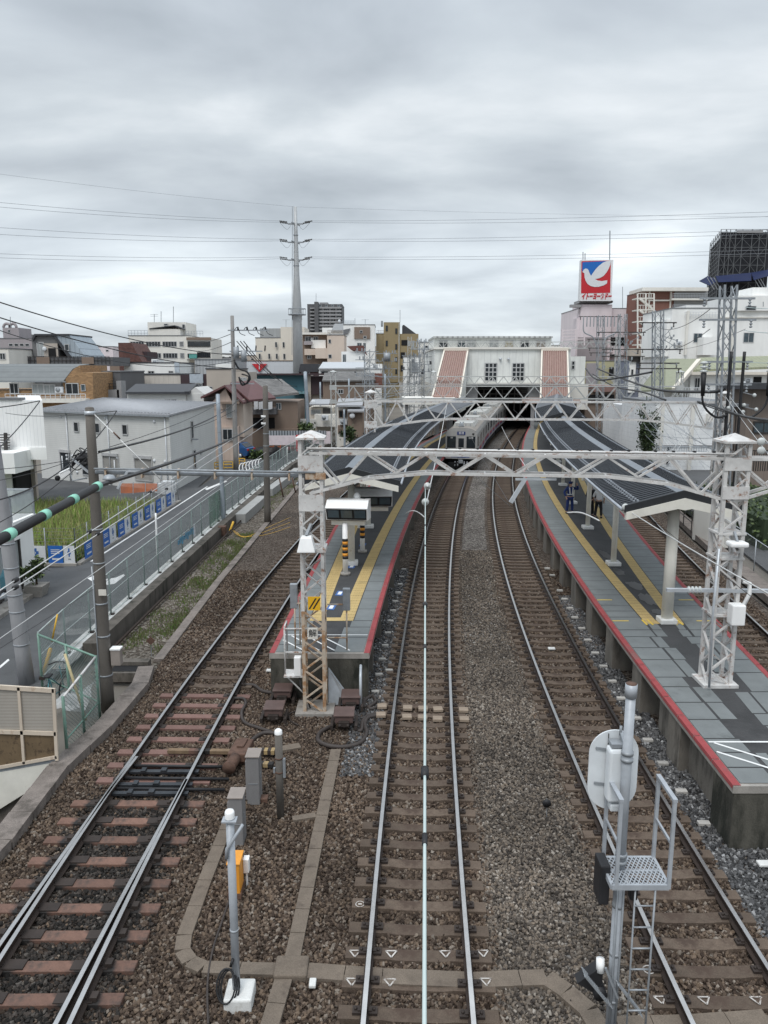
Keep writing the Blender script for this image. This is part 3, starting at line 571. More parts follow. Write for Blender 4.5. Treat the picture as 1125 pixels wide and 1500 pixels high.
# ------------------------------------------------------------------ lattice gantries
def lattice(mb, c0, c1, w, d, n, leg=.07, br=.045):
    """four-legged lattice column from c0 to c1 (centres)"""
    c0 = Vector(c0); c1 = Vector(c1); H = c1.z - c0.z
    q = [Vector((sx * w / 2, sy * d / 2, 0)) for sx, sy in ((-1, -1), (1, -1), (1, 1), (-1, 1))]
    for v in q: mb.bar(c0 + v, c1 + v, leg, leg)
    for i in range(n):
        a = c0.lerp(c1, i / n); b = c0.lerp(c1, (i + 1) / n)
        for k in range(4):
            p, r = q[k], q[(k + 1) % 4]
            o = (p + r).normalized() * .012
            if i % 2: mb.bar(a + p + o, b + r + o, br, br * .6)
            else: mb.bar(a + r + o, b + p + o, br, br * .6)
def truss(mb, A, B, h, wd, n, ch=.07, br=.05, arch=0.):
    """beam of two parallel trusses; A and B are the ends of the top chord; the bottom chord drops by arch at both ends"""
    A = Vector(A); B = Vector(B); d = (B - A).normalized(); s = Vector((-d.y, d.x, 0)) * wd / 2; up = Vector((0, 0, 1))
    def bot(t):
        e = min(t, 1 - t); dr = arch * max(0, 1 - e / .2) if arch else 0
        return A.lerp(B, t) - up * (h + dr)
    for sg in (-1, 1):
        o = s * sg
        mb.bar(A + o, B + o, ch, ch * 1.2)
        pts = [bot(i / n) for i in range(n + 1)]
        for a, b in zip(pts, pts[1:]): mb.bar(a + o, b + o, ch, ch * 1.2)
        for i in range(n):
            t0, tm, t1 = i / n, (i + .5) / n, (i + 1) / n
            mb.bar(A.lerp(B, t0) + o, bot(tm) + o, br, br); mb.bar(bot(tm) + o, A.lerp(B, t1) + o, br, br)
    for i in range(n + 1):
        t = i / n; mb.bar(A.lerp(B, t) + s, A.lerp(B, t) - s, br * .8); mb.bar(bot(t) + s, bot(t) - s, br * .8)
        if i < n: mb.bar(A.lerp(B, t) + s, A.lerp(B, (i + 1) / n) - s, br * .7)
def cap(mb, c, w, z):
    mb.add([(c[0] - w, c[1] - w, z), (c[0] + w, c[1] - w, z), (c[0] + w, c[1] + w, z), (c[0] - w, c[1] + w, z), (c[0], c[1], z + .17), (c[0] - w, c[1] - w, z - .05), (c[0] + w, c[1] - w, z - .05), (c[0] + w, c[1] + w, z - .05), (c[0] - w, c[1] + w, z - .05)],
           [(0, 1, 4), (1, 2, 4), (2, 3, 4), (3, 0, 4), (0, 5, 6, 1), (1, 6, 7, 2), (2, 7, 8, 3), (3, 8, 5, 0), (5, 8, 7, 6)])
g1 = thing('catenary_gantry', 'nearest white lattice gantry spanning the tracks, its left mast rusty orange at the foot', 'gantry', (-1.82, 19.3, 0))
TL = Vector((-1.82, 19.45, -.2)); TR = Vector((8.17, 18.15, PT))
mb = MB(steel_rusty); lattice(mb, TL, (TL.x, TL.y, 2.6), .52, .5, 7, .085, .06); mb.use(concrete); mb.box((TL.x, TL.y, -.2), (1.0, .9, .12))
mb.use(steel_white); lattice(mb, (TL.x, TL.y, 2.6), (TL.x, TL.y, 7.05), .52, .5, 10, .085, .06)
for z in (5.42, 6.4): mb.box((TL.x, TL.y - .3, z), (.62, .03, .42))
mb.box((TL.x, TL.y, 4.2), (.7, .66, .1)); cap(mb, TL, .36, 7.05); obj('lattice_mast', mb, g1)
mb = MB(steel_white); lattice(mb, TR, (TR.x, TR.y, 7.08), .52, .5, 14, .085, .06); mb.box((TR.x, TR.y, PT + .03), (.85, .75, .08))
for z in (5.88, 6.55): mb.box((TR.x, TR.y - .3, z), (.62, .03, .3))
for z in (4.9, 2.9, 4.3): mb.box((TR.x, TR.y, z), (.66, .62, .05))
cap(mb, TR, .36, 7.08); obj('lattice_mast', mb, g1)
mb = MB(steel_white); truss(mb, (TL.x, 19.43, 6.66), (TR.x, 18.15, 6.66), .46, .42, 7, .058, .048, .55)
mb.use(steel_rusty); d = Vector((TR.x - TL.x, 18.15 - 19.43, 0)); 
obj('truss_beam', mb, g1)
mb = MB(steel_white); truss(mb, (TR.x, 18.15, 6.66), (TR.x + 6.5, 17.6, 6.66), .46, .42, 4, .058, .048, .55); lattice(mb, (TR.x + 6.6, 17.5, -.3), (TR.x + 6.6, 17.5, 7.0), .5, .5, 14, .08, .05); obj('truss_beam', mb, g1)
for y_, o in ((19.43, 0),):
    mb = MB(steel_white); mb.tube([(-1.9, 19.2, 6.78), (8.1, 17.95, 6.78)], .035, 6); mb.tube([(-1.9, 19.05, 6.80), (8.1, 17.8, 6.79)], .02, 6); mb.use(black)
    for k in range(22): a = Vector((-1.6, 19.2, 6.80)).lerp(Vector((8, 17.95, 6.8)), k / 22 + random.uniform(-.01, .01)); mb.box(a, (.05, .07, .08), rz=random.random())
    obj('cable_tray', mb, g1)
mb = MB(galv_d); a = D(131, 690, 19.9); a = Vector((-7.35, 19.7, a.z)); b = Vector((-1.7, 19.2, a.z - .03)); mb.tube([a, b], .055, 10); mb.tube([a + Vector((0, -.1, .1)), b + Vector((0, -.1, .1))], .025, 8); mb.use(steel_rusty); mb.box(b, (.5, .16, .16))
for k in range(6): mb.box(a.lerp(b, k / 6 + .05), (.04, .2, .24))
obj('pipe_brace', mb, g1)
# small fittings hung under and over the beam
def insulator(mb, p, q, n=5, r=.075):
    p = Vector(p); q = Vector(q); d = q - p; pts = []; rr = []
    for i in range(n):
        for t, k in ((0, .4), (.25, 1), (.55, 1), (.75, .4)): pts.append(p + d * ((i + t) / n)); rr.append(r * k)
    mb.tube(pts, rr, 10)
mb = MB(galv)
for px, py in ((775, 668), (780, 738)): pass
a = D(770, 700, 18.5); b = D(748, 736, 18.5); mb.bar(a, b, .09); mb.bar(D(755, 702, 18.5), D(815, 702, 18.5), .05); obj('drop_arm', mb, g1)
mb = MB(galv); a = D(187, 690, 19.5); b = D(172, 716, 19.4); mb.bar(a, b, .08, .05); mb.bar(a, a + Vector((.35, 0, .0)), .08, .05); obj('drop_arm', mb, g1)
# right-hand arms on the white mast
mb = MB(galv); z = D(1010, 865, 17.9).z; mb.bar((6.75, 17.95, z), (9.6, 17.85, z), .1, .08); mb.use(porcelain); insulator(mb, (7.25, 17.95, z), (7.6, 17.95, z), 4, .09); obj('side_arm', mb, g1)
mb = MB(white); mb.rbox((8.35, 17.7, 3.0), (.32, .3, .5), .03); mb.tube([(8.5, 17.7, 3.2), (8.62, 17.7, 3.5), (8.6, 17.7, 3.75), (8.45, 17.7, 3.8)], .05, 8); obj('junction_box', mb, g1)
mb = MB(galv); mb.tube([(7.8, 17.6, 1.2), (7.75, 17.6, 3), (7.8, 17.65, 4.6)], .03, 6); obj('conduit', mb, g1)
# things hung on the masts
t = thing('floodlight', 'white bowl-shaped floodlight on the left lattice mast', 'floodlight', D(449, 800, 19.05))
mb = MB(white); c = D(449, 795, 18.95); mb.add([], []); 
mb.lathe((0, 0, 0), [(.02, .17), (.17, .165), (.2, .13), (.3, -.16), (.31, -.2), (.28, -.19), (.02, -.05)], 4); mb.v = [tuple(Matrix.Translation(c) @ Matrix.Rotation(R(45), 4, 'Z') @ Vector(v)) for v in mb.v]; mb.sm = [False] * len(mb.f); obj('lamp_shade', mb, t)
mb = MB(galv_d); mb.bar(c + Vector((0, .02, .17)), c + Vector((.1, .25, .42)), .07); obj('bracket', mb, t)
t = thing('floodlight', 'flat white lamp on the right lattice mast above the junction box', 'floodlight', D(1080, 797, 17.6)); c = D(1080, 797, 17.6); mb = MB(white); mb.rbox(c, (.42, .34, .12), .04); obj('lamp_shade', mb, t); mb = MB(galv_d); mb.bar(c + Vector((0, 0, .05)), c + Vector((0, .2, .25)), .05); obj('bracket', mb, t)
sy = mat('sign_yellow', (.75, .42, .02), .5, var=.05); sw = mat('sign_white', (.66, .63, .57), .5, var=.08, dirt=(.4, .36, .3), dirt_amt=.2)
t = thing('sign', 'yellow sign with black diagonal stripes on the rusty lattice mast', 'sign', D(460, 884, 19.1)); c = D(460, 884, 19.12); mb = MB(sy); mb.box(c, (.31, .02, .36)); obj('plate', mb, t)
mb = MB(black)
for k in (-.07, .03): mb.prism([c + Vector((-.11 + k + .04, -.012, -.14)), c + Vector((-.07 + k + .04, -.012, -.14)), c + Vector((.12 + k + .02, -.012, .14)), c + Vector((.08 + k + .02, -.012, .14))], 0, (0, -.004, 0))
obj('black_stripes', mb, t)
t = thing('sign', 'small white sign with one black character on the rusty lattice mast', 'sign', D(458, 928, 19.1)); c = D(458, 928, 19.12); mb = MB(sw); mb.rbox(c, (.26, .02, .31), .008, n=1); obj('plate', mb, t)
tm = textmesh('解', .22, black, .004); place(tm, c + Vector((0, -.016, 0)), (1, 0, 0), (0, 0, 1)); obj('lettering', tm, t)
# maintenance rails and cabinet at the platform end beside the mast
t = thing('access_platform', 'white and rusty handrails with grey cabinet around the foot of the rusty lattice mast', 'handrail', (-2.4, 19.9, 0))
mb = MB(steel_white)
def rl(*p, r=.022): mb.tube([Vector(q) for q in p], r, 6)
xa, ya = -2.62, 19.55
rl((xa, ya, .75), (xa, ya, 2.05), (xa, ya + .5, 2.05), (xa, ya + .5, 1.0)); rl((xa, ya, 1.35), (-2.0, ya, 1.35)); rl((xa, ya, 2.0), (-2.0, ya, 2.0)); mb.box((xa + .25, ya + .1, .72), (.55, .5, .04)); rl((xa, ya, .72), (-2.05, ya, .1)); obj('handrail', mb, t)
mb = MB(steel_rusty); x1 = -1.02
rl((x1, 20.4, PT), (x1, 20.4, PT + 1.35)); rl((-1.55, 20.4, PT + 1.3), (x1, 20.4, PT + 1.3)); rl((-1.55, 20.4, PT + .35), (x1, 20.4, PT + .35)); obj('handrail', mb, t); mb = MB(steel_rusty); rl((-2.45, 20.5, PT), (-2.45, 20.5, PT + 1.3)); rl((-2.45, 20.5, PT + 1.3), (-2.05, 20.5, PT + 1.3)); rl((-2.35, 20.8, PT), (-2.35, 20.8, PT + 1.4)); obj('handrail', mb, t)
mb = MB(galv_d); mb.rbox((x1 + .0, 20.4, PT + 1.45), (.2, .14, .62), .02); mb.rbox((-2.47, 20.55, PT + 1.5), (.2, .14, .7), .02); obj('control_box', mb, t)
mb = MB(white); mb.rbox((-2.28, 19.5, .98), (.18, .2, .55), .02); obj('cabinet', mb, t)
mb = MB(black); mb.tube([(-2.25, 19.5, .75), (-2.2, 19.4, .45), (-2.05, 19.35, .2), (-1.95, 19.3, -.1)], .022, 6); obj('cable', mb, t)
mb = MB(steel_rusty); mb.use(galv); mb.tube([(-.62, 19.35, -.2), (-.62, 19.35, .75), (-.62, 19.65, .95), (-.62, 19.65, -.2)], .035, 8); o = obj('pipe_stand', mb, None, 'bent pipe stand rusting against the dark end wall of the left platform', 'pipe stand')
mb = MB(galv); mb.prism([(-1.5, 19.7, -.2), (-1.0, 19.7, -.2), (-1.0, 19.7, .1), (-1.5, 19.9, .75)], 0, (.0, .12, 0)); obj('steel_ramp', mb, None, 'grey sloping steel plate leaning on the dark end wall behind the mast', 'steel plate')
# gantry 2, 3 and farther ones
def gantry(label, A, B, zt, h, n, mL, mR, m, capz=.45, arch=.0, w=.52):
    t = thing('catenary_gantry', label, 'gantry', (A[0], A[1], 0), 'farther gantries over the tracks')
    for (x, y), nz in ((mL, 0), (mR, 0)):
        mb = MB(m); lattice(mb, (x, y, -.3), (x, y, zt + capz), w, w, 13, .075, .05); mb.box((x, y - .28, zt - .15), (w + .25, .03, .5)); mb.box((x, y - .28, zt - h - .35), (w + .25, .03, .42)); cap(mb, (x, y, 0), w * .68, zt + capz); obj('lattice_mast', mb, t)
    mb = MB(m); truss(mb, (*A, zt), (*B, zt), h, .5, n, .09, .06, arch); obj('truss_beam', mb, t); return t
xL2 = D(543, 600, 48).x; xR2 = D(1040, 600, 48).x
gantry('second lattice gantry from the camera, white with its left mast rising through the left canopy', (xL2, 48.2), (xR2, 46.5), 6.75, 1.05, 13, (xL2, 48.2), (xR2 + .1, 46.5), steel_white, .55, .55)
xL3 = D(488, 560, 84).x; xR3 = D(985, 560, 84).x
gantry('grey lattice gantry crossing before the brown stair roofs, its left mast by the fence', (xL3, 84.2), (xR3, 82), 6.9, 1.3, 17, (xL3, 84.2), (xR3, 82), mat('grey_lattice_paint', (.42, .43, .42), .5, var=.15), 1.5, .5)
A4 = D(680, 549, 104); B4 = D(1010, 549, 104)
gantry('thin grey gantry crossing just below the windows of the white station building', (A4.x - 4, 104.2), (B4.x, 103), 7.7, 1.0, 22, (A4.x - 4, 104.2), (B4.x, 103), mat('pale_grey_lattice', (.46, .47, .46), .5, var=.15), .6)
A5 = D(600, 505, 124); B5 = D(905, 505, 124)
t = thing('catenary_gantry', 'highest thin grey lattice beam standing over the flat roof of the station building', 'gantry', (A5.x, 124, 0), 'farther gantries over the tracks')
mb = MB(MATS['grey_lattice_paint']); truss(mb, (A5.x, 124, D(0, 501, 124).z), (B5.x, 124, D(0, 501, 124).z), .95, .5, 22, .09, .055); obj('truss_beam', mb, t)
for x in (A5.x, B5.x): mb = MB(MATS['grey_lattice_paint']); lattice(mb, (x, 124, -.3), (x, 124, D(0, 499, 124).z + .6), .55, .55, 22, .08, .05); obj('lattice_mast', mb, t)
# ------------------------------------------------------------------ signal post at the lower right
def grating(mb, o, ux, uy, w, h, pitch=.045, t=.006):
    """expanded-metal panel: crossing diagonal strands inside a w x h frame"""
    o = Vector(o); ux = Vector(ux).normalized(); uy = Vector(uy).normalized(); nz = ux.cross(uy)
    n = int((w + h * 1.7) / pitch) + 1
    for sg in (0, 1):
        for k in range(n):
            c = k * pitch
            # strand x = c - y*k2 clipped to the rectangle
            k2 = .6; pts = []
            x0, y0, x1, y1 = c, 0., c - h * k2, h
            if x0 > w: y0 = (c - w) / k2; x0 = w
            if x1 < 0: y1 = c / k2; x1 = 0
            if y0 >= h or y1 <= 0 or x1 > w: continue
            a, b = (x0, y0), (x1, y1)
            if sg: a, b = (w - x0, y0), (w - x1, y1)
            mb.bar(o + ux * a[0] + uy * a[1] + nz * .002 * sg, o + ux * b[0] + uy * b[1] + nz * .002 * sg, t * 1.6, t, up=nz)
galv_l = mat('light_galvanised', (.38, .405, .435), .45, .15, var=.12, scale=5)
SY = 8.95; sp0 = D(925, 1003, SY); SX = sp0.x
sig = thing('railway_signal', 'tall galvanised signal post with white oval backboard, railed grating and ladder', 'railway signal', (SX, SY, -.25))
mb = MB(galv_l); mb.tube([(SX, SY, -.3), (SX, SY, 2.2)], .07, 20); mb.tube([(SX, SY, 2.2), (SX, SY, sp0.z)], .06, 20); mb.tube([(SX, SY, sp0.z - .16), (SX, SY, sp0.z + .01)], .073, 20)
mb.use(rust); mb.cyl((SX, SY, sp0.z + .005), .066, .012, 20); mb.use(galv_d)
zb = D(905, 1105, SY).z
for z in (zb, zb - .09, 2.62, 2.52, 1.9, 1.2, .5): mb.tube([(SX, SY, z), (SX, SY, z + .045)], .076, 20)
mb.tube([(SX + .04, SY - .07, 2.4), (SX + .035, SY - .07, -.2)], .015, 6); mb.tube([(SX - .04, SY - .075, 2.3), (SX - .045, SY - .075, -.2)], .018, 6)
obj('post', mb, sig)
bw = mat('backboard_paint', (.66, .69, .71), .5, var=.08, scale=3, dirt=(.5, .53, .56), dirt_amt=.3)
c0 = D(898, 1128, SY + .28); hw = .315; hh = .235; YB = SY + .28
poly = [(c0.x + hw * math.cos(a), YB, c0.z + hh + hw * math.sin(a)) for a in np.linspace(0, math.pi, 19)] + [(c0.x + hw * math.cos(a), YB, c0.z - hh + hw * math.sin(a)) for a in np.linspace(math.pi, 2 * math.pi, 19)]
mb = MB(bw); mb.prism(poly, 0, (0, .02, 0)); mb.use(galv_d)
for q in (.3, -.18): mb.box((c0.x - .17, YB - .012, c0.z + q), (.14, .015, .03), ry=.15)
mb.use(black); mb.box((c0.x - .085, YB - .012, c0.z), (.008, .012, 1.02)); obj('backboard', mb, sig)
mb = MB(bw); mb.rbox((c0.x + .03, YB - .12, c0.z + .02), (.3, .2, .72), .04); mb.rbox((c0.x + .03, YB - .12, c0.z - .42), (.2, .16, .1), .02); mb.use(galv_d); mb.box((c0.x + .03, YB - .1, c0.z + .42), (.24, .16, .05)); mb.bar((c0.x + .08, YB - .02, c0.z + .52), (SX, SY, c0.z + .4), .06); mb.tube([(c0.x + .06, YB - .03, c0.z + .5), (c0.x + .06, YB - .03, c0.z + .62)], .018, 8); obj('lamp_housing', mb, sig)
gz = 2.45; gx0, gx1, gy0, gy1 = SX - .2, SX + .5, 8.62, 9.18
mb = MB(galv_l)
for a, b in (((gx0, gy0), (gx1, gy0)), ((gx1, gy0), (gx1, gy1)), ((gx1, gy1), (gx0, gy1)), ((gx0, gy1), (gx0, gy0))): mb.bar((*a, gz - .03), (*b, gz - .03), .035, .07)
mb.bar((gx0, (gy0 + gy1) / 2, gz - .02), (gx1, (gy0 + gy1) / 2, gz - .02), .04, .04)
grating(mb, (gx0, gy0, gz), (1, 0, 0), (0, 1, 0), gx1 - gx0, gy1 - gy0, .055, .009); obj('grating_floor', mb, sig)
mb = MB(galv_l)
for x in (gx0 + .05, gx1): mb.bar((x, gy0, gz - .05), (x, gy0, gz + 1.12), .042, .042); mb.bar((x, gy1, gz - .05), (x, gy1, gz + 1.12), .042, .042); mb.bar((x, gy0 - .025, gz + 1.14), (x, gy1 + .025, gz + 1.14), .055, .04); mb.bar((x, gy0, gz + .55), (x, gy1, gz + .55), .025, .035)
obj('guard_rail', mb, sig)
mb = MB(galv_d); lx = SX + .34
mb.tube([(lx, gy0, gz), (lx, gy0 + .02, -.2)], .014, 6); mb.tube([(SX + .1, gy0 + .02, gz), (SX + .1, gy0 + .02, -.2)], .012, 6)
z = gz - .3
while z > -.1: mb.tube([(SX + .1, gy0 + .01, z), (lx, gy0 + .01, z)], .012, 6); z -= .3
obj('ladder', mb, sig)
mb = MB(black); mb.rbox((gx0 - .02, 8.98, gz - .17), (.13, .3, .55), .02); mb.rbox((SX + .18, 8.95, gz - .3), (.1, .12, .26), .02); obj('relay_box', mb, sig)
# small repeater with a hood low on the post
rep = thing('repeater_signal', 'small black hooded signal lamp with mesh shields low on the galvanised signal post', 'signal lamp', D(878, 1440, 8.85))
c = D(880, 1425, 8.9); mb = MB(black); mb.prism([c + Vector((-.3, 0, -.16)), c + Vector((.03, 0, .1)), c + Vector((.03, 0, -.26)), c + Vector((-.05, 0, -.32))], 0, (0, .16, 0)); mb.tube([c + Vector((.0, -.05, -.3)), c + Vector((.0, .22, -.3))], .09, 12); obj('hood', mb, rep)
mb = MB(white); mb.tube([c + Vector((.0, .02, .0)), c + Vector((0.0, .05, .17))], .055, 12); obj('lamp_cap', mb, rep)
mb = MB(galv_d); c2 = D(857, 1430, 8.8)
grating(mb, D(857, 1432, 8.75), (.5, 0, -.62), (0, 1, 0), .62, .2, .035, .006); grating(mb, D(906, 1445, 8.75), (.45, 0, -.62), (0, 1, 0), .6, .16, .035, .006); mb.bar(D(857, 1430, 8.75), D(857, 1430, 8.75) + Vector((.31, 0, -.4)), .02); mb.bar(D(906, 1443, 8.75), D(906, 1443, 8.75) + Vector((.3, 0, -.42)), .02); mb.bar(c + Vector((.05, -.03, .1)), D(905, 1462, 8.8), .025); obj('mesh_shield', mb, rep)
# ------------------------------------------------------------------ posts and boxes on the left gravel
b = G(347, 1462, -.2); t = thing('pipe_post', 'short galvanised pipe post in a white concrete block with a coiled black cable', 'post', b)
tp = D(339, 1190, b.y); x = b.x
mb = MB(galv_l); mb.tube([(x, b.y, -.2), (x, b.y, tp.z - .12)], .058, 16); mb.use(galv); mb.tube([(x, b.y, tp.z - .12), (x, b.y, tp.z - .02)], .064, 16); obj('post', mb, t)
mb = MB(white); mb.lathe((x, b.y, tp.z - .02), [(.068, -.06), (.068, .02), (.055, .05), (.0, .055)], 16); obj('cap', mb, t)
mb = MB(galv_l); mb.tube([(x + .18, b.y - .02, tp.z - .17), (x + .06, b.y - .07, tp.z - .35), (x - .04, b.y - .08, tp.z - .5), (x - .05, b.y - .08, tp.z - .65)], .024, 8); mb.box((x, b.y - .02, tp.z - .1), (.2, .14, .02)); mb.tube([(x, b.y, .9), (x, b.y, .93)], .064, 12); obj('conduit', mb, t)
mb = MB(concrete_w); mb.rbox((x + .05, b.y - .02, -.17), (.4, .42, .28), .03); obj('base_block', mb, t)
mb = MB(black)
for k in range(3): mb.tube([(x - .12 + .13 * math.cos(a) + .025 * k, b.y - .14 + .1 * math.sin(a * 1.0) + .025 * k, .12 + .2 * math.sin(a) - .03 * k) for a in np.linspace(0, 6.3, 24)], .014, 6)
mb.tube([(x - .05, b.y - .1, .4), (x - .02, b.y - .07, .5)], .02, 6); obj('cable_coil', mb, t)
b = G(411, 1196, -.22); tp = D(408, 1072, b.y); t = thing('pipe_post', 'dull rusted pipe post with white cap standing beside the grey trackside cabinets', 'post', b)
mb = MB(pole_conc); mb.tube([(b.x, b.y, -.25), (b.x, b.y, tp.z)], .075, 14); mb.use(rust); [mb.tube([(b.x, b.y, z), (b.x, b.y, z + .03)], .082, 14) for z in (.75, 1.05)]; mb.use(galv_d); mb.box((b.x + .1, b.y, .85), (.05, .07, .4)); mb.box((b.x - .1, b.y, .8), (.04, .06, .1)); obj('post', mb, t)
mb = MB(white); mb.lathe((b.x, b.y, tp.z), [(.08, -.04), (.075, .03), (.04, .06), (0, .065)], 14); obj('cap', mb, t)
cab_m = mat('grey_cabinet', (.20, .195, .195), .6, var=.15, scale=3, streak=.4, dirt=(.12, .11, .1), dirt_amt=.4, fine=.08); cab_t = mat('faded_cabinet_top', (.27, .235, .21), .7, var=.15, dirt=(.17, .14, .12), dirt_amt=.4)
for px, py, top, lab in ((372, 1178, 1108, 'taller grey trackside cabinet beside the point machine'), (347, 1238, 1168, 'grey trackside cabinet behind the galvanised post, nearer the camera than its twin')):
    b = G(px, py, -.22); h = D(px, top, b.y).z
    t = thing('trackside_cabinet', lab, 'cabinet', b, 'grey trackside cabinets'); mb = MB(cab_m); mb.rbox((b.x, b.y + .15, (h - .25) / 2), (.26, .36, h + .2), .012); mb.box((b.x - .135, b.y + .15, h / 2 - .1), (.03, .36, h)); obj('body', mb, t)
    mb = MB(cab_t); mb.rbox((b.x, b.y + .15, h), (.3, .4, .03), .008); obj('lid', mb, t)
    mb = MB(galv_d); mb.box((b.x + .135, b.y + .1, h * .45), (.012, .03, .12)); mb.box((b.x, b.y - .035, h * .3), (.2, .012, .01)); obj('handle', mb, t)
mb = MB(rust); b = G(383, 1172, -.2); mb.rbox((b.x, b.y, -.17), (.28, .2, .1), .01); obj('brown_block', mb, None, 'small brown block on the ballast at the foot of the taller grey cabinet', 'block')
b = G(343, 1312, -.2); h = D(343, 1262, b.y).z; t = thing('orange_box', 'orange trackside equipment box hidden partly by the galvanised post', 'equipment box', b); mb = MB(orange); mb.rbox((b.x + .02, b.y + .1, h / 2 - .1), (.2, .36, h + .2), .012); mb.use(rust); mb.box((b.x + .02, b.y + .1, -.15), (.24, .4, .1)); obj('body', mb, t); mb = MB(orange); mb.rbox((b.x + .02, b.y + .1, h + .005), (.23, .4, .025), .006); obj('lid', mb, t)
mb = MB(white); c = D(361, 1262, b.y + .3); mb.rbox((c.x, c.y, c.z - .05), (.1, .14, .26), .01); mb.box((c.x, c.y, c.z - .35), (.03, .03, .5)); obj('white_box', mb, None, 'small white terminal box behind the orange equipment box', 'terminal box')
# point machine and its striped rods
c = G(353, 1100, 0.0); t = thing('point_machine', 'rusty brown point machine beside the left track between the striped rods', 'point machine', (c.x, c.y, -.2))
mb = MB(rust); mb.rbox((c.x, c.y, .02), (.42, .75, .22), .03, rz=-.1); mb.rbox((c.x + .02, c.y + .1, .15), (.16, .4, .05), .01, rz=-.1); mb.box((c.x, c.y - .1, -.14), (.6, .3, .1)); obj('housing', mb, t)
mb = MB(rust); mb.tube([(c.x - .12, c.y - .75, .0), (c.x - .06, c.y - .36, .02)], .13, 14); mb.tube([(c.x - .13, c.y - .80, .0), (c.x - .12, c.y - .74, .0)], .15, 14); obj('motor', mb, t)
def striped(p, q, w, n, m1, m2):
    mb = MB(m1); p = Vector(p); q = Vector(q)
    for k in range(n):
        mb.use(m2 if k % 2 else m1); d = (q - p).normalized(); a = p.lerp(q, k / n); b2 = p.lerp(q, (k + 1) / n); mb.bar(a, b2, w, w * .6)
    return mb
oy = mat('worn_yellow_stripe', (.32, .23, .11), .7, var=.3, dirt=(.12, .09, .06), dirt_amt=.5)
mb = striped((c.x + .2, c.y + .12, -.06), (c.x + .85, c.y + .1, -.06), .16, 8, oy, clip); obj('striped_cover', mb, t)
mb = striped((c.x - 1.75, c.y + .2, -.1), (c.x - .25, c.y + .16, -.1), .13, 3, mat('worn_plank', (.19, .13, .08), .8, var=.35, dirt=(.08, .06, .045), dirt_amt=.5), slp_brown); obj('rod_cover', mb, t)
mb = striped((c.x + .25, c.y - .35, -.12), (c.x + .8, c.y - .42, -.12), .14, 5, slp_brown, oy); obj('striped_cover', mb, t)
# impedance bonds
ib_m = mat('brown_iron_cover', (.105, .068, .06), .6, var=.2, scale=3, dirt=(.07, .045, .04), dirt_amt=.4, fine=.1)
labs = ['flat brown impedance bond box against the dark end wall, left of the rusty mast', 'nearer brown impedance bond box left of the rusty mast', 'flat brown impedance bond box right of the rusty mast, nearer the end wall', 'nearest brown impedance bond box inside the loop of thick cable']
for (px, py), lb in zip(((414, 1032), (401, 1060), (514, 1042), (504, 1070)), labs):
    c = G(px, py, -.2); t = thing('impedance_bond', lb, 'bond box', c, 'impedance bond boxes'); mb = MB(ib_m); mb.rbox((c.x, c.y + .2, .1), (.46, .5, .2), .03); obj('body', mb, t)
    mb = MB(ib_m); mb.rbox((c.x, c.y + .2, .21), (.52, .56, .05), .02); obj('lid', mb, t)
    mb = MB(clip); mb.box((c.x, c.y - .1, .03), (.26, .14, .12)); [mb.box((c.x + q, c.y + .15, -.06), (.07, .6, .12)) for q in (-.3, .3)]; mb.tube([(c.x - .1, c.y - .2, 0), (c.x - .1, c.y - .08, .03)], .04, 8); mb.tube([(c.x + .1, c.y - .2, 0), (c.x + .1, c.y - .08, .03)], .04, 8); obj('terminal', mb, t)
def spl(pts, n=8):
    P = [Vector(p) for p in pts]; out = []
    for i in range(len(P) - 1):
        p0, p1, p2, p3 = P[max(i - 1, 0)], P[i], P[i + 1], P[min(i + 2, len(P) - 1)]
        for k in range(n): t = k / n; out.append(.5 * ((2 * p1) + (-p0 + p2) * t + (2 * p0 - 5 * p1 + 4 * p2 - p3) * t * t + (-p0 + 3 * p1 - 3 * p2 + p3) * t ** 3))
    return out + [P[-1]]
cab_blk = mat('thick_cable_sheath', (.045, .036, .032), .6, var=.25)
def cable(pxs, r, lab, name='cable', z=-.17, m=cab_blk): mb = MB(m); mb.tube(spl([G(x, y, z) for x, y in pxs]), r, 8); return obj(name, mb, None, lab, 'cable')
cable([(490, 1062), (470, 1072), (466, 1084), (480, 1092), (505, 1094), (528, 1088), (537, 1074), (534, 1060), (540, 1051), (556, 1048)], .055, 'thick dark cable looping round the nearest brown bond box')
cable([(524, 1058), (521, 1068), (529, 1070), (531, 1058), (538, 1049), (556, 1045)], .05, 'thick dark cable running from the nearest bond box to the square tan blocks')
cable([(534, 1036), (534, 1026), (545, 1020), (550, 1028), (540, 1036), (546, 1038), (558, 1033)], .05, 'thick dark cable curling beside the end wall corner of the left platform')
cable([(400, 1015), (384, 1012), (372, 1004), (358, 1003)], .05, 'thick dark cable from the left bond boxes to the left track, nearer the end wall')
cable([(398, 1072), (378, 1066), (358, 1058), (354, 1044), (360, 1030), (354, 1023), (334, 1024)], .045, 'thick dark cable bending from the left bond boxes across to the pink sleepers')
cable([(369, 1084), (385, 1074), (402, 1074), (410, 1076)], .05, 'short thick dark cable beside the white-capped rusted post')
cable([(443, 1030), (436, 1040), (424, 1046), (426, 1056), (437, 1062)], .02, 'thin dark cable on the ballast left of the rusty mast foot')
cable([(305, 1500), (304, 1440), (312, 1390), (325, 1350), (335, 1320)], .018, 'thin dark cable lying along the ballast left of the galvanised post')
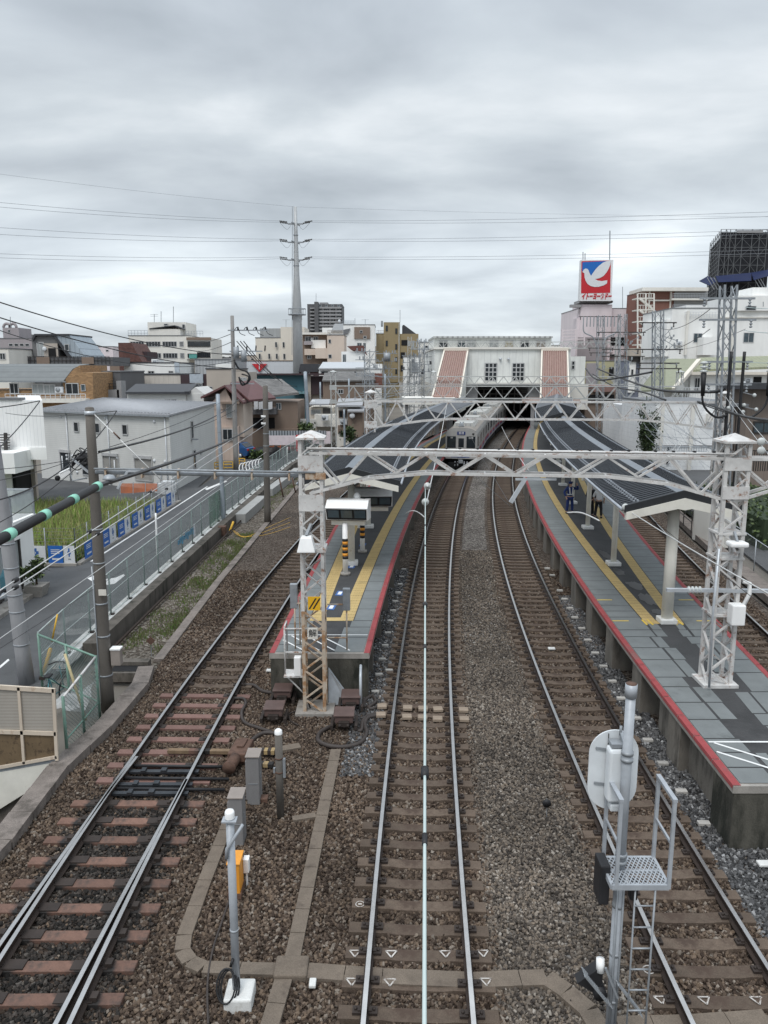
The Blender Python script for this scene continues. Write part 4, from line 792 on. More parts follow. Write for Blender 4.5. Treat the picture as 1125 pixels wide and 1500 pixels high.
# ------------------------------------------------------------------ concrete cable troughs let into the ballast
tr_m = mat('trough_concrete', (.155, .125, .098), .9, var=.2, scale=3, bump=.25, bscale=60, dirt=(.095, .075, .06), dirt_amt=.5, dirt_scale=1.5, fine=.2)
def trough(pxs, w, lab, seg=.55, z=-.175, grp='concrete cable troughs'):
    P = [G(x, y, z) for x, y in pxs]; t = thing('cable_trough', lab, 'cable trough', P[0], grp); mb = MB(tr_m)
    for a, b in zip(P, P[1:]):
        L_ = (b - a).length; n = max(1, round(L_ / seg)); d = (b - a).normalized()
        for k in range(n): p = a + d * (L_ * k / n + .006); q = a + d * (L_ * (k + 1) / n - .006); mb.bar(p - Vector((0, 0, .05 + .006 * random.random())), q - Vector((0, 0, .05)), w, .13)
    obj('trough_covers', mb, t)
trough([(492, 1098), (428, 1405)], .24, 'long narrow concrete trough running from the bond boxes toward the camera'); trough([(416, 1432), (392, 1512)], .26, 'short concrete trough continuing below the crossing junction')
trough([(338, 1195), (300, 1290), (270, 1370), (267, 1392), (278, 1408), (298, 1417), (405, 1420)], .24, 'concrete trough curving round from the cabinets past the galvanised post')
trough([(450, 1422), (560, 1430), (690, 1436), (762, 1433), (800, 1432), (830, 1452), (862, 1480), (880, 1510)], .30, 'concrete trough crossing under the middle track and bending by the signal post')
trough([(905, 1502), (1010, 1500), (1125, 1492)], .3, 'concrete trough crossing under the right track at the picture edge')
mb = MB(tr_m); c = G(427, 1417, -.15); mb.rbox((c.x, c.y, -.19), (.5, .42, .16), .03); obj('trough_junction', mb, None, 'raised concrete junction slab where the cable troughs cross', 'trough junction')
trough([(440, 1092), (405, 1098)], .24, 'short concrete trough stub beside the white-capped rusted post'); trough([(428, 1199), (463, 1194)], .16, 'thin stray concrete strip on the ballast right of the white-capped post')
# ------------------------------------------------------------------ small blocks and markers
bl_m = mat('pale_marker_block', (.40, .385, .36), .85, var=.15, rnd=.15)
proto = None
def block(p, s, m, lab, grp, rz=0.):
    global proto
    mb = MB(m); mb.rbox((0, 0, 0), s, .012, n=1); return obj('marker_block', mb, None, lab, 'block', grp, loc=p, local=True) if False else _blk(mb, p, lab, grp, rz)
def _blk(mb, p, lab, grp, rz, name='marker_block'):
    me_o = obj(name, mb, None, lab, 'block', grp); me_o.location = p; me_o.rotation_euler.z = rz; return me_o
first = None
def repeat_block(pxs, s, m, lab, grp, z=-.17):
    mb = MB(m); mb.rbox((0, 0, 0), s, .01, n=1); o = None
    for px, py in pxs:
        p = G(px, py, z)
        if o is None: o = _blk(mb, p, lab, grp, 0); c = o
        else: c = o.copy(); COL.objects.link(c)
        c.location = p; c.rotation_euler.z = random.uniform(-.08, .08)
repeat_block([(591.6, 834), (588.6, 845), (586, 856), (583, 868), (579, 881), (575.5, 894.5), (571.6, 909.5), (568, 927), (564, 945.6), (559.7, 965.5), (555, 988), (549.7, 1013), (570, 982)], (.22, .12, .07), bl_m, 'small pale concrete block on the gravel between the left platform and the middle track', 'pale blocks beside the left platform')
repeat_block([(801.6, 832.7), (809, 842.6), (820, 865), (827, 877.5), (835, 891), (842, 904.6), (852, 920.6), (861, 937.7), (871.8, 956.6), (884, 976), (897, 998), (910, 1023), (932, 1052), (949, 1084), (971, 1118), (998, 1159), (1031, 1206)], (.24, .13, .07), bl_m, 'small pale concrete block on the gravel between the right track and the right platform', 'pale blocks beside the right platform')
tan = mat('tan_block', (.27, .215, .165), .85, var=.15, rnd=.1, fine=.1)
repeat_block([(559.6, 1034.5), (558, 1047), (597, 1037), (596, 1050), (619.6, 1038), (619, 1051), (641.5, 1039), (641, 1053), (679, 1040), (680, 1053.5)], (.25, .22, .08), tan, 'square tan block on the sleepers across the middle track', 'tan blocks across the middle track', -.13)
c = G(801, 1197, -.2); t = thing('marker_disc', 'round black marker disc on a thin stake in the grey gravel', 'marker', c); mb = MB(black); q = D(801, 1177, c.y); mb.tube([q + Vector((0, -.02, 0)), q + Vector((0, .02, .005))], .085, 18); obj('disc', mb, t); mb = MB(galv_d); mb.tube([c, q + Vector((0, .03, .1))], .006, 5); obj('stake', mb, t)
c = G(222, 962, -.1); t = thing('diamond_marker', 'small dark red diamond marker on a stake at the kerb corner', 'marker', c); q = D(222, 956, c.y); mb = MB(rust); mb.box((c.x, c.y, .42), (.2, .02, .2), ry=R(45)); obj('plate', mb, t); mb = MB(galv_d); mb.tube([c, (c.x, c.y + .02, .4)], .012, 5); obj('stake', mb, t)
# painted triangles and roundels on the sleepers
wp = mat('worn_sleeper_paint', (.50, .47, .44), .8, var=.2, dirt=(.16, .12, .095), dirt_amt=.62, dirt_scale=14); mb = MB(wp); mb2 = MB(wp)
def tri(mb, x, y, z, s=.085):
    P = [Vector((x - s, y + s * .8, z)), Vector((x + s, y + s * .8, z)), Vector((x, y - s * .8, z))]
    for a, b in ((0, 1), (1, 2), (2, 0)): mb.bar(P[a], P[b], .022, .003)
zt = -.155
def near(f, y0, sp, y): return y0 + round((y - y0) / sp) * sp
for yy_ in (9.45, 10.0):
    y = near(cM, 6.62, .565, G(600, 1400 if yy_ > 9.6 else 1450, -.17).y)
    for dx in (-.98, -.42, .42, 1.0): tri(mb, cM(y) + dx, y, zt - (.008 if abs(dx) < .5 else 0))
y = near(cM, 6.62, .565, G(520, 1317, -.17).y); mb.tube([(cM(y) - .99 + .07 * math.cos(a), y + .07 * math.sin(a), zt) for a in np.linspace(0, 6.3, 18)], .008, 4); mb.box((cM(y) - .99, y, zt), (.06, .03, .003)); obj('painted_mark', mb, tM)
y = near(cR, 6.8, .575, G(1000, 1462, -.17).y)
for dx in (-.98, -.35, .4, 1.0): tri(mb2, cR(y) + dx, y, zt - (.008 if abs(dx) < .5 else 0))
y = near(cR, 6.8, .575, G(938, 1412, -.17).y); mb2.tube([(cR(y) - .97 + .08 * math.cos(a), y + .08 * math.sin(a), zt) for a in np.linspace(0, 6.3, 18)], .01, 4); mb2.box((cR(y) - .97, y, zt), (.07, .04, .003)); obj('painted_mark', mb2, tR)
for px, py, w_, lab in ((808, 950, .22, 'small white plate lying between the rails of the right track'), (1122, 1265, .3, 'white slab at the foot of the right platform end wall'), (397, 982, .28, 'white slab on the slate gravel beside the left track'), (458, 1440, .1, 'little white peg beside the trough junction')):
    mb = MB(concrete_w); c = G(px, py, -.15); mb.rbox(c, (w_, .16, .05), .008, n=1); obj('white_plate', mb, None, lab, 'plate')
# ------------------------------------------------------------------ street, kerbs and fences on the left
def fk(y): return float(np.interp(y, [14, 20, 24, 43, 70, 90, 120], [-9.3, -9.15, -9.05, -8.85, -8.2, -6.4, -.5]))
yy = yrange(8, 130, 3.0)
mb = MB(asphalt); mb.sheet([(-15.2 if y > 34 else -60, y, -.31) for y in yrange(12, 34.9, 2.0)], [(fk(y) - .7 if y > 17 else -11, y, -.31) for y in yrange(12, 34.9, 2.0)], True)
mb.sheet([(fk(y) - 5.9 - max(0, y - 62) * .09, y, -.31) for y in yrange(34.9, 128, 3.0)], [(fk(y) - .7, y, -.31) for y in yrange(34.9, 128, 3.0)], True); obj('street', mb, kind='structure')
mb = MB(concrete_d)
for a in np.arange(23.2, 92, 1.2): mb.bar((fk(a) - .16, a + .02, -.05), (fk(a + 1.2) - .16, a + 1.2, -.05), .42, .62)
obj('retaining_kerb', mb, None, 'dark weathered retaining kerb between the street fence and the weedy verge', 'retaining wall')
mb = MB(mat('white_washed_concrete', (.60, .60, .58), .85, var=.15, dirt=(.35, .33, .3), dirt_amt=.5, dirt_scale=.8)); r = random.Random(3)
for a in np.arange(22, 88, .7): mb.prism([(fk(a) - .82, a, -.1), (fk(a) - .40 + r.uniform(-.05, .04), a, -.1), (fk(a + .7) - .40 + r.uniform(-.05, .04), a + .7, -.1), (fk(a + .7) - .82, a + .7, -.1)], 0, (0, 0, .27 + r.uniform(-.012, .012)))
obj('fence_footing', mb, None, 'whitewashed concrete footing strip along the foot of the street fence', 'fence footing')
mb = MB(rail_side); mb.tube([(fk(a) + .33, a, -.12) for a in yrange(24, 56, 2)], .05, 6); obj('old_rail', mb, None, 'old rail lying along the foot of the dark retaining kerb', 'rail')
# low kerb of concrete blocks beside the left track, turning at the marker stake
kerb_m = mat('kerb_block', (.19, .163, .145), .9, var=.25, scale=2.5, bump=.4, bscale=45, dirt=(.10, .086, .075), dirt_amt=.55, fine=.3)
kp = [(-140, 1372), (0, 1228), (85, 1120), (150, 1062), (205, 1000), (214, 975)]
P = [G(x, y, .0) for x, y in kp]; mb = MB(kerb_m); P.insert(0, Vector((P[0].x + .1, 6, 0)))
for a, b in zip(P, P[1:]):
    L_ = (b - a).length; n = max(1, round(L_ / .9)); d = (b - a) / L_
    for k in range(n): mb.bar(a + d * (L_ * k / n) - Vector((0, 0, .2 + .02 * r.random())), a + d * (L_ * (k + 1) / n - .03) - Vector((0, 0, .2)), .46, .4)
obj('kerb', mb, None, 'low wall of rough concrete blocks curving beside the left track in the foreground', 'low wall')
mb = MB(kerb_m)
for a in np.arange(23.0, 66, 1.5): mb.bar((edgeL(a) - .12, a, -.24), (edgeL(a + 1.48) - .12, a + 1.48, -.24), .3, .14)
obj('verge_kerb', mb, None, 'thin concrete edging between the weedy verge and the left track ballast', 'edging')
# weeds
gm1 = mat('weed_green', (.10, .17, .035), .8, var=.35, scale=1.5); gm2 = mat('tall_grass_green', (.24, .40, .06), .8, var=.35, scale=.7, dirt=(.22, .32, .07), dirt_amt=.3, dirt_scale=2); gm3 = mat('dry_grass', (.30, .30, .12), .85, var=.3)
def blades(name, P, h, w, ms, lean=.35):
    n = len(P); a = rng.uniform(0, 6.28, n); hh = rng.uniform(h[0], h[1], n); ln = rng.uniform(0, lean, n) * hh; la = rng.uniform(0, 6.28, n)
    dx, dy = np.cos(a) * w / 2, np.sin(a) * w / 2; mx, my = np.cos(la) * ln, np.sin(la) * ln
    V = np.zeros((n, 5, 3)); V[:, 0] = P + np.stack([dx, dy, 0 * dx], 1); V[:, 1] = P - np.stack([dx, dy, 0 * dx], 1); V[:, 2] = P + np.stack([-dx * .7 + mx * .4, -dy * .7 + my * .4, hh * .6], 1); V[:, 3] = P + np.stack([dx * .7 + mx * .4, dy * .7 + my * .4, hh * .6], 1); V[:, 4] = P + np.stack([mx, my, hh], 1)
    mb = MB(); [mb.use(m) for m in ms]; mb.v = V.reshape(-1, 3).tolist(); i = np.arange(n) * 5
    F1 = np.stack([i, i + 1, i + 2, i + 3], 1).tolist(); F2 = np.stack([i + 3, i + 2, i + 4], 1).tolist(); mi = rng.integers(0, len(ms), n).tolist()
    mb.f = F1 + F2; mb.fm = mi + mi; mb.sm = [False] * (2 * n); return obj(name, mb, None, kind='stuff', fix=False)
def clumps(n, fx0, fx1, y0, y1, k, sp, z):
    out = []
    for _ in range(n):
        y = rng.uniform(y0, y1); x = rng.uniform(fx0(y), fx1(y)); m = int(k * rng.uniform(.3, 1.6)); q = np.zeros((m, 3)); q[:, 0] = x + rng.normal(0, sp, m); q[:, 1] = y + rng.normal(0, sp * 1.8, m); q[:, 2] = z; out.append(q)
    return np.concatenate(out)
blades('weeds', np.concatenate([clumps(80, lambda y: edgeL(y) - 1.5, lambda y: edgeL(y) - .3, 23, 42, 60, .16, -.27), clumps(30, lambda y: edgeL(y) - .6, lambda y: edgeL(y) - .25, 24, 42, 60, .12, -.27), clumps(40, lambda y: edgeL(y) - 1.7, lambda y: edgeL(y) - .2, 50, 84, 130, .3, -.27)]), (.03, .13), .035, [gm1, gm1, gm1, mat('weed_dull', (.13, .14, .06), .8, var=.3)])
# the vacant lot
gx = lambda n, x0, x1, y0, y1: np.stack([rng.uniform(x0, x1, n), rng.uniform(y0, y1, n), np.full(n, -.32)], 1)
pg = gx(26000, -27, -14.6, 36.0, 49.5); pg = pg[(pg[:, 1] > 37.2) | (rng.random(len(pg)) < .35)]
blades('tall_grass', pg, (.5, 1.15), .05, [gm2, gm2, gm2, gm2, gm1, gm3], .45)
blades('short_grass', gx(5000, -22, -14.6, 35.6, 38.0), (.15, .45), .05, [gm3, gm2, gm1], .6)
mb = MB(mat('lot_soil', (.10, .10, .055), .95, var=.3, scale=1.5, bump=.3)); mb.quad((-60, 35.2, -.33), (-14.4, 35.2, -.33), (-14.4, 49.8, -.33), (-60, 49.8, -.33)); mb.use(weed_ground); mb.quad((-60, 49.8, -.326), (-14.2, 49.8, -.326), (-14.0, 53.5, -.326), (-60, 53.5, -.326)); mb.use(asphalt); mb.quad((-60, 53.5, -.33), (-14.0, 53.5, -.33), (-15.0, 68, -.33), (-60, 68, -.33)); obj('lot_ground', mb, kind='structure')
bw_ = mat('banner_white', (.62, .64, .66), .55, var=.08); bb = mat('banner_blue', (.02, .12, .42), .5, var=.08); bb2 = mat('motif_blue', (.04, .13, .36), .5)
net_m = mat('thin_fence_wire', (.16, .16, .14), .6, .2)
lf = thing('lot_fence', 'low wire fence round the grassy lot', 'fence', (-14.4, 35.4, -.3)); 
cs = [Vector((-17.2, 35.45, 0)), Vector((-14.35, 35.3, 0)), Vector((-14.25, 53.2, 0))]
mb = MB(net_m); mp_ = MB(galv_d)
for a, b in zip(cs, cs[1:]):
    L_ = (b - a).length; d = (b - a) / L_; n = int(L_ / 1.55) + 1
    for k in range(n + 1): q = a + d * L_ * k / n; mp_.tube([q + Vector((0, 0, -.35)), q + Vector((0, 0, 1.45))], .028, 6)
    for z in np.arange(.0, 1.45, .16): mb.tube([a + Vector((0, 0, z)), b + Vector((0, 0, z))], .008, 4, False)
    for k in range(int(L_ / .22)): q = a + d * (.22 * k); mb.tube([q + Vector((0, 0, .0)), q + Vector((0, 0, 1.42))], .005, 3, False)
obj('wire_mesh', mb, lf); obj('fence_posts', mp_, lf)
kb = MB(concrete); kb.bar((-14.28, 35.3, -.27), (-14.12, 53, -.27), .25, .14); kb.bar((-17.2, 35.38, -.27), (-14.3, 35.2, -.27), .2, .14); obj('lot_kerb', kb, None, 'low concrete kerb along the foot of the banner fence', 'kerb')
def banner(p, q, z0, z1, blue, nrm):
    m = bb if blue else bw_; mb = MB(m); p = Vector(p); q = Vector(q); d = (q - p).normalized(); n = Vector(nrm); up = Vector((0, 0, 1)); w = (q - p).length; h = z1 - z0; a = p + up * z0
    mb.prism([a, a + d * w, a + d * w + up * h, a + up * h], 0, n * .012)
    f = lambda u, v, o=.016: a + d * w * u + up * h * v + n * o
    def pat(u0, v0, u1, v1): mb.quad(f(u0, v0), f(u1, v0), f(u1, v1), f(u0, v1))
    if blue:
        mb.use(bw_); [pat(.2, v, u, v + .045) for v, u in ((.75, .8), (.65, .72), (.55, .78))]; pat(.25, .2, .78, .3)
    else:
        mb.use(bb2); pat(.44, .38, .56, .56); pat(.36, .52, .48, .70); pat(.52, .52, .66, .70); pat(.43, .66, .57, .86); mb.use(galv_d); pat(.38, .2, .62, .27)
    return mb
nm = {True: 'blue', False: 'white'}
fr_ = [(-17.0, -16.75, True), (-16.7, -15.75, False), (-15.65, -14.95, True), (-14.93, -14.4, False)]
for (x0, x1, bl), lb in zip(fr_, ('sliver of blue banner at the house end of the short front fence of the lot', 'white banner with a blue motif on the front fence, next to the white house', 'blue banner with white lines on the short front fence of the lot', 'white banner with blue motif at the corner of the lot fence')):
    obj('banner', banner((x0, 35.32, 0), (x1, 35.28, 0), -.22, .62, bl, (0, -1, 0)), None, lb, 'banner', 'banners on the lot fence')
y = 36.0; k = 0; ords = ['first', 'second', 'third', 'fourth', 'fifth', 'sixth', 'seventh', 'eighth', 'ninth', 'tenth']; cnt = {True: 0, False: 0}
while y < 52.4:
    bl = k % 2 == 0; w_ = 1.05 if bl else .95
    obj('banner', banner((-14.22, y + w_, 0), (-14.22, y, 0), -.22, .62, bl, (1, 0, 0)) if False else banner((-14.22, y, 0), (-14.22, y + w_, 0), -.22, .62, bl, (1, 0, 0)), None, f'{ords[cnt[bl]]} {nm[bl]} banner along the street side of the lot fence, counted from the corner', 'banner', 'banners on the lot fence'); cnt[bl] += 1
    y += w_ + (.02 if bl else .35); k += 1
# stop marking and manhole ring on the street
mb = MB(wl); Z = -.304
def quadpx(*p): mb.quad(*[G(x, y, Z) for x, y in p])
quadpx((128, 847), (138, 843), (145, 846), (134, 851)); quadpx((155, 848), (170, 846), (181, 841), (183, 843), (168, 855), (155, 857)); quadpx((0, 975), (12, 965), (14, 967), (0, 979))
for yv in (62.5, 66): quadpx(*[( (G(0,0).x),0)] if False else [(300, 716), (330, 704), (333, 705), (303, 718)]) if yv < 63 else None
mb.quad((fk(40) - .95, 36, Z), (fk(40) - .83, 36, Z), (fk(58) - .83, 58, Z), (fk(58) - .95, 58, Z)); mb.quad((-14.0, 36, Z), (-13.88, 36, Z), (-13.7, 60, Z), (-13.82, 60, Z)); obj('street_marking', mb, kind='structure')
mb = MB(mat('worn_manhole', (.15, .15, .15), .9, var=.3)); c = G(118, 913, Z); mb.add([(c.x + .95 * math.cos(a), c.y + 1.3 * math.sin(a), Z) for a in np.linspace(0, 6.28, 20)[:-1]], [tuple(range(19))]); mb.use(asphalt); mb.add([(c.x + .5 * math.cos(a), c.y + .6 * math.sin(a), Z + .003) for a in np.linspace(0, 6.28, 20)[:-1]], [tuple(range(19))]); obj('manhole_ring', mb, None, 'pale worn circle on the street behind the fence near the tall pole', 'manhole')
# street fence
fm = net_mat('street_fence_net', (.30, .345, .335), .44, .12); fpost = mat('fence_post_green_grey', (.20, .25, .235), .55, .1, var=.2)
sf = thing('street_fence', 'long pale green mesh fence between the street and the railway', 'fence', (fk(22) - .62, 20.7, -.1)); T = lambda y: float(np.interp(y, [20.7, 28, 40], [1.5, 1.75, 1.9]))
ff = lambda y: fk(y) - .62 + (.12 if y < 22 else 0)
yy = yrange(20.7, 88, 1.9); mb = MB(fm); mb.sheet([(ff(y), y, .12) for y in yy], [(ff(y), y, T(y)) for y in yy]); obj('mesh_panel', mb, sf)
mb = MB(net_mat('green_debris_net', (.13, .25, .18), .55)); mb.quad((ff(41.5) + .02, 41.5, .15), (ff(45.5) + .02, 45.5, .15), (ff(45.5) + .02, 45.5, 1.85), (ff(41.5) + .02, 41.5, 1.85)); obj('mesh_panel', mb, sf, label='darker green mesh panel')
for y in yy:
    mb = MB(fpost); mb.tube([(ff(y), y, -.15), (ff(y), y, T(y) + .02)], .03, 6); mb.use(clip); mb.box((ff(y) + .03, y, .17), (.16, .16, .09)); obj('fence_post', mb, sf)
mb = MB(mat('pale_fence_rail', (.45, .50, .48), .5, .2))
for z in (1, .55, .12): mb.tube([(ff(y), y, z * T(y)) for y in yy], .02 if z == 1 else .013, 5)
obj('fence_rail', mb, sf)
mb = MB(mat('pale_blue_lettering', (.10, .28, .42), .6)); a = Vector((ff(37.0) + .025, 35.2, .80))
for k in range(9): mb.box(a + Vector((.0, .34 * k, .12 * math.sin(k * 2.1) * .3)), (.012, .22, .2 + .08 * (k % 3))); mb.box(a + Vector((0, .34 * k + .1, .05)), (.012, .2, .05))
o = obj('fence_plaque', mb, None, 'pale blue sign strip fixed along the street fence', 'sign')
mb = MB(bw_); mb.box((ff(38.2) + .02, 38.2, .75), (.015, .28, .55)); obj('fence_notice', mb, None, 'narrow white notice on the street fence beside the blue sign strip', 'notice')
# green chain-link enclosure at the near end of the fence
gl = mat('green_fence_paint', (.16, .27, .22), .5, .1, var=.25, dirt=(.3, .33, .28), dirt_amt=.3, dirt_scale=6); wirem = mat('chain_link_wire', (.20, .25, .24), .5, .3)
ce = thing('chain_link_enclosure', 'green chain-link fence with pale rails beside the bicycle and the tall concrete pole', 'fence', (-8.5, 18, -.3))
p1 = Vector((ff(20.7), 20.7, 0)); q = D(140, 962, 19.0); p2 = Vector((q.x, 19.0, 0)); ztop = q.z; p3 = Vector((D(92, 1022, 16.9).x, 16.9, 0)); z3 = D(92, 1022, 16.9).z
def chain(a, b, za, zb, z0):
    mb = MB(wirem); L_ = (b - a).length; d = (b - a) / L_; H = za - z0
    for sg in (1, -1):
        for k in range(-int(H / .11), int(L_ / .11) + 1):
            u0 = k * .11; u1 = u0 + H; z_0, z_1 = z0, za
            if u0 < 0: z_0 = z0 - u0; u0 = 0
            if u1 > L_: z_1 = za - (u1 - L_); u1 = L_
            if u1 - u0 < .02: continue
            zz0, zz1 = (z_0, z_1) if sg > 0 else (za + z0 - z_0, za + z0 - z_1)
            f_ = lambda u, z: a + d * u + Vector((0, 0, z + (zb - za) * u / L_))
            mb.tube([f_(u0, zz0), f_(u1, zz1)], .005, 3, False)
    obj('chain_link', mb, ce)
chain(p1, p2, ztop, ztop, -.35); chain(p2, p3, ztop, z3, -.35)
mb = MB(gl)
for p, zt_ in ((p1, ztop), (p2, ztop), (p3, z3), ((p1 + p2) / 2, ztop), ((p2 + p3) / 2, (ztop + z3) / 2)): mb.tube([p + Vector((0, 0, -.4)), p + Vector((0, 0, zt_ + .03))], .038, 8)
mb.tube([p1 + Vector((0, 0, ztop)), p2 + Vector((0, 0, ztop))], .03, 8); mb.tube([p1 + Vector((0, 0, .2)), p2 + Vector((0, 0, .2))], .02, 6); mb.tube([p2 + Vector((0, 0, .2)), p3 + Vector((0, 0, .2))], .02, 6); mb.use(steel_white); mb.tube([p2 + Vector((0, 0, ztop)), p3 + Vector((0, 0, z3))], .03, 8); obj('frame', mb, ce)
# beige metal stair parapet at the left edge
t = thing('stair_parapet', 'beige rust-streaked metal parapet with slatted panels at the left edge', 'parapet', (-8, 16.3, -.3)); YP = 16.3
bei = mat('beige_steel', (.56, .48, .39), .5, var=.1, dirt=(.28, .14, .06), dirt_amt=.42, dirt_scale=3, streak=.4); slat = lines_mat('beige_slats', (.40, .37, .33), (.22, .20, .17), .035, .35, 2); brown_p = mat('brown_mottled_panel', (.15, .105, .06), .7, var=.3, dirt=(.06, .04, .025), dirt_amt=.6, dirt_scale=5)
f = lambda x, y, o=0: D(x, y, YP) + Vector((0, o, 0))
mb = MB(bei)
def fr2(a, b, w): mb.bar(f(*a, -.02), f(*b, -.02), w, .05, up=(0, -1, 0))
fr2((-90, 1000), (80, 1011), .10); fr2((-90, 1068), (83, 1074), .09); fr2((79, 1008), (84, 1113), .07); fr2((28, 1006), (36, 1118), .06); fr2((-90, 1140), (84, 1108), .07); fr2((-34, 1004), (-30, 1130), .06); obj('frame', mb, t)
mb = MB(slat); mb.prism([f(-90, 1004), f(80, 1012), f(82, 1070), f(-90, 1066)], 0, (0, .03, 0)); mb.use(brown_p); mb.prism([f(-90, 1072), f(83, 1076), f(84, 1108), f(-90, 1138)], 0, (0, .03, 0)); obj('infill_panel', mb, t)
mb = MB(cream); mb.prism([f(-90, 1146), f(84, 1116), f(66, 1128), f(40, 1160), f(0, 1185), f(-90, 1215)], 0, (0, .1, 0)); mb.use(galv_d); mb.bar(f(-90, 1143, .02), f(84, 1112, .02), .05, .12); obj('stringer', mb, t)
# poles
def cpole(px, py, Y, top, r0, r1, lab, m=pole_conc, bands=(), cat='utility pole', extra=None, zb=-.4, name='utility_pole'):
    b = D(px, py, Y); tp = D(top[0], top[1], Y + (top[2] if len(top) > 2 else 0)); t = thing(name, lab, cat, (b.x, Y, zb))
    mb = MB(m); n = 8; mb.tube([Vector((b.x, Y, zb)).lerp(tp, k / n) for k in range(n + 1)], r0, 18, True, r1); mb.sphere(tp, r1, 14, 6, (1, 1, .35)); obj('shaft', mb, t)
    mb = MB(galv_d)
    for z in bands: c = Vector((b.x, Y, zb)).lerp(tp, (z - zb) / (tp.z - zb)); mb.tube([c, c + Vector((0, 0, .04))], r0 + (r1 - r0) * (z - zb) / (tp.z - zb) + .012, 18)
    if bands: obj('bands', mb, t)
    return t, b, tp
t, b, tp = cpole(158, 1035, 19.82, (131, 598), .18, .11, 'tall thick weathered concrete pole on the left beside the chain-link enclosure', bands=(.6, 1.7, 2.6, 3.7, 4.6, 5.6))
mb = MB(galv); z = D(131, 608, 19.8).z; mb.tube([(tp.x, 19.82, z), (tp.x, 19.82, z + .1)], .13, 18); obj('clamp', mb, t); mb = MB(sw); c = D(150, 868, 19.6); mb.box(c, (.2, .02, .16)); obj('number_plate', mb, t)
mb = MB(galv_d); mb.tube([D(140, 830, 19.7) + Vector((-.1, 0, 0)), D(157, 1030, 19.7) + Vector((-.15, 0, 0))], .02, 6); obj('conduit', mb, t)
t2 = thing('meter_box', 'small grey box with white lid strapped to the tall concrete pole near its foot', 'box', D(170, 960, 19.75)); c = D(171, 962, 19.8); mb = MB(cab_t); mb.rbox(c, (.26, .22, .44), .02); obj('body', mb, t2); mb = MB(white); mb.rbox(c + Vector((0, 0, .24)), (.28, .25, .05), .01); obj('lid', mb, t2)
mb = MB(dark); c = G(190, 985, -.2); mb.b2((c.x - .5, c.y - .25, -.36), (c.x + .4, c.y + .2, -.06)); mb.use(concrete_d); mb.b2((c.x - .6, c.y + .2, -.36), (c.x + .5, c.y + .5, .05)); mb.b2((c.x - .6, c.y - .5, -.3), (c.x + .5, c.y - .38, -.02)); obj('drain_pit', mb, None, 'open concrete drain pit behind the foot of the tall concrete pole', 'drain')
t, b, tp = cpole(40, 1003, 21.45, (-22, 560, -.5), .22, .15, 'leaning grey utility pole at the left edge standing in the street', mat('grey_pole', (.33, .33, .34), .7, var=.15, streak=.3, dirt=(.17, .17, .18), dirt_amt=.4), bands=(.9, 1.9, 2.4, 3.2, 3.9))
t, b, tp = cpole(392, 766, 45.1, (388.5, 566), .2, .15, 'concrete pole beside the verge at the end of the cable trough boxes', bands=(4.3, 5.0, 6.4))
mb = MB(wl); [mb.tube([(b.x - .02, 45.1, z), (b.x - .02, 45.1, z + .12)], .19, 14) for z in (5.55, 5.95)]; obj('white_bands', mb, t)
t, b, tp = cpole(346, 690, 70, (340, 463), .24, .16, 'tall grey utility pole with transformers among the houses', mat('utility_pole_grey', (.27, .26, .25), .8, var=.15), bands=(3, 5))
mb = MB(galv_d); 
for px, py in ((346, 515), (357, 520)): c = D(px, py, 69.6); mb.tube([c - Vector((0, 0, .6)), c + Vector((0, 0, .4))], .25, 12)
obj('transformer', mb, t)
mb = MB(galv_d); z1 = D(340, 484, 70).z
for z, x0, x1 in ((z1, -.4, 3.2), (z1 - 1.8, -.3, 2.6), (z1 - 4.6, -.3, 1.8)): mb.bar((tp.x + x0, 69.9, z), (tp.x + x1, 69.7, z), .1)
mb.use(black)
for k in range(4): c = Vector((tp.x + .4 + .8 * k, 69.8, z1)); mb.tube(spl([c + Vector((-.2, 0, .0)), c + Vector((0, 0, .25)), c + Vector((.15, 0, .2)), c + Vector((.3, -.1, -.25)), c + Vector((.75, -.1, -.45))], 4), .03, 5); mb.tube([c + Vector((.1, 0, .02)), c + Vector((.1, 0, .3))], .07, 6); mb.tube([c + Vector((0, 0, -1.8)), c + Vector((.05, 0, -1.3))], .06, 5)
mb.tube(spl([D(344, 530, 69.7), D(350, 540, 69.7), D(362, 545, 69.7), D(366, 556, 69.7), D(355, 564, 69.7), D(350, 552, 69.7)], 5), .08, 6); mb.tube(spl([D(352, 556, 69.6), D(360, 562, 69.6), D(364, 552, 69.6), D(354, 548, 69.6)], 5), .06, 6); obj('crossarm', mb, t)
t, b, tp = cpole(328, 772, 44, (319, 578), .13, .11, 'slim bluish steel pole standing at the street fence', mat('bluish_pole', (.30, .34, .38), .5, .2, var=.12), bands=(2.5, 4, 5.2))
t, b, tp = cpole(453, 640, 92, (447, 545), .22, .2, 'bluish steel pole among the low houses beyond the parked car', MATS['bluish_pole'], bands=(4, 5.5))
t, b, tp = cpole(232, 842, 37.0, (228, 752), .05, .045, 'thin white post with a small arm inside the street fence', white)
t, b, tp = cpole(420, 690, 72, (421, 655), .06, .05, 'thin white post beside the black covered scooter', white)
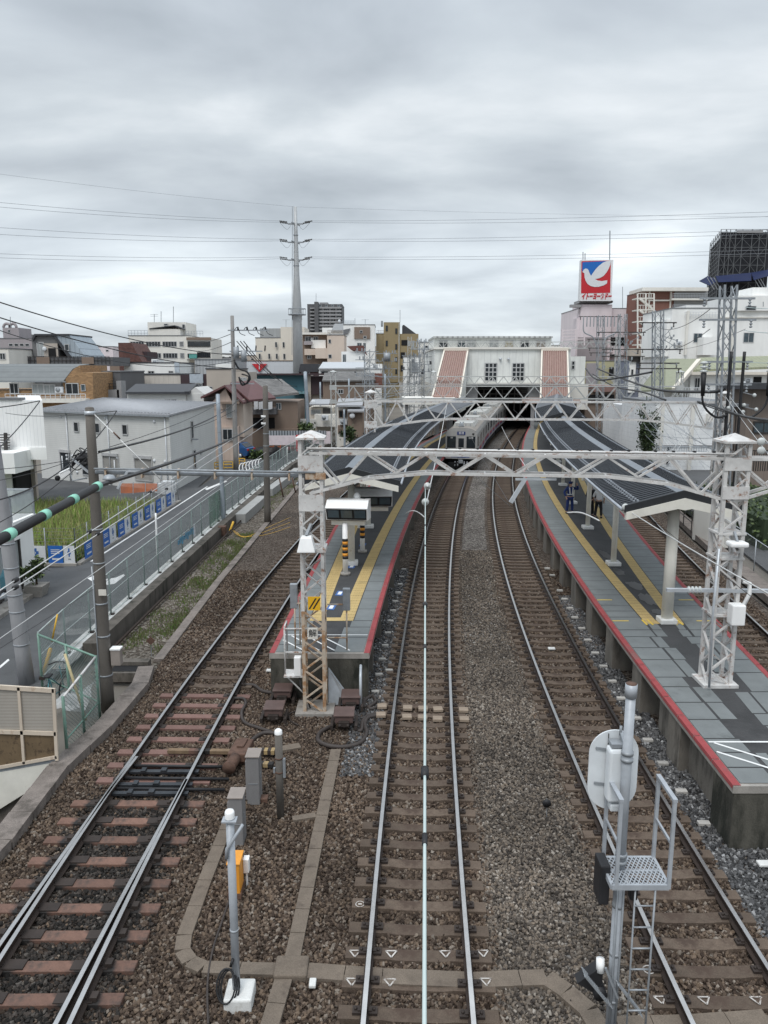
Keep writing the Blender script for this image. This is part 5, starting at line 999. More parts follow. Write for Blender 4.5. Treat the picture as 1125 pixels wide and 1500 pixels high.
# yellow stay guards, bicycle and plants
def stick(a, b, r, lab, m=yellow, r2=None): mb = MB(m); mb.tube([a, b], r, 8); return obj('stay_guard', mb, None, lab, 'stay guard', 'yellow stay guards')
stick(D(63, 990, 21.6), D(74, 950, 21.6), .06, 'thick yellow stay guard leaning in the enclosure above the bicycle'); stick(D(76, 940, 21.6), D(84, 900, 21.6), .025, 'thin yellow stay guard above the thick one by the street fence', m=yellow)
stick(D(126, 1055, 18.7), D(95, 958, 18.7), .035, 'pale yellow pole leaning inside the chain-link enclosure', m=mat('pale_yellow', (.5, .42, .24), .6)); stick(D(330, 795, 42.5), D(342, 764, 42.5), .06, 'yellow stay guard rising from the rusty box by the verge')
mb = MB(rust); c = D(327, 812, 41.5); mb.rbox((c.x, 41.5, .05), (.42, .42, .5), .02); obj('rusty_box', mb, None, 'rusty square box at the foot of the yellow stay guard on the verge', 'box')
for px, py, s_, lab in ((330, 768, .55, 'pale grey cabinet beside the slim bluish pole, nearer the verge'), (337, 757, .5, 'second pale cabinet behind the slim bluish pole')): mb = MB(cab_t if s_ > .52 else galv); c = D(px, py, 45 if s_ > .52 else 47); mb.rbox(c, (s_, .5, .75), .03); obj('cabinet', mb, None, lab, 'cabinet', 'cabinets by the bluish pole')
for k, (pa, pb, lab) in enumerate((((352, 760), (384, 732), 'long grey concrete trough box along the verge, nearer length'), ((393, 722), (436, 690), 'grey concrete trough box along the verge, farther length'))):
    mb = MB(mat('trough_box_grey', (.33, .33, .32), .8, var=.12)); a = G(*pa, .0); b = G(*pb, .0); mb.bar(a, b, .6, .55); obj('trough_box', mb, None, lab, 'trough box', 'trough boxes on the verge')
for px, py, h_ in ((463, 0, 0),): pass
for (a, b), lab in zip((((415, 728), (409, 700)), ((433, 722), (428, 700))), ('brown leaning stake on the weedy verge, nearer the pole', 'brown leaning stake on the weedy verge, nearer the mast')): mb = MB(rust); p = G(*a, -.25); mb.tube([p, D(b[0], b[1], p.y)], .05, 6); obj('stake', mb, None, lab, 'stake', 'stakes on the verge')
mb = MB(yellow)
for s_ in (0, .35, .7): mb.tube(spl([G(340 + s_ * 10, 775 + s_ * 6, -.2), G(352 + s_ * 9, 785 + s_ * 3, -.2), G(385, 784 - s_ * 12, -.2), G(425, 772 - s_ * 20, -.2)], 6), .01, 5)
obj('yellow_cables', mb, None, 'yellow cables lying across the verge near the concrete pole', 'cables')
bk = thing('bicycle', 'parked bicycle with wire basket behind the beige parapet', 'bicycle', (D(80, 1010, 19.9).x, 19.7, -.3)); bx = D(82, 1010, 19.8).x
mb = MB(black)
def wheel(cy, nm):
    m_ = MB(black); m_.tube([(bx + .02 * math.sin(a), cy + .32 * math.cos(a), .03 + .32 * math.sin(a)) for a in np.linspace(0, 6.2832, 25)], .022, 6); m_.use(galv); [m_.tube([(bx, cy, .03), (bx, cy + .3 * math.cos(a), .03 + .3 * math.sin(a))], .004, 3) for a in np.linspace(0, 6.28, 13)]; obj('wheel', m_, bk)
wheel(19.2, 0); wheel(20.3, 1)
m_ = MB(mat('bike_frame', (.08, .22, .24), .4, .3)); j = lambda *p: [(bx, *q) for q in p]; m_.tube(j((19.2, .03), (19.45, .7), (19.95, .3), (20.3, .03)), .02, 6); m_.tube(j((19.48, .6), (19.65, .1), (20.3, .03)), .018, 6); m_.tube(j((20.3, .03), (20.12, .75)), .018, 6); obj('frame', m_, bk)
m_ = MB(black); m_.tube([(bx - .27, 20.05, .8), (bx - .1, 20.15, .85), (bx + .1, 20.15, .85), (bx + .27, 20.05, .8)], .018, 6); obj('handlebar', m_, bk); m_ = MB(black); m_.rbox((bx, 19.4, .75), (.16, .26, .06), .02); obj('saddle', m_, bk)
m_ = MB(galv_d)
for z in (.55, .66, .77): m_.tube([(bx - .15, 20.25, z), (bx + .15, 20.25, z), (bx + .15, 20.5, z), (bx - .15, 20.5, z), (bx - .15, 20.25, z)], .008, 4)
for x_ in (-.15, -.05, .05, .15): m_.tube([(bx + x_, 20.25, .55), (bx + x_, 20.25, .77)], .005, 4); m_.tube([(bx + x_, 20.5, .55), (bx + x_, 20.5, .77)], .005, 4)
obj('basket', m_, bk)
mb = MB(net_mat('clear_sheet', (.55, .56, .56), .6)); r = random.Random(4)
P0 = [[(bx + .25 + .16 * i + r.uniform(-.05, .05), 18.6 + .22 * k_ + r.uniform(-.06, .06), .0 + .22 * math.sin(i * .9) * math.sin(k_ * .8) + .18 + r.uniform(-.05, .05)) for i in range(6)] for k_ in range(8)]
for a, b in zip(P0, P0[1:]): mb.sheet(a, b)
obj('plastic_sheet', mb, None, 'crumpled pale plastic sheet beside the bicycle inside the enclosure', 'plastic sheet')
def bush(name, lab, cat, c, rad, n, ms, leaf=.12, trunk=None, group=None, sz=(1, 1, 1), parent=None):
    c = Vector(c); mb = MB(); [mb.use(m) for m in ms]; V = []; Fc = []
    k = 10; cent = rng.normal(0, 1, (k, 3)); cent /= np.linalg.norm(cent, axis=1)[:, None]; cent *= rng.uniform(.2, .75, (k, 1)) * rad
    P = cent[rng.integers(0, k, n)] + rng.normal(0, rad * .22, (n, 3)); P *= np.array(sz)
    for p in P:
        a = Vector(rng.normal(0, 1, 3)).normalized(); b = a.cross(Vector(rng.normal(0, 1, 3))).normalized(); l = leaf * rng.uniform(.6, 1.3); q = c + Vector(p); i = len(V)
        V += [q - a * l, q + b * l * .45, q + a * l, q - b * l * .45]; Fc.append((i, i + 1, i + 2, i + 3))
    mb.v = [tuple(v) for v in V]; mb.f = Fc; mb.fm = rng.integers(0, len(ms), len(Fc)).tolist(); mb.sm = [False] * len(Fc)
    t = thing(name, lab, cat, (c.x, c.y, c.z - rad * sz[2]), group); obj('foliage', mb, t, fix=False)
    if trunk: m_ = MB(mat('bark', (.09, .065, .045), .9, var=.3, bump=.4)); m_.tube([(c.x, c.y, trunk), (c.x + .03, c.y, c.z)], .06 * rad + .02, 8, True, .02); [m_.tube([(c.x, c.y, c.z - rad * .4), (c.x + rad * .5 * math.cos(a), c.y + rad * .5 * math.sin(a), c.z + rad * .2)], .03 * rad + .008, 5, True, .01) for a in (0, 2, 4)]; obj('stem', m_, t)
    return t
lg = mat('leaf_green', (.055, .085, .03), .6, var=.35); lg2 = mat('leaf_light', (.10, .14, .045), .6, var=.3); lg3 = mat('leaf_dark', (.028, .045, .02), .6, var=.3)
c = G(55, 872, -.31); t = bush('potted_plant', 'bushy potted plant by the door of the white house', 'potted plant', (c.x, c.y, .75), .55, 500, [lg, lg2, lg3], .11, .1); mb = MB(concrete); mb.add([(c.x + sx * w_, c.y + sy * w_, z) for z, w_ in ((-.31, .28), (.15, .38)) for sx, sy in ((-1, -1), (1, -1), (1, 1), (-1, 1))], [(0, 1, 5, 4), (1, 2, 6, 5), (2, 3, 7, 6), (3, 0, 4, 7), (4, 5, 6, 7)]); obj('pot', mb, t)
# car, covered scooter, banners and barriers on the far street
def car(lab, c, rz, col, name='parked_car'):
    t = thing(name, lab, 'car', c); t.rotation_euler.z = rz; paint = mat('car_paint_' + name + lab[:4], col, .3, .3, var=.05, spec=.6)
    prof = [(-2.2, .35), (-2.22, .8), (-2.1, 1.0), (-1.2, 1.08), (-.55, 1.55), (1.35, 1.6), (1.95, 1.15), (2.15, 1.05), (2.2, .6), (2.15, .35)]
    mb = MB(paint); n = len(prof); rows = [(-.86, .93), (-.9, 1), (.9, 1), (.86, .93)]; rows = [-.88, .88]
    vs = []
    for yv in (-.9, -.82, .82, .9):
        for x_, z_ in prof: tuck = .16 if z_ > 1.2 else 0; vs.append((x_ * (1 if abs(yv) < .85 else .985), yv * (1 - tuck) if abs(yv) > .85 else yv * (1 - tuck * .9), z_))
    mb.add(vs, [(k * n + i, k * n + (i + 1) % n, (k + 1) * n + (i + 1) % n, (k + 1) * n + i) for k in range(3) for i in range(n)] + [tuple(range(n - 1, -1, -1)), tuple(range(3 * n, 4 * n))], False); obj('body', mb, t, local=True)
    for sy in (-1, 1):
        mb = MB(glass); yv = sy * .80; mb.add([(-1.0, sy * .885, 1.1), (-.5, sy * .79, 1.48), (.3, sy * .79, 1.52), (.3, sy * .885, 1.1)], [(0, 1, 2, 3)]); mb.add([(.36, sy * .885, 1.1), (.36, sy * .79, 1.52), (1.25, sy * .79, 1.52), (1.7, sy * .885, 1.12)], [(0, 1, 2, 3)]); obj('side_window', mb, t, local=True)
        for x_ in (-1.4, 1.35):
            mb = MB(black); mb.tube([(x_, sy * .70, .33), (x_, sy * .92, .33)], .33, 18); mb.use(galv); mb.tube([(x_, sy * .91, .33), (x_, sy * .935, .33)], .2, 12); obj('wheel', mb, t, local=True)
        mb = MB(red); mb.box((2.16, sy * .68, .95), (.08, .36, .2)); obj('tail_light', mb, t, local=True); mb = MB(bw_); mb.box((-2.2, sy * .62, .82), (.08, .4, .14)); obj('headlight', mb, t, local=True)
    mb = MB(glass); mb.add([(1.42, -.68, 1.54), (1.42, .68, 1.54), (1.93, .74, 1.18), (1.93, -.74, 1.18)], [(0, 1, 2, 3)]); mb.add([(-.6, -.68, 1.5), (-.6, .68, 1.5), (-1.14, .74, 1.1), (-1.14, -.74, 1.1)], [(0, 1, 2, 3)]); mb.v = [(v[0] * 1.005 + (.02 if v[0] > 0 else -.02), v[1], v[2] + .012) for v in mb.v]; obj('windscreen', mb, t, local=True)
    mb = MB(bw_); mb.box((2.215, 0, .62), (.03, .36, .18)); obj('licence_plate', mb, t, local=True); return t
c = G(345, 672, -.31); car('blue parked hatchback beside the pinkish house', (c.x - .5, c.y + 1, -.31), R(-18), (.03, .10, .26))
c = G(-62, 900, -.31); car('light blue parked car at the far left edge below the white house', (c.x, c.y, -.31), R(75), (.12, .30, .36))
c = G(399, 672, -.31); t = thing('covered_scooter', 'scooter under a black cover beside the street fence', 'scooter', c); mb = MB(black); r = random.Random(8)
ring = lambda x_, w_, h_: [(c.x + x_ + r.uniform(-.04, .04), c.y - w_, -.25), (c.x + x_, c.y - w_ * .8, h_ * .55 + r.uniform(-.06, .06)), (c.x + x_, c.y - w_ * .25, h_), (c.x + x_, c.y + w_ * .25, h_ * .97), (c.x + x_, c.y + w_ * .8, h_ * .55), (c.x + x_, c.y + w_, -.25)]
rs_ = [ring(-.95, .18, .3), ring(-.8, .3, .75), ring(-.4, .34, .72), ring(0, .36, .8), ring(.4, .42, 1.05), ring(.7, .3, .85), ring(.9, .15, .2)]
for a, b in zip(rs_, rs_[1:]): mb.sheet(a, b)
obj('cover', mb, t)
for px in (390, 409): pass
mb = MB(black); [mb.tube([(c.x + x_ + .2 * math.cos(a), c.y, -.12 + .2 * math.sin(a)) for a in np.linspace(0, 6.28, 15)], .05, 5) for x_ in (-.7, .7)]; obj('wheels', mb, t)
c2 = G(430, 666, -.31); t = thing('red_scooter', 'dark red scooter beyond the black covered one', 'scooter', c2); mb = MB(mat('scooter_red', (.16, .03, .03), .4)); mb.rbox((c2.x, c2.y, .35), (1.3, .4, .45), .12); mb.rbox((c2.x + .5, c2.y, .6), (.3, .5, .4), .1); obj('body', mb, t); mb = MB(black); mb.rbox((c2.x - .25, c2.y, .62), (.7, .34, .14), .05); mb.tube([(c2.x + .45, c2.y - .35, .95), (c2.x + .5, c2.y, .9), (c2.x + .45, c2.y + .35, .95)], .03, 6); [mb.tube([(c2.x + x_, c2.y - .06, -.05), (c2.x + x_, c2.y + .06, -.05)], .25, 12) for x_ in (-.55, .6)]; obj('seat', mb, t)
pinkw = mat('pinkish_white_banner', (.66, .58, .60), .6, var=.1)
def pxwall(name, x0, y0, x1, y1, Y, m, lab, cat, th=.06, zb=None):
    mb = MB(m); a = D(x0, y1, Y); b = D(x1, y0, Y); mb.b2((a.x, Y, a.z if zb is None else zb), (b.x, Y + th, b.z)); return obj(name, mb, None, lab, cat)
pxwall('hoarding', 393, 638, 434, 652, 78, pinkw, 'long pinkish white banner hoarding behind the scooters', 'hoarding'); pxwall('red_banner', 434, 637, 443, 661, 77, red, 'tall red banner at the end of the white hoarding', 'banner'); pxwall('hoarding', 458, 632, 484, 650, 80, pinkw, 'pale pink hoarding beyond the red banner near the grey lattice mast', 'hoarding')
mb = MB(bw_); a = D(440, 641, 76.9); [mb.tube([(a.x + .12 * math.cos(q), 76.97, a.z - .35 * k + .12 * math.sin(q)) for q in np.linspace(0, 5, 9)], .03, 4) for k in range(3)]; obj('red_banner_lettering', mb, bpy.data.objects['red_banner'])
lv = lines_mat('grey_pickets', (.30, .32, .34), (.08, .09, .1), .28, .4, 3)
pxwall('picket_fence', 393, 631, 478, 640, 79, lv, 'grey picket fence above the white hoarding', 'fence')
def barrier(px, py, w_, h_, m, lab, Y=None, rz=0):
    c = G(px, py, -.31); t = thing('barrier', lab, 'barrier', c); mb = MB(m); ux = Vector((math.cos(rz), math.sin(rz), 0)); 
    for k in range(3): mb.tube([c + ux * w_ * (k / 2 - .5), c + ux * w_ * (k / 2 - .5) + Vector((0, 0, h_))], .035, 6)
    for z in (.35, .7, 1.): mb.tube([c - ux * w_ / 2 + Vector((0, 0, h_ * z)), c + ux * w_ / 2 + Vector((0, 0, h_ * z))], .045, 6)
    obj('frame', mb, t); return t
orr = mat('barrier_orange', (.55, .12, .03), .5, var=.1)
barrier(401, 663, 1.5, .9, orr, 'orange pipe barrier behind the covered scooter'); barrier(328, 690, 1.6, .8, yellow, 'yellow pipe barrier left of the tall utility pole', rz=.3); barrier(351, 684, 1.2, .8, yellow, 'yellow pipe barrier right of the tall utility pole', rz=-.4)
t = thing('bicycle_rack', 'white comb-shaped bicycle rack beside the yellow barriers', 'bicycle rack', G(368, 688, -.31)); mb = MB(white); a = G(352, 692, -.25); b = G(381, 684, -.25); mb.bar(a, b, .1)
for k in range(7): p = a.lerp(b, k / 6.2); mb.tube(spl([p, p + Vector((-.15, .3, .3)), p + Vector((-.1, .55, .62)), p + Vector((.1, .7, .72))], 4), .045, 6)
obj('frame', mb, t)
mb = MB(orr); P0 = [D(x, 708, 54) for x in np.linspace(176, 231, 9)]; P1 = [D(x, 721 + 1.5 * math.sin(x), 54) for x in np.linspace(177, 231, 9)]; mb.ms = []; mb.use(net_mat('orange_net', (.55, .16, .06), .8)); mb.sheet(P0, P1); obj('orange_net_fence', mb, None, 'low orange safety net before the grey house', 'safety net')
mb = MB(galv); [mb.tube([D(x, 706, 54), D(x, 724, 54)], .03, 5) for x in (176, 195, 213, 231)]; obj('post', mb, bpy.data.objects['orange_net_fence'])
mb = MB(bw_); c = G(245, 722, -.3); mb.bar(c + Vector((-.9, 0, .35)), c + Vector((.6, .3, .35)), .35, .7); obj('white_barrier', mb, None, 'white plastic barrier beside the orange net', 'barrier')
# ------------------------------------------------------------------ buildings
def wallm(name, col, var=.07, dirt=None, amt=.25): return mat(name, col, .75, var=var, scale=.6, streak=.3, dirt=dirt or tuple(c * .7 for c in col), dirt_amt=amt, dirt_scale=.5, bump=.05)
w_white = wallm('white_render', (.82, .82, .80)); w_off = wallm('off_white_render', (.72, .70, .65)); w_cream = wallm('cream_render', (.68, .63, .55)); w_grey = wallm('grey_render', (.30, .30, .305)); w_dgrey = wallm('dark_grey_render', (.115, .115, .12)); w_beige = wallm('beige_render', (.44, .39, .34)); w_ochre = wallm('ochre_tiles', (.28, .22, .125)); w_peach = wallm('peach_render', (.62, .52, .44)); w_pink = wallm('pale_pink_render', (.70, .63, .65)); w_brown = wallm('brown_render', (.22, .165, .13)); w_mar = wallm('dark_maroon_cladding', (.055, .035, .04)); w_teal = wallm('teal_render', (.075, .165, .20)); w_lav = wallm('lavender_grey_render', (.33, .30, .31))
r_grey = mat('grey_roof', (.17, .175, .185), .6, .1, var=.12, dirt=(.12, .12, .125), dirt_amt=.4); r_dark = mat('dark_slate_roof', (.05, .052, .058), .55, var=.15); r_maroon = lines_mat('maroon_roof', (.12, .055, .055), (.06, .03, .03), .45, .1, 1); r_tile = tiles_mat('grey_roof_tiles', (.16, .155, .15), (.05, .05, .05), .3, .18); r_white = mat('white_roof', (.47, .49, .51), .5, var=.06); r_green = lines_mat('sage_roof', (.27, .28, .19), (.17, .18, .12), .5, .08, 0)
class B:
    def __init__(s, name, lab, cat, x0, x1, yt, Y, dep, m, zb=-.45, group=None, parapet=True, flat=r_grey):
        a = D(x0, yt, Y); b = D(x1, yt, Y); s.Y = Y; s.x0, s.x1 = a.x, b.x; s.z1 = D((x0 + x1) / 2, yt, Y).z; s.zb = zb; s.dep = dep
        s.t = thing(name, lab, cat, ((a.x + b.x) / 2, Y, zb), group)
        mb = MB(m); mb.b2((a.x, Y, zb), (b.x, Y + dep, s.z1)); obj('wall', mb, s.t)
        if parapet:
            mb = MB(flat); mb.b2((a.x - .08, Y - .08, s.z1), (b.x + .08, Y + dep + .08, s.z1 + .14)); obj('roof', mb, s.t)
    def win(s, *rects, style='dark', dz=.0, fr=frame_w, mull=1):
        for (a, b, c, d) in rects:
            P = D(a, d, s.Y + dz); Q = D(c, b, s.Y + dz); w = Q.x - P.x; h = Q.z - P.z; f = min(.09, w * .12); y = s.Y + dz
            mb = MB(fr); o = .07
            mb.b2((P.x, y - o, P.z), (P.x + f, y + .02, Q.z)); mb.b2((Q.x - f, y - o, P.z), (Q.x, y + .02, Q.z)); mb.b2((P.x + f, y - o, P.z), (Q.x - f, y + .02, P.z + f)); mb.b2((P.x + f, y - o, Q.z - f), (Q.x - f, y + .02, Q.z))
            for k in range(1, mull + 1):
                if mull: xx = P.x + w * k / (mull + 1); mb.b2((xx - f * .35, y - o * .8, P.z + f), (xx + f * .35, y + .02, Q.z - f))
            fo = obj('window', mb, s.t); mb = MB({'dark': glass, 'blue': glass_b, 'curtain': curtain}[style]); mb.b2((P.x + f, y - .03, P.z + f), (Q.x - f, y - .005, Q.z - f)); obj('pane', mb, fo)
        return s
    def grid(s, x0, x1, xs, ys_, w, h, **k):
        n = xs; return s.win(*[(x0 + (x1 - x0) * (i + .5) / n - w / 2, y, x0 + (x1 - x0) * (i + .5) / n + w / 2, y + h) for y in ys_ for i in range(n)], **k)
    def box(s, nm, x0, y0, x1, y1, d0, d1, m, lab=None):
        P = D(x0, y1, s.Y + d0); Q = D(x1, y0, s.Y + d0); mb = MB(m); mb.b2((P.x, s.Y + d0, P.z), (Q.x, s.Y + d1, Q.z)); return obj(nm, mb, s.t, lab)
    def poly(s, nm, pts, d0, d1, m):
        mb = MB(m); mb.prism([D(x, y, s.Y + d0) for x, y in pts], 0, (0, d1 - d0, 0)); return obj(nm, mb, s.t)
    def rail(s, x0, x1, y0, y1, d=0., m=None, n=8):
        P = D(x0, y1, s.Y + d); Q = D(x1, y0, s.Y + d); mb = MB(m or galv); 
        for z in (Q.z, (P.z + Q.z) / 2): mb.bar((P.x, s.Y + d, z), (Q.x, s.Y + d, z), .06)
        for k in range(n + 1): xx = P.x + (Q.x - P.x) * k / n; mb.bar((xx, s.Y + d, P.z), (xx, s.Y + d, Q.z), .05)
        obj('railing', mb, s.t); return s
    def antenna(s, px, y0, y1, d=2., arms=0):
        a = D(px, y1, s.Y + d); b = D(px, y0, s.Y + d); k = s.Y / 900; mb = MB(galv_d); mb.bar(a, b, .05 + k * .3)
        for q in range(arms): c = a.lerp(b, .95 - q * .22); mb.bar(c - Vector((.8, 0, 0)), c + Vector((.8, 0, 0)), .05)
        obj('antenna', mb, s.t); return s
    def ac(s, px, py, d=-.3):
        c = D(px, py, s.Y + d); mb = MB(bw_); mb.rbox(c, (.85, .35, .65), .04); mb.use(galv_d); mb.tube([c + Vector((-.1, -.19, 0)), c + Vector((-.1, -.17, 0))], .25, 12); obj('air_conditioner', mb, s.t); return s
    def dish(s, px, py, d=-.3):
        c = D(px, py, s.Y + d); mb = MB(bw_); mb.sphere(c, .32, 12, 6, (1, .35, 1)); mb.bar(c, c + Vector((0, .5, -.4)), .05); obj('satellite_dish', mb, s.t); return s
def gable(s, nm, x0, x1, ye, yr, xr, m, d0=-.4, d1=None, thick=.18, over=4):
    """gable roof whose ridge runs away from the viewer: eaves at x0 and x1 (pixel row ye), ridge above xr (row yr)"""
    d1 = s.dep + .4 if d1 is None else d1; a, r_, b = D(x0 - over * .3, ye, s.Y), D(xr, yr, s.Y), D(x1 + over * .3, ye, s.Y); up = Vector((0, 0, thick)); e = Vector((0, d1 - d0, 0)); o = Vector((0, d0, 0)); mb = MB(m)
    mb.prism([a + o, r_ + o, r_ + o + up, a + o + up], 0, e); mb.prism([r_ + o, b + o, b + o + up, r_ + o + up], 0, e); obj(nm, mb, s.t)
def gable_wall(s, x0, x1, ye, yr, xr, m): mb = MB(m); mb.prism([D(x0, ye, s.Y), D(x1, ye, s.Y), D(xr, yr, s.Y)], 0, (0, s.dep, 0)); obj('gable', mb, s.t)
def shed(s, nm, x0, x1, yf, yb, dep, m, over=.4, thick=.2):
    """roof slope rising away from the viewer: front eave at row yf, top at row yb on a plane dep farther"""
    a, b = D(x0, yf, s.Y - over), D(x1, yf, s.Y - over); c, d = D(x1, yb, s.Y + dep), D(x0, yb, s.Y + dep); up = Vector((0, 0, thick)); mb = MB(m)
    b.x = max(b.x, b.x); d = Vector((a.x, d.y, d.z)); c = Vector((b.x, c.y, c.z)); mb.prism([a, b, c, d], 0, up); obj(nm, mb, s.t)
# --- near left: large grey two-storey house (corner towards the street)
A_, B_, C_, D_ = Vector((-15.8, 57.5, 0)), Vector((-15.6, 72, 0)), Vector((-28.6, 79.5, 0)), Vector((-28.8, 65, 0))
h = thing('grey_house', 'large pale grey two-storey house with low grey roof beside the street and the grassy lot', 'house', (A_.x, A_.y, -.4)); hw_ = lines_mat('pale_grey_siding', (.60, .60, .58), (.46, .465, .45), .16, .08, 2, .75, .06, .25)
ze1, ze2 = 5.22, 5.5
mb = MB(hw_); up = lambda v, z: Vector((v.x, v.y, z)); b_ = [up(v, -.45) for v in (A_, B_, C_, D_)]; t_ = [up(A_, ze1), up(B_, ze2), up(C_, ze2 + .15), up(D_, ze1)]
mb.add(b_ + t_, [(0, 1, 5, 4), (1, 2, 6, 5), (2, 3, 7, 6), (3, 0, 4, 7)]); obj('wall', mb, h)
uF = (A_ - D_).normalized(); uS = (B_ - A_).normalized(); nF = Vector((uF.y, -uF.x, 0)); nS = Vector((1, .04, 0)).normalized()
r_light = mat('light_grey_roof', (.34, .345, .36), .55, .1, var=.1, dirt=(.26, .265, .27), dirt_amt=.4); mb = MB(r_light); o = .35; q = [t_[0] + nF * o + nS * .25, t_[1] + uS * .3 + nS * .25, t_[2] + uS * .3, t_[3] + nF * o]; q = [v + Vector((0, 0, .05)) for v in q]; mb.prism(q, 0, (0, 0, .14)); mb.use(galv_d); mb.bar(q[0] + Vector((0, 0, .02)), q[3] + Vector((0, 0, .02)), .14, .14)
mb.use(r_light)
for k in range(1, 60): a = q[3].lerp(q[0], k / 60); b = q[2].lerp(q[1], k / 60); mb.bar(a + Vector((0, 0, .15)), b + Vector((0, 0, .15)), .05, .04)
for k in range(44): mb.box(q[3].lerp(q[0], (k + .5) / 44) + Vector((0, .5, .2)), (.14, .1, .07))
obj('roof', mb, h)
def wwin(p, u, n, s0, s1, z0, z1, style, hood=False, blind=False):
    a = p + u * s0; b = p + u * s1; mb = MB(frame_w)
    for x, y in ((a, b),):
        for z in (z0, z1): mb.bar(up(a, z) + n * .04, up(b, z) + n * .04, .07, .07)
        for v in (a, b): mb.bar(up(v, z0) + n * .04, up(v, z1) + n * .04, .07, .07)
    if blind: mb.prism([up(a, z1), up(b, z1), up(b, z1 + .22), up(a, z1 + .22)], 0, n * .16)
    f = obj('window', mb, h); mb = MB(style); mb.prism([up(a, z0) + n * .012, up(b, z0) + n * .012, up(b, z1) + n * .012, up(a, z1) + n * .012], 0, n * .01); obj('pane', mb, f)
shut = lines_mat('roller_shutter', (.33, .32, .30), (.22, .21, .2), .07, .2, 2)
Lf = (A_ - D_).length
for s0, w_ in ((.30, .55), (.465, .55), (.67, .55)): wwin(D_, uF, nF, Lf * s0, Lf * s0 + w_, 3.75, 4.5, glass)
for s0, w_, st in ((.0, .0, None), (.17, 1.3, glass), (.345, 1.3, glass), (.51, 1.75, shut), (.745, 1.85, shut)):
    if st: wwin(D_, uF, nF, Lf * s0, Lf * s0 + w_, .3, 2.0, st, blind=True)
wwin(A_, uS, nS, 5.9, 6.6, 3.1, 4.5, glass); wwin(A_, uS, nS, 6.3, 7.0, .6, 2.1, glass)
mb = MB(bw_)
for s0 in (.245, .565, .975): p = D_ + uF * Lf * s0 + nF * .07; mb.tube([up(p, ze1 - .05), up(p, -.3)], .05, 6)
obj('downpipe', mb, h); mb = MB(bw_)
for s0, z in ((.2, 4.9), (.225, 1.75), (.27, 1.75), (.225, 1.45), (.55, 4.95), (.62, 1.9), (.75, .9), (.9, 4.85), (.885, 1.9), (.3, .45), (.96, 1.9)): p = D_ + uF * Lf * s0; mb.sphere(up(p, z), .13, 8, 6, (1, 1, 1))
for s0 in (.19, .6, .93): p = D_ + uF * Lf * s0 + nF * .08; mb.tube([up(p, 1.7), up(p, .2)], .06, 6)
obj('vent_hood', mb, h)
mb = MB(galv_d); mb.box(up(A_ + uS * 9 + nS * .04, 1.7), (.06, .8, .3)); mb.box(up(A_ + uS * 6 + nS * .3, 3.05), (.5, .25, .1)); obj('meter', mb, h)
mb = MB(bw_); p = A_ + uF * .8 + nF * 1.2; mb.rbox(up(p, .2), (.9, .5, 1.0), .05); obj('storage_box', mb, None, 'white storage box beside the grey house corner', 'storage box')
# --- white house with overhanging storey and dark garage at the left edge
w_tile = lines_mat('white_diagonal_tiles', (.80, .80, .79), (.64, .65, .65), .22, .1, 3, .5, .05, .3)
s = B('white_house', 'white house with overhanging upper storey above a dark garage opening at the left edge', 'house', -90, 30, 586, 47.0, .4, w_tile, zb=3.7); xr_ = D(62, 586, 47).x; mb = MB(w_tile); mb.prism([(s.x1 - .1, 46.98, 3.7), (xr_, 46.98, 3.7), (xr_ * 1.2, 56, 3.7), (s.x1 * 1.2, 56, 3.7)], 0, (0, 0, s.z1 - 3.72)); obj('wall', mb, s.t); mb = MB(w_white); mb.prism([(s.x1 - 5, 46.9, 3.3), (xr_ + .05, 46.9, 3.3), (xr_ * 1.2, 56, 3.3), (s.x1 * 1.2 - 5, 56, 3.3)], 0, (0, 0, .75)); obj('lower_band', mb, s.t)
s.box('wall', -90, 667, 14, 745, .3, 1.2, w_white); s.box('garage_opening', 14, 667, 43, 745, 3.0, 3.3, dark); s.box('side_wall', 43, 667, 49, 745, 2.5, 2.8, w_beige); s.box('garage_side', 14, 667, 20, 745, .4, 3.0, dark)
s.box('canopy', -60, 664, 20, 694, -2.2, .2, w_white)
mb = MB(frame_d)
for k in range(9): mb.box(D(5, 637 + k * 3.8, 46.6), (.75, .12, .05))
mb.bar(D(8, 634, 46.6), D(9, 672, 46.6), .16); obj('cable_rack', mb, s.t)
# --- nearest white house by the lot
t = thing('white_house', 'nearest white house with glass balcony rail and tall curtained door, behind the leaning pole', 'house', (-15, 30, -.3)); xw = -14.75
mb = MB(w_white); mb.b2((-24, 22, -.4), (xw, 32, 2.55)); obj('wall', mb, t)
mb = MB(w_white); mb.b2((-24, 21.5, 2.55), (xw + .15, 32.1, 2.75)); mb.use(galv_d); mb.b2((-24, 21.5, 2.5), (xw + .18, 32.15, 2.56)); obj('balcony_slab', mb, t)
mb = MB(net_mat('frosted_glass', (.42, .46, .46), .65, .08)); mb.quad((xw + .1, 22, 2.8), (xw + .1, 32, 2.8), (xw + .1, 32, 3.75), (xw + .1, 22, 3.75)); mb.quad((-24, 32.02, 2.8), (xw + .1, 32.02, 2.8), (xw + .1, 32.02, 3.75), (-24, 32.02, 3.75)); obj('balcony_glass', mb, t)
mb = MB(galv_d)
for y in (24, 26, 28, 30, 32): mb.bar((xw + .12, y, 2.75), (xw + .12, y, 3.8), .06)
mb.bar((xw + .12, 22, 3.78), (xw + .12, 32, 3.78), .07); mb.bar((-24, 32.04, 3.78), (xw + .12, 32.04, 3.78), .07); obj('balcony_rail', mb, t)
mb = MB(frame_d); 
for y in (28.3, 30.6): mb.bar((xw + .03, y, -.1), (xw + .03, y, 2.0), .1)
for z in (-.05, 2.0): mb.bar((xw + .03, 28.3, z), (xw + .03, 30.6, z), .1)
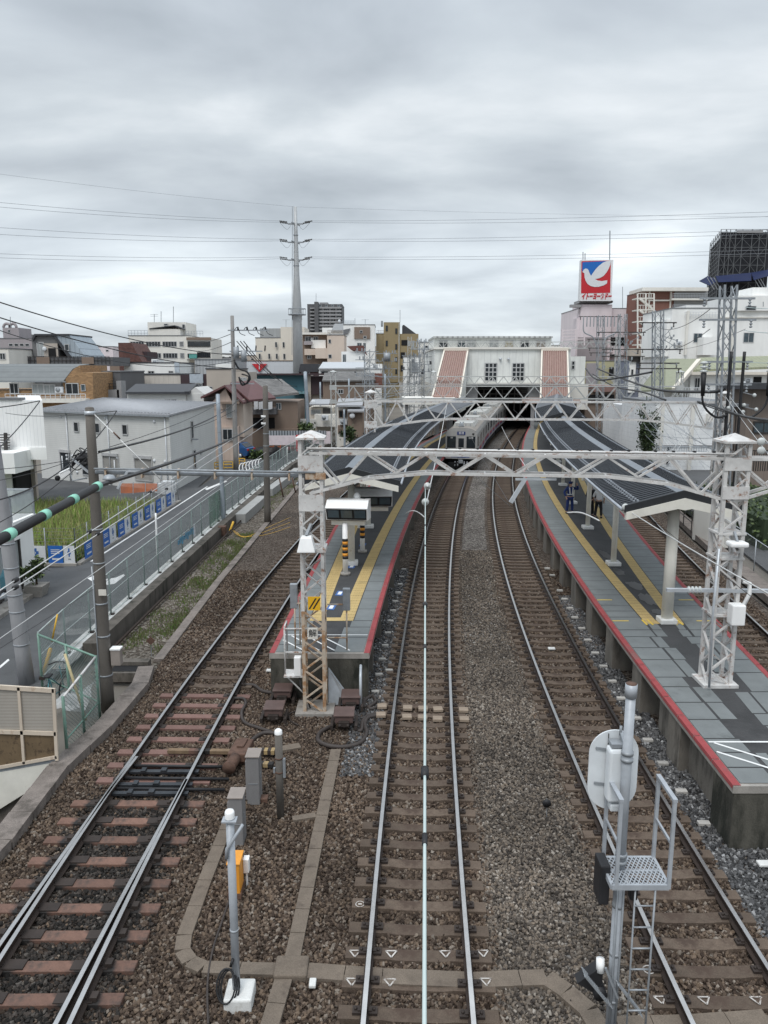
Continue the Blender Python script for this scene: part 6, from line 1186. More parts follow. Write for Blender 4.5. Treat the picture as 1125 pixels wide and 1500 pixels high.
f_ = obj('door_frame', mb, t); mb = MB(curtain); mb.b2((xw, 28.35, 0), (xw + .015, 30.55, 1.95)); obj('pane', mb, f_); mb = MB(w_white); mb.b2((xw, 28.1, 2.05), (xw + .22, 30.8, 2.25)); obj('shutter_box', mb, t)
mb = MB(concrete); mb.b2((xw, 27, -.4), (xw + .7, 31.6, -.16)); obj('door_step', mb, t)
# --- second and third rows on the left
s = B('brick_house', 'brown brick house with a curved grey metal roof and white balcony rail', 'house', -60, 136, 572, 84, 10, tiles_mat('brown_brick', (.33, .195, .095), (.2, .15, .1), .3, .12), parapet=False)
rg = lines_mat('grey_standing_roof', (.155, .165, .165), (.09, .095, .1), .55, .08, 2)
pts = [D(-60, 559, 83.4)] ; prof = [(96, 559.5), (99, 552), (104, 546), (110, 540), (117, 535.5)]
mb = MB(rg); cu = [(83.3, D(0, 560, 83.3).z), (84.5, D(0, 552, 84.5).z), (86, D(0, 545, 86).z + .2), (88, D(0, 539, 88).z + .1), (91, D(0, 535, 91).z)]
xl, xr = D(-60, 560, 84).x, D(97, 560, 84).x
for (ya, za), (yb, zb_) in zip(cu, cu[1:]): mb.prism([(xl, ya, za), (xr, ya, za), (xr, yb, zb_), (xl, yb, zb_)], 0, (0, 0, .15))
obj('curved_roof', mb, s.t); s.poly('end_gable', [(92, 590), (137, 590), (136, 546), (118, 545), (117, 535), (110, 539), (103, 546), (97, 554), (92, 561)], -.15, 8, MATS['brown_brick'])
s.win((48, 562, 64, 578), (65, 563, 81, 578), style='curtain'); s.win((15, 561, 27, 577), (97, 561, 115, 579), style='dark', dz=-.17); s.win((119, 563, 125, 573), style='blue', dz=-.17, mull=0); s.rail(8, 125, 577, 586, -1.2, bw_, 16); s.box('balcony_floor', -10, 584, 126, 590, -1.2, 0, w_off); s.ac(87, 571); s.box('gutter', -60, 558.5, 96, 560, -.75, -.6, galv_d)
s = B('dark_grey_house', 'dark grey house with framed balcony next to the brown brick gable', 'house', 136, 176, 545, 90, 9, w_dgrey); s.box('balcony', 137, 571, 174, 584, -1.6, 0, w_grey); s.box('recess', 140, 548, 158, 570, -.1, 0, frame_d); s.win((149, 550, 156, 562), style='curtain'); s.win((140, 549, 148, 562), style='dark'); s.rail(138, 172, 562, 571, -1.5, frame_d, 6); s.box('void', 139, 584, 168, 588, -1.5, -1, dark); s.box('side_wall', 172, 558, 177, 588, -1.6, 0, w_grey)
s = B('dark_grey_house', 'dark grey house with a sloping metal roof face and roof terrace, above the curved roof', 'house', 46, 84, 490, 112, 9, wallm('graphite_tiles', (.15, .15, .15)), parapet=False)
s.poly('metal_slope', [(80, 490), (101, 490), (125, 523), (108, 527)], -.2, 8, lines_mat('blue_grey_metal', (.33, .38, .42), (.2, .23, .26), .6, .1, 0)); s.poly('dark_edge', [(76, 490), (80, 490), (108, 527), (104, 530)], -.3, 8, r_dark); s.poly('roof', [(46, 497), (50, 489), (101, 489), (101, 491.5), (52, 491.5), (48, 499)], -.4, 8.5, r_dark); s.win((55, 501, 64, 522), style='curtain', mull=1); s.box('porch', 66, 503, 84, 535, -.1, 3, w_beige); s.box('door', 72, 510, 81, 533, -.2, -.05, dark); s.win((95, 504, 101, 514), style='dark', dz=-.3, mull=0); s.dish(65, 511)
s.box('terrace', 10, 523, 165, 536, -1.5, 6, w_dgrey); s.rail(10, 160, 522, 533, -1.6, frame_d, 26); s.box('wood_screen', 54, 523, 72, 533, -1.7, -1.65, w_brown); s.box('wood_screen', 120, 523, 137, 533, -1.7, -1.65, w_brown)
s = B('apartment_block', 'pinkish grey apartment block with an arched roof tower at the far left', 'apartment block', -60, 46, 496, 165, 14, w_lav); s.grid(12, 44, 4, (503, 511), 6, 4.5, mull=0); s.box('stair_tower', 5, 480, 27, 496, 2, 8, w_lav); s.win((12, 483, 15, 487), style='dark', dz=2, mull=0); mb = MB(w_lav)
for x0 in (5, 14): mb.tube([D(x0 + 5 + 5 * math.cos(a), 480 - 6 * math.sin(a), 168) for a in np.linspace(0, math.pi, 12)], .3, 6)
obj('roof_arch', mb, s.t); s.antenna(15, 464, 480)
s = B('white_house', 'small off-white house with a dark window at the far left edge below the pinkish block', 'house', -60, 12, 511, 105, 8, w_off); s.win((0, 517, 8, 527), style='dark')
s = B('warehouse', 'long cream clad building with dark roof edge behind the grey gabled house', 'building', 158, 265, 549, 100, 10, lines_mat('cream_cladding', (.55, .51, .46), (.47, .43, .39), .6, .06, 3), flat=r_dark); s.box('dark_bay', 265, 549, 278, 567, -.3, 2, w_mar); s.box('sign_panel', 278, 548, 297, 561, -.5, -.3, mat('pale_blue_panel', (.42, .47, .52), .5)); s.box('dark_bay', 297, 548, 303, 573, -.3, 2, w_mar); s.win((278, 562, 296, 568), style='curtain')
s = B('white_house', 'low white flat-roofed building under the white office block', 'building', 181, 263, 532, 118, 9, w_white, flat=r_dark); s.win((193, 544, 205, 549), (217, 543, 226, 550), (247, 543, 254, 547), style='dark'); s.box('roof_room', 222, 526, 232, 533, 1, 4, w_white); s.rail(230, 256, 527, 533, .3, bw_, 10); s.ac(228, 530, .5); s.box('blue_panel', 256, 531, 262, 546, -.2, 0, mat('pale_blue_panel', (.42, .47, .52), .5))
s = B('brick_house', 'dark red-brown house with steep sloping tiled side, left of the white office block', 'house', 173, 190, 502, 128, 9, tiles_mat('red_brown_tiles', (.125, .06, .05), (.06, .03, .03), .3, .15), parapet=False); s.poly('sloping_side', [(189, 502), (192, 502), (208, 530), (189, 530)], -.2, 8, MATS['red_brown_tiles']); s.box('low_wing', 200, 515, 215, 530, 3, 9, w_mar)
s = B('office_building', 'white four-storey office with long dark window bands and roof rooms', 'office building', 188, 275, 492, 160, 16, w_off); s.win((191, 500, 211, 508), (214, 500, 235, 508), (238, 500, 259, 508), (263, 500, 269, 508), (215, 517, 236, 525), (239, 517, 260, 525), (264, 517, 270, 525), style='dark', mull=4); s.box('glazed_wing', 273, 495, 309, 526, -.4, 10, w_off); 
s.win((275, 500, 308, 508), (275, 518, 288, 524), (289, 516, 308, 524), style='dark', dz=-.45, mull=6, fr=frame_d); s.box('brown_band', 273, 494, 309, 498, -.6, -.42, w_brown); s.box('green_awning', 277, 519, 288, 525, -.9, -.5, mat('turquoise_awning', (.10, .32, .29), .6)); s.box('roof_room', 217, 472, 272, 492, 3, 12, w_off); s.box('roof_porch', 218, 482, 264, 492, .5, 3, w_off); gable(s, 'porch_roof', 219, 265, 482, 477.5, 255, r_dark, .3, 3.2); s.win((240, 474, 246, 477), (267, 475, 271, 481), (228, 486, 234, 490), style='dark', dz=2.9, mull=0); s.rail(188, 216, 484, 492, .5, galv_d, 6); s.rail(272, 297, 485, 493, .5, galv_d, 6); s.antenna(226, 460, 472, 4, 2); s.antenna(254, 449, 472, 4); s.antenna(236, 456, 472, 5)
s = B('metal_shed', 'grey corrugated shed with white side under the office block', 'shed', 285, 345, 527, 125, 10, lines_mat('grey_corrugated', (.40, .41, .42), (.30, .31, .32), .5, .3, 3)); s.box('white_side', 316, 533, 345, 540, -.3, 0, w_white)
s = B('beige_house', 'beige house with flat roof behind the tall utility pole', 'house', 302, 344, 541, 96, 9, w_beige, flat=r_dark); s.win((306, 566, 311, 576), style='dark', mull=0); s.win((351, 553, 361, 567), style='curtain', dz=-.3); s.box('side_wing', 344, 545, 364, 575, -.2, 6, w_beige)
s = B('grey_house', 'light grey house with a dark slate gable roof behind the large grey house', 'house', 186, 272, 577, 80, 8, hw_, parapet=False); 
a, b2_ = D(184, 577, 79.6), D(274, 577, 79.6); mb = MB(r_dark); c, d = D(286, 565, 84), D(199, 565, 84); mb.prism([a, b2_, c, d], 0, (0, 0, .2)); mb.prism([b2_, D(303, 575, 84), c], 0, (0, .0, .2)); mb.bar(b2_ + Vector((0, 0, .1)), c + Vector((0, 0, .1)), .5, .3); mb.bar(c + Vector((0, 0, .1)), D(303, 576, 84) + Vector((0, 0, .1)), .5, .3); obj('roof', mb, s.t); s.box('gable_wall', 273, 577, 298, 600, .2, 6, hw_); s.poly('gable_wall', [(273, 578), (286, 567), (300, 578)], .3, 6, hw_); s.win((189, 584, 207, 590), (241, 584, 260, 590), style='dark')
pk = lines_mat('pinkish_siding', (.52, .42, .36), (.44, .35, .30), .55, .06, 3)
s = B('pinkish_house', 'pinkish beige house with maroon roof beside the blue car', 'house', 299, 346, 600, 79, 9, pk, parapet=False); s.box('lower_storey', 300, 625, 349, 690, -.3, 8, pk); gable_wall(s, 299, 346, 601, 569, 330, pk); a = D(296, 583, 78.3)
mb = MB(r_maroon); L0_, R0_, T0 = D(294, 584, 78.4), D(356, 592, 78.4), D(329, 567, 78.4); 
mb.prism([L0_, T0, T0 + Vector((0, 0, .2)), L0_ + Vector((0, 0, .2))], 0, (0, 9, 0)); mb.prism([T0, R0_, R0_ + Vector((0, 0, .2)), T0 + Vector((0, 0, .2))], 0, (0, 9, 0)); mb.prism([T0 + Vector((0, 3, .15)), R0_ + Vector((.3, 2, .15)), D(404, 585, 84), D(372, 560, 88), D(338, 562, 88)], 0, (0, 0, .2)); obj('roof', mb, s.t)
s.win((332, 592, 346, 612), style='curtain', dz=-.1); s.win((326, 628, 341, 645), style='dark', dz=-.4); s.box('side_room', 347, 585, 356, 640, .5, 6, w_peach); s.box('awning', 320, 589, 350, 591.5, -1.2, 0, w_brown)
s = B('brown_house', 'old brown house with balcony washing and grey tiled roof right of the pinkish house', 'house', 356, 436, 588, 92, 8, w_brown, parapet=False); mb = MB(r_tile); mb.prism([D(366, 586, 91.3), D(438, 578, 91.3), D(412, 558, 96), D(372, 558, 96)], 0, (0, 0, .25)); obj('roof', mb, s.t); s.box('balcony', 365, 598, 404, 607, -1.5, 0, w_dgrey); s.rail(365, 404, 590, 598, -1.5, frame_d, 9); s.box('void', 362, 612, 402, 628, -.2, 0, dark); s.box('lower_wall', 356, 628, 440, 660, -.3, 2, w_brown); s.win((404, 590, 412, 600), style='blue')
mb = MB(bw_); [mb.prism([D(x, 588 + k % 2, 90.2), D(x + 6, 588, 90.2), D(x + 6, 599, 90.2), D(x, 600, 90.2)], 0, (0, .05, 0)) for k, x in enumerate((372, 379, 386, 393))]; obj('laundry', mb, None, 'white laundry hanging on the balcony of the old brown house', 'laundry')
s = B('teal_building', 'teal-walled building with a wide dark red roof edge', 'building', 368, 448, 549, 118, 10, w_teal, flat=w_mar); s.box('brown_pillar', 447, 549, 455, 592, -.4, 4, w_beige); s.box('maroon_wall', 454, 551, 476, 578, -.2, 6, w_mar); s.box('roof_edge', 360, 547, 478, 549.5, -1.2, 0, w_mar); s.box('teal_canopy', 428, 574, 450, 577, -2, 0, mat('pale_teal', (.17, .30, .33), .6)); s.box('lower_wall', 420, 577, 478, 625, .2, 8, w_beige)
s = B('tiled_store', 'long white tiled store wall with a red triangle emblem', 'store', 345, 432, 529, 140, 12, tiles_mat('white_square_tiles', (.58, .60, .62), (.40, .42, .44), 1.6, 1.6, .5, .03), flat=w_brown); s.poly('red_triangle', [(369, 533), (391, 533), (380, 545)], -.25, -.05, red); mb = MB(bw_); p = D(380, 533, 139.7); q_ = D(380, 541, 139.7); mb.bar(p, q_, .15); obj('emblem_line', mb, s.t)
s = B('cream_building', 'tall cream building with small narrow windows behind the steel power pole', 'building', 374, 432, 495, 175, 12, w_cream); s.box('taller_part', 412, 479, 446, 530, -.3, 10, w_cream); s.box('roof_screen', 381, 481, 414, 494, .5, 8, lines_mat('grey_screen', (.36, .37, .37), (.28, .29, .29), .8, .1, 3)); s.win((403, 501, 406, 509), (414, 501, 417, 509), (379, 518, 382, 526), (393, 518, 396, 526), (404, 518, 407, 526), (415, 518, 418, 526), style='dark', dz=-.35, mull=0); s.antenna(419, 468, 479, 3, 1)
s = B('apartment_tower', 'dark grey high-rise apartment tower with stacked balconies on the horizon', 'apartment tower', 450, 501, 446, 300, 16, w_dgrey); 
for k in range(8): s.box('balcony', 466, 449.5 + k * 5.2, 500, 452 + k * 5.2, -1.4, 0, w_grey); s.box('balcony', 454, 450.5 + k * 5.2, 461, 452.5 + k * 5.2, -1.2, 0, w_grey)
for xx in (472, 482, 491): s.box('bay_wall', xx, 447, xx + 2.5, 490, -1.3, 0, w_dgrey)
s.box('core', 461, 442, 466, 492, -2.4, 2, w_dgrey); s.box('roof_room', 468, 443, 480, 446, 3, 9, w_grey); s.antenna(463, 430, 443, 2); s.win(*[(a, 446.5 + k * 5.2, a + 4, 449.5 + k * 5.2) for k in range(8) for a in (467, 476, 485, 494)], style='blue', dz=-.1, mull=0)
s = B('balcony_building', 'brownish building with shaded balconies right of the steel power pole', 'building', 443, 480, 488, 165, 10, w_brown); s.box('roof_slab', 441, 487, 482, 490, -1.5, 6, w_off); s.box('balcony', 445, 500, 457, 505, -1.5, 0, w_lav); s.box('balcony', 446, 511, 478, 520, -1.2, 0, w_peach); s.win((447, 493, 456, 500), (459, 493, 466, 500), (450, 520, 456, 526), style='dark'); s.box('white_plant', 456, 498, 477, 510, -.8, 0, w_white); s.dish(457, 497)
s = B('peach_building', 'peach three-storey building with brown roof fence among the white roofs', 'building', 479, 504, 491, 160, 10, w_peach); s.rail(480, 502, 484, 491, .2, w_brown, 16); s.win((481, 497, 485, 503), (481, 519, 486, 525), style='dark', mull=0); s.box('lower_room', 462, 510, 480, 525, .2, 8, w_peach)
s = B('white_building', 'white building with a big sloping white roof and roof aerials', 'building', 472, 515, 480, 190, 12, w_white, parapet=False); s.poly('roof', [(485, 485), (490, 474), (519, 474), (523, 478), (519, 485)], -.4, 10, r_white); s.antenna(520, 466, 476, 2); s.dish(497, 470, 0); s.rail(502, 520, 470, 474, 3, galv_d, 8)
s = B('white_building', 'white flat building with a reddish-brown panelled front left of the ochre apartments', 'building', 503, 549, 476, 180, 12, w_white); s.box('brown_panel', 519, 479, 542, 496, -.3, 0, w_brown); s.win((527, 484, 531, 488), (532, 492, 537, 496), style='dark', dz=-.35, mull=0); s.win((523, 502, 530, 509), (532, 502, 536, 512), style='blue'); s.poly('skylight', [(503, 483), (513, 481), (509, 489), (503, 490)], -.3, 0, r_grey); s.antenna(535, 468, 476, 2, 1)
s = B('white_house', 'white house with brown gabled roof in front of the ochre apartments', 'house', 500, 533, 515, 140, 9, w_white, parapet=False); s.poly('roof', [(508, 507), (532, 506), (537, 520), (531, 515), (515, 513)], -.4, 8, mat('brown_roof', (.12, .05, .04), .7)); s.win((502, 519, 507, 531), style='blue'); s.dish(523, 514)
s = B('white_hall', 'wide low white building with a pale metal roof before the peach building', 'building', 467, 559, 541, 125, 12, w_white, flat=r_white); shed(s, 'metal_roof', 467, 535, 541, 532, 8, r_white); s.win((470, 543, 481, 548), (519, 544, 522, 547), style='dark', mull=0); s.box('side_block', 535, 533, 560, 548, .5, 8, w_white)
s = B('brick_house', 'small dark red brick house below the steel power pole with a black roof', 'house', 438, 466, 545, 128, 8, tiles_mat('dark_red_brick', (.10, .04, .035), (.05, .03, .03), .4, .15), parapet=False); s.poly('roof', [(437, 545), (440, 533), (466, 533), (466, 545)], -.4, 7, r_dark); s.win((442, 544, 454, 549), style='curtain')
s = B('brown_house', 'wide brown house with weathered grey tiled roof left of the near lattice masts', 'house', 473, 548, 559, 112, 9, w_brown, parapet=False); shed(s, 'roof', 472, 550, 559, 548, 4, r_tile); s.box('brick_chimney', 549, 547, 560, 568, .2, 3, tiles_mat('reddish_brick', (.22, .10, .08), (.14, .08, .06), .4, .15)); s.win((495, 570, 503, 577), style='dark')
s = B('shack', 'low white house with shallow roof and brown shutter beside the grey lattice mast', 'house', 493, 529, 596, 92, 7, w_off, parapet=False); shed(s, 'roof', 493, 531, 596, 586, 3, r_light, 1.2); s.box('shutter', 495, 623, 509, 634, -.2, 0, w_brown); s.box('lean_to', 510, 603, 531, 640, -1.5, 0, w_brown); shed(s, 'lean_to_roof', 509, 533, 604, 597, 1.5, r_light, 2.2); s.dish(516, 609, -2); s.antenna(520, 570, 590); s.win((496, 601, 508, 612), style='dark', fr=w_brown); s.ac(503, 618)
s = B('shack', 'low cream house with white sheet roof left of the grey lattice mast', 'house', 453, 488, 597, 96, 6, w_cream, parapet=False); shed(s, 'roof', 453, 482, 594, 587, 3, r_light, .9); s.ac(476, 612, -2); s.dish(459, 590); s.box('window_bay', 473, 598, 486, 606, -.4, 0, frame_d); s.win((455, 600, 470, 607), style='curtain'); s.box('low_block', 461, 607, 492, 625, -1.5, 0, w_off); s.box('garden_wall', 440, 614, 462, 628, -2, -1.5, w_off)
s = B('apartment_block', 'tall ochre apartment block with brown trimmed windows', 'apartment block', 551, 585, 489, 190, 14, w_ochre); s.box('tower', 562, 472, 586, 560, -.4, 10, w_ochre); s.box('right_wing', 584, 489, 613, 560, -.2, 10, w_ochre); s.poly('sloping_roof', [(590, 476), (592, 476), (611, 490), (590, 489)], 1, 8, r_dark); s.win((565, 477, 568, 485), (565, 499, 568, 507), (579, 481, 582, 489), (579, 504, 582, 512), (579, 523, 582, 530), (579, 541, 582, 548), style='dark', dz=-.45, mull=0, fr=frame_d)
s.box('loggia', 588, 498, 597, 506, -.3, -.15, dark); s.box('loggia', 587, 516, 593, 525, -.3, -.15, dark); s.box('loggia', 587, 535, 591, 544, -.3, -.15, dark); s.win((598, 499, 601, 507), (604, 499, 607, 508), (609, 500, 611, 508), style='curtain', dz=-.25, mull=0); s.antenna(586, 454, 472, 3); s.box('water_tank', 558, 470, 561, 478, 2, 4, galv_d); s.rail(552, 562, 484, 489, .3, frame_d, 4); s.box('drain_pipe', 584, 473, 585, 560, -.6, -.45, bw_)
s = B('white_building', 'small white utility building beside the ochre block, behind the lattice masts', 'building', 592, 616, 523, 150, 8, w_white); s.box('grey_door', 600, 532, 612, 545, -.2, 0, galv_d)
s = B('grey_building', 'small grey building with air conditioners above dark stair roofs left of the station', 'building', 616, 640, 502, 155, 8, w_off); s.win((622, 506, 627, 510), style='dark', mull=0); s.ac(621, 513); s.ac(629, 513); s.poly('dark_stair_roof', [(627, 525), (637, 525), (628, 548), (616, 548)], -4, -3.5, r_dark); s.poly('pale_stair_side', [(624, 525), (627, 525), (616, 548), (612, 548)], -4, -3.5, w_off)
for px, py, Y, rd, lb in ((447, 628, 88, 1.1, 'leafy shrub beside the bluish steel pole'), (512, 634, 86, 1.0, 'round green shrub before the low white house by the lattice mast'), (378, 668, 79, .9, 'green shrub by the fence beside the blue car')): c = D(px, py, Y); bush('shrub', lb, 'shrub', c, rd, 500, [lg, lg2, lg3], .2, -.3)
for px, yt, yb, Y, lb in ((505, 600, 650, 84, 'thin grey post beside the fenced street, left of the second gantry mast'), (512, 555, 640, 98, 'slender grey steel pole rising behind the low white house'), (565, 548, 600, 104, 'thin steel pole left of the salmon stair roof'), (470, 560, 640, 100, 'thin pole carrying service wires above the cream house')): cpole(px, yb, Y, (px - 1, yt), .12, .1, lb, MATS['bluish_pole'])
# --- right side
s = B('retail_building', 'pale pink windowless store building with a roof tower carrying the bird sign', 'store', 848, 950, 452, 205, 20, w_pink); s.box('sign_tower', 846, 446, 897, 560, -1, 8, w_pink); s.box('tower_edge', 841, 466, 850, 560, -.5, 6, w_pink); s.box('dark_gap', 892, 494, 928, 506, -.4, -.1, dark); s.box('lower_wall', 845, 494, 890, 540, -1.3, -.9, w_lav); s.box('lower_band', 890, 507, 935, 520, -.6, 0, w_pink); s.box('dark_gap', 891, 519, 903, 523, -.8, -.5, dark); s.box('ledge', 836, 446, 852, 450, -1.5, 0, w_grey); s.box('frame_deck', 848, 440, 897, 444, -1.4, 4, w_grey); s.antenna(912, 420, 452, 3)
mb = MB(w_pink)
for k in range(5): mb.bar(D(824, 484 + k * 4.5, 200), D(856, 483 + k * 4.5, 200), .25)
for x in (824, 843, 856): mb.bar(D(x, 482, 200), D(x, 506, 200), .3)
obj('roof_frame', mb, s.t)
# rooftop sign
YS = 203.; ps = lambda u, v: D(850.3 + (897 - 850.3) * u + (1 - 2 * u) * 0, 381.5 + (439.5 - 381.5) * v, YS)
sg = thing('rooftop_sign', 'square rooftop sign with a white bird on blue and red above red lettering', 'sign', tuple(D(874, 441, YS)))
mb = MB(mat('sign_board_white', (.72, .72, .73), .5, var=.02)); mb.b2(tuple(D(849.2, 441, YS)), tuple(D(898.6, 380.5, YS) + Vector((0, 2.0, 0)))); obj('board', mb, sg)
def face(pts, m, o, nm): mb = MB(m); mb.prism([ps(u, v) + Vector((0, -o, 0)) for u, v in pts], 0, (0, -.03, 0)); obj(nm, mb, sg)
sq = [(.03, .02), (.97, .02), (.95, .82), (.0 + .02, .83)]
redp = mat('sign_red', (.50, .02, .03), .5, var=.03); blup = mat('sign_blue', (.01, .13, .46), .5, var=.03); whp = mat('sign_white_panel', (.66, .68, .70), .5, var=.02)
Lx = lambda x, y: ((x - 245) / 372 * .94 + .025, (y - 100) / 368 * .81 + .02)
face([Lx(*p) for p in ((247, 100), (612, 92), (604, 462), (242, 468))], redp, .02, 'red_field')
face([Lx(*p) for p in ((258, 112), (560, 98), (520, 118), (470, 150), (430, 180), (395, 225), (365, 270), (345, 225), (330, 195), (255, 215))], blup, .06, 'blue_field')
bird = [(255, 222), (265, 215), (275, 195), (295, 184), (320, 188), (335, 205), (345, 235), (365, 268), (385, 240), (420, 195), (460, 155), (510, 118), (560, 98), (612, 92), (604, 140), (585, 185), (555, 230), (520, 270), (470, 295), (415, 305), (450, 322), (500, 328), (568, 318), (562, 355), (520, 378), (460, 394), (410, 396), (360, 385), (320, 360), (295, 320), (284, 280), (282, 240), (270, 232)]
bm_pts = [Lx(*p) for p in bird]; mb = MB(whp); vs_ = [ps(u, v) + Vector((0, -.12, 0)) for u, v in bm_pts]; mb.add(vs_, [tuple(f) for f in tessellate_polygon([[Vector((u, v, 0)) for u, v in bm_pts]])]); obj('bird_emblem', mb, sg)
tm = textmesh('イトーヨーカドー', 1.22, redp, .03, .25, .06); wd = max(v[0] for v in tm.v) - min(v[0] for v in tm.v); tgt = (ps(.97, .9) - ps(.03, .9)).length; hh_ = max(v[1] for v in tm.v) - min(v[1] for v in tm.v); tm.v = [(v[0] * tgt / wd, v[1] * 1.55 / hh_, v[2]) for v in tm.v]; place(tm, ps(.5, .915) + Vector((0, -.06, 0)), (1, 0, 0), (0, 0, 1)); obj('lettering', tm, sg)
mb = MB(galv_d); mb.bar(D(893, 381, YS + 1), D(893.5, 338, YS + 1), .22); mb.bar(D(854, 381, YS + 1), D(854, 369, YS + 1), .18); mb.bar(D(857, 381, YS + 1), D(857, 371, YS + 1), .18); obj('lightning_rod', mb, sg)
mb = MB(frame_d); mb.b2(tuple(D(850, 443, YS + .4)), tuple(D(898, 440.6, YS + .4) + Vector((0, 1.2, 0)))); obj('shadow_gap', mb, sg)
s = B('apartment_block', 'brown apartment block with white balconies and an open escape stair', 'apartment block', 950, 1037, 424, 185, 16, wallm('brown_panel_wall', (.23, .11, .085))); s.box('roof_slab', 941, 421, 1038, 426, -1.8, 8, w_off); s.box('pillar', 979, 425, 983, 510, -.6, 0, w_off); s.box('pillar', 948, 425, 952, 510, -.6, 0, w_off); s.box('balcony_recess', 983, 426, 1037, 510, -.2, 0, w_grey)
for k in range(5): s.box('balcony', 984, 437 + k * 16.5, 1037, 439.5 + k * 16.5, -1.8, 0, w_off); s.rail(985, 1036, 430 + k * 16.5, 437 + k * 16.5, -1.7, galv, 22)
s.box('floor_band', 950, 439, 982, 441, -.4, 0, w_off); s.box('floor_band', 950, 456, 982, 458, -.4, 0, w_off)
es = MB(w_off); YE = 178
for k in range(6):
    y0 = 436 + k * 17; es.prism([D(934, y0, YE), D(958, y0, YE), D(958, y0 + 1.6, YE), D(934, y0 + 1.6, YE)], 0, (0, 4, 0)); es.bar(D(938, y0 + 2, YE), D(956, y0 + 17, YE + 1), .35, .5)
    for q in range(7): es.bar(D(934 + q * 4, y0 - 6, YE), D(934 + q * 4, y0, YE), .08)
    es.bar(D(934, y0 - 6, YE), D(958, y0 - 6, YE), .12)
for x in (934, 946, 958): es.bar(D(x, 430, YE), D(x, 540, YE), .28)
obj('escape_stair', es, s.t)
# tower wrapped in dark netting and scaffold
s = B('scaffolded_tower', 'tower under construction wrapped in black netting and scaffold with blue aprons', 'tower', 1056, 1130, 340, 210, .4, mat('black_netting', (.018, .019, .024), .8, var=.3, scale=.4), parapet=False); mb = MB(MATS['black_netting']); a, b = D(1056, 340, 210), D(1042, 352, 231); mb.prism([(a.x + .02, 210.3, -.4), (D(1130, 340, 210).x, 210.3, -.4), (D(1130, 340, 210).x + 9, 231, -.4), (b.x, 231, -.4)], 0, (0, 0, a.z - .9)); obj('wall', mb, s.t)
scs = mat('scaffold_steel', (.14, .145, .15), .5, .3); mb = MB(scs); a = D(1042, 355, 231)
cols = [D(x, 342, 209.4).x for x in (1056, 1064, 1070, 1078, 1088, 1102, 1113, 1124)]
zt, zb_ = D(1080, 336, 209.4).z, D(1080, 440, 209.4).z
for x in cols: mb.bar((x, 209.4, zb_), (x, 209.4, zt), .14)
n = 9; zs = np.linspace(zb_, zt, n)
for z in zs: mb.bar((cols[0], 209.4, z), (cols[-1], 209.4, z), .1)
for i in range(len(cols) - 1):
    for k in range(n - 1):
        if (i + k) % 2: mb.bar((cols[i], 209.4, zs[k]), (cols[i + 1], 209.4, zs[k + 1]), .07)
        else: mb.bar((cols[i + 1], 209.4, zs[k]), (cols[i], 209.4, zs[k + 1]), .07)
for k in range(7): f_ = k / 6; p = Vector((cols[0], 209.4, 0)).lerp(Vector((a.x - .4, 230.6, 0)), f_); mb.bar((p.x, p.y, zb_), (p.x, p.y, zt), .18)
for z in np.linspace(zb_, zt - 1, 16): mb.bar((cols[0], 209.4, z), (a.x - .4, 230.6, z), .12)
obj('scaffold', mb, s.t)
navy = mat('navy_tarp', (.005, .013, .06), .6, var=.2); mb = MB(navy); f_ = lambda x, y, Y: D(x, y, Y)
mb.prism([f_(1048, 405, 209), f_(1100, 400, 209), f_(1100, 412, 207), f_(1052, 414, 207)], 0, (0, -.2, .1)); mb.prism([f_(1100, 400, 209), f_(1128, 395, 209), f_(1128, 404, 206), f_(1104, 411, 206)], 0, (0, -.2, .1)); mb.prism([f_(1024, 412, 213), f_(1036, 405, 213), f_(1052, 411, 211), f_(1040, 419, 209)], 0, (0, -.2, .1)); obj('blue_apron', mb, s.t)
mb = MB(galv); [mb.bar(f_(x, 407, 208), f_(x + 10, 424, 209), .14) for x in (1036, 1041, 1046, 1104, 1109, 1113)]; obj('apron_strut', mb, s.t); s.box('pale_top_panel', 1080, 337, 1118, 341, -.9, -.6, w_grey)
# big white stepped building at right
s = B('white_building', 'large white building of stepped blocks below the scaffolded tower', 'building', 985, 1135, 452, 125, 14, w_white); s.box('upper_block', 1005, 447, 1036, 455, 1, 8, w_white); s.box('upper_block', 1075, 433, 1135, 455, -.5, 10, w_white); s.box('water_tank', 1102, 421, 1135, 434, 1, 6, w_white); s.win((1092, 448, 1108, 455), style='dark', dz=-.6, mull=0); s.win((1015, 488, 1029, 502), (1088, 487, 1105, 502), style='blue'); s.box('pipe', 1006, 455, 1007.5, 520, -.5, -.1, w_off); s.box('pipe', 1074, 462, 1076, 520, -.5, -.1, w_off); s.box('equipment_box', 1029, 494, 1053, 520, -2.5, -.1, w_white); s.ac(995, 503); s.rail(1003, 1052, 457, 465, -.3, bw_, 12); s.box('left_wing', 974, 468, 1000, 522, .5, 12, w_white); s.box('sill_band', 1052, 464, 1135, 465.5, -.25, 0, w_off); s.antenna(1118, 442, 449, -.5)
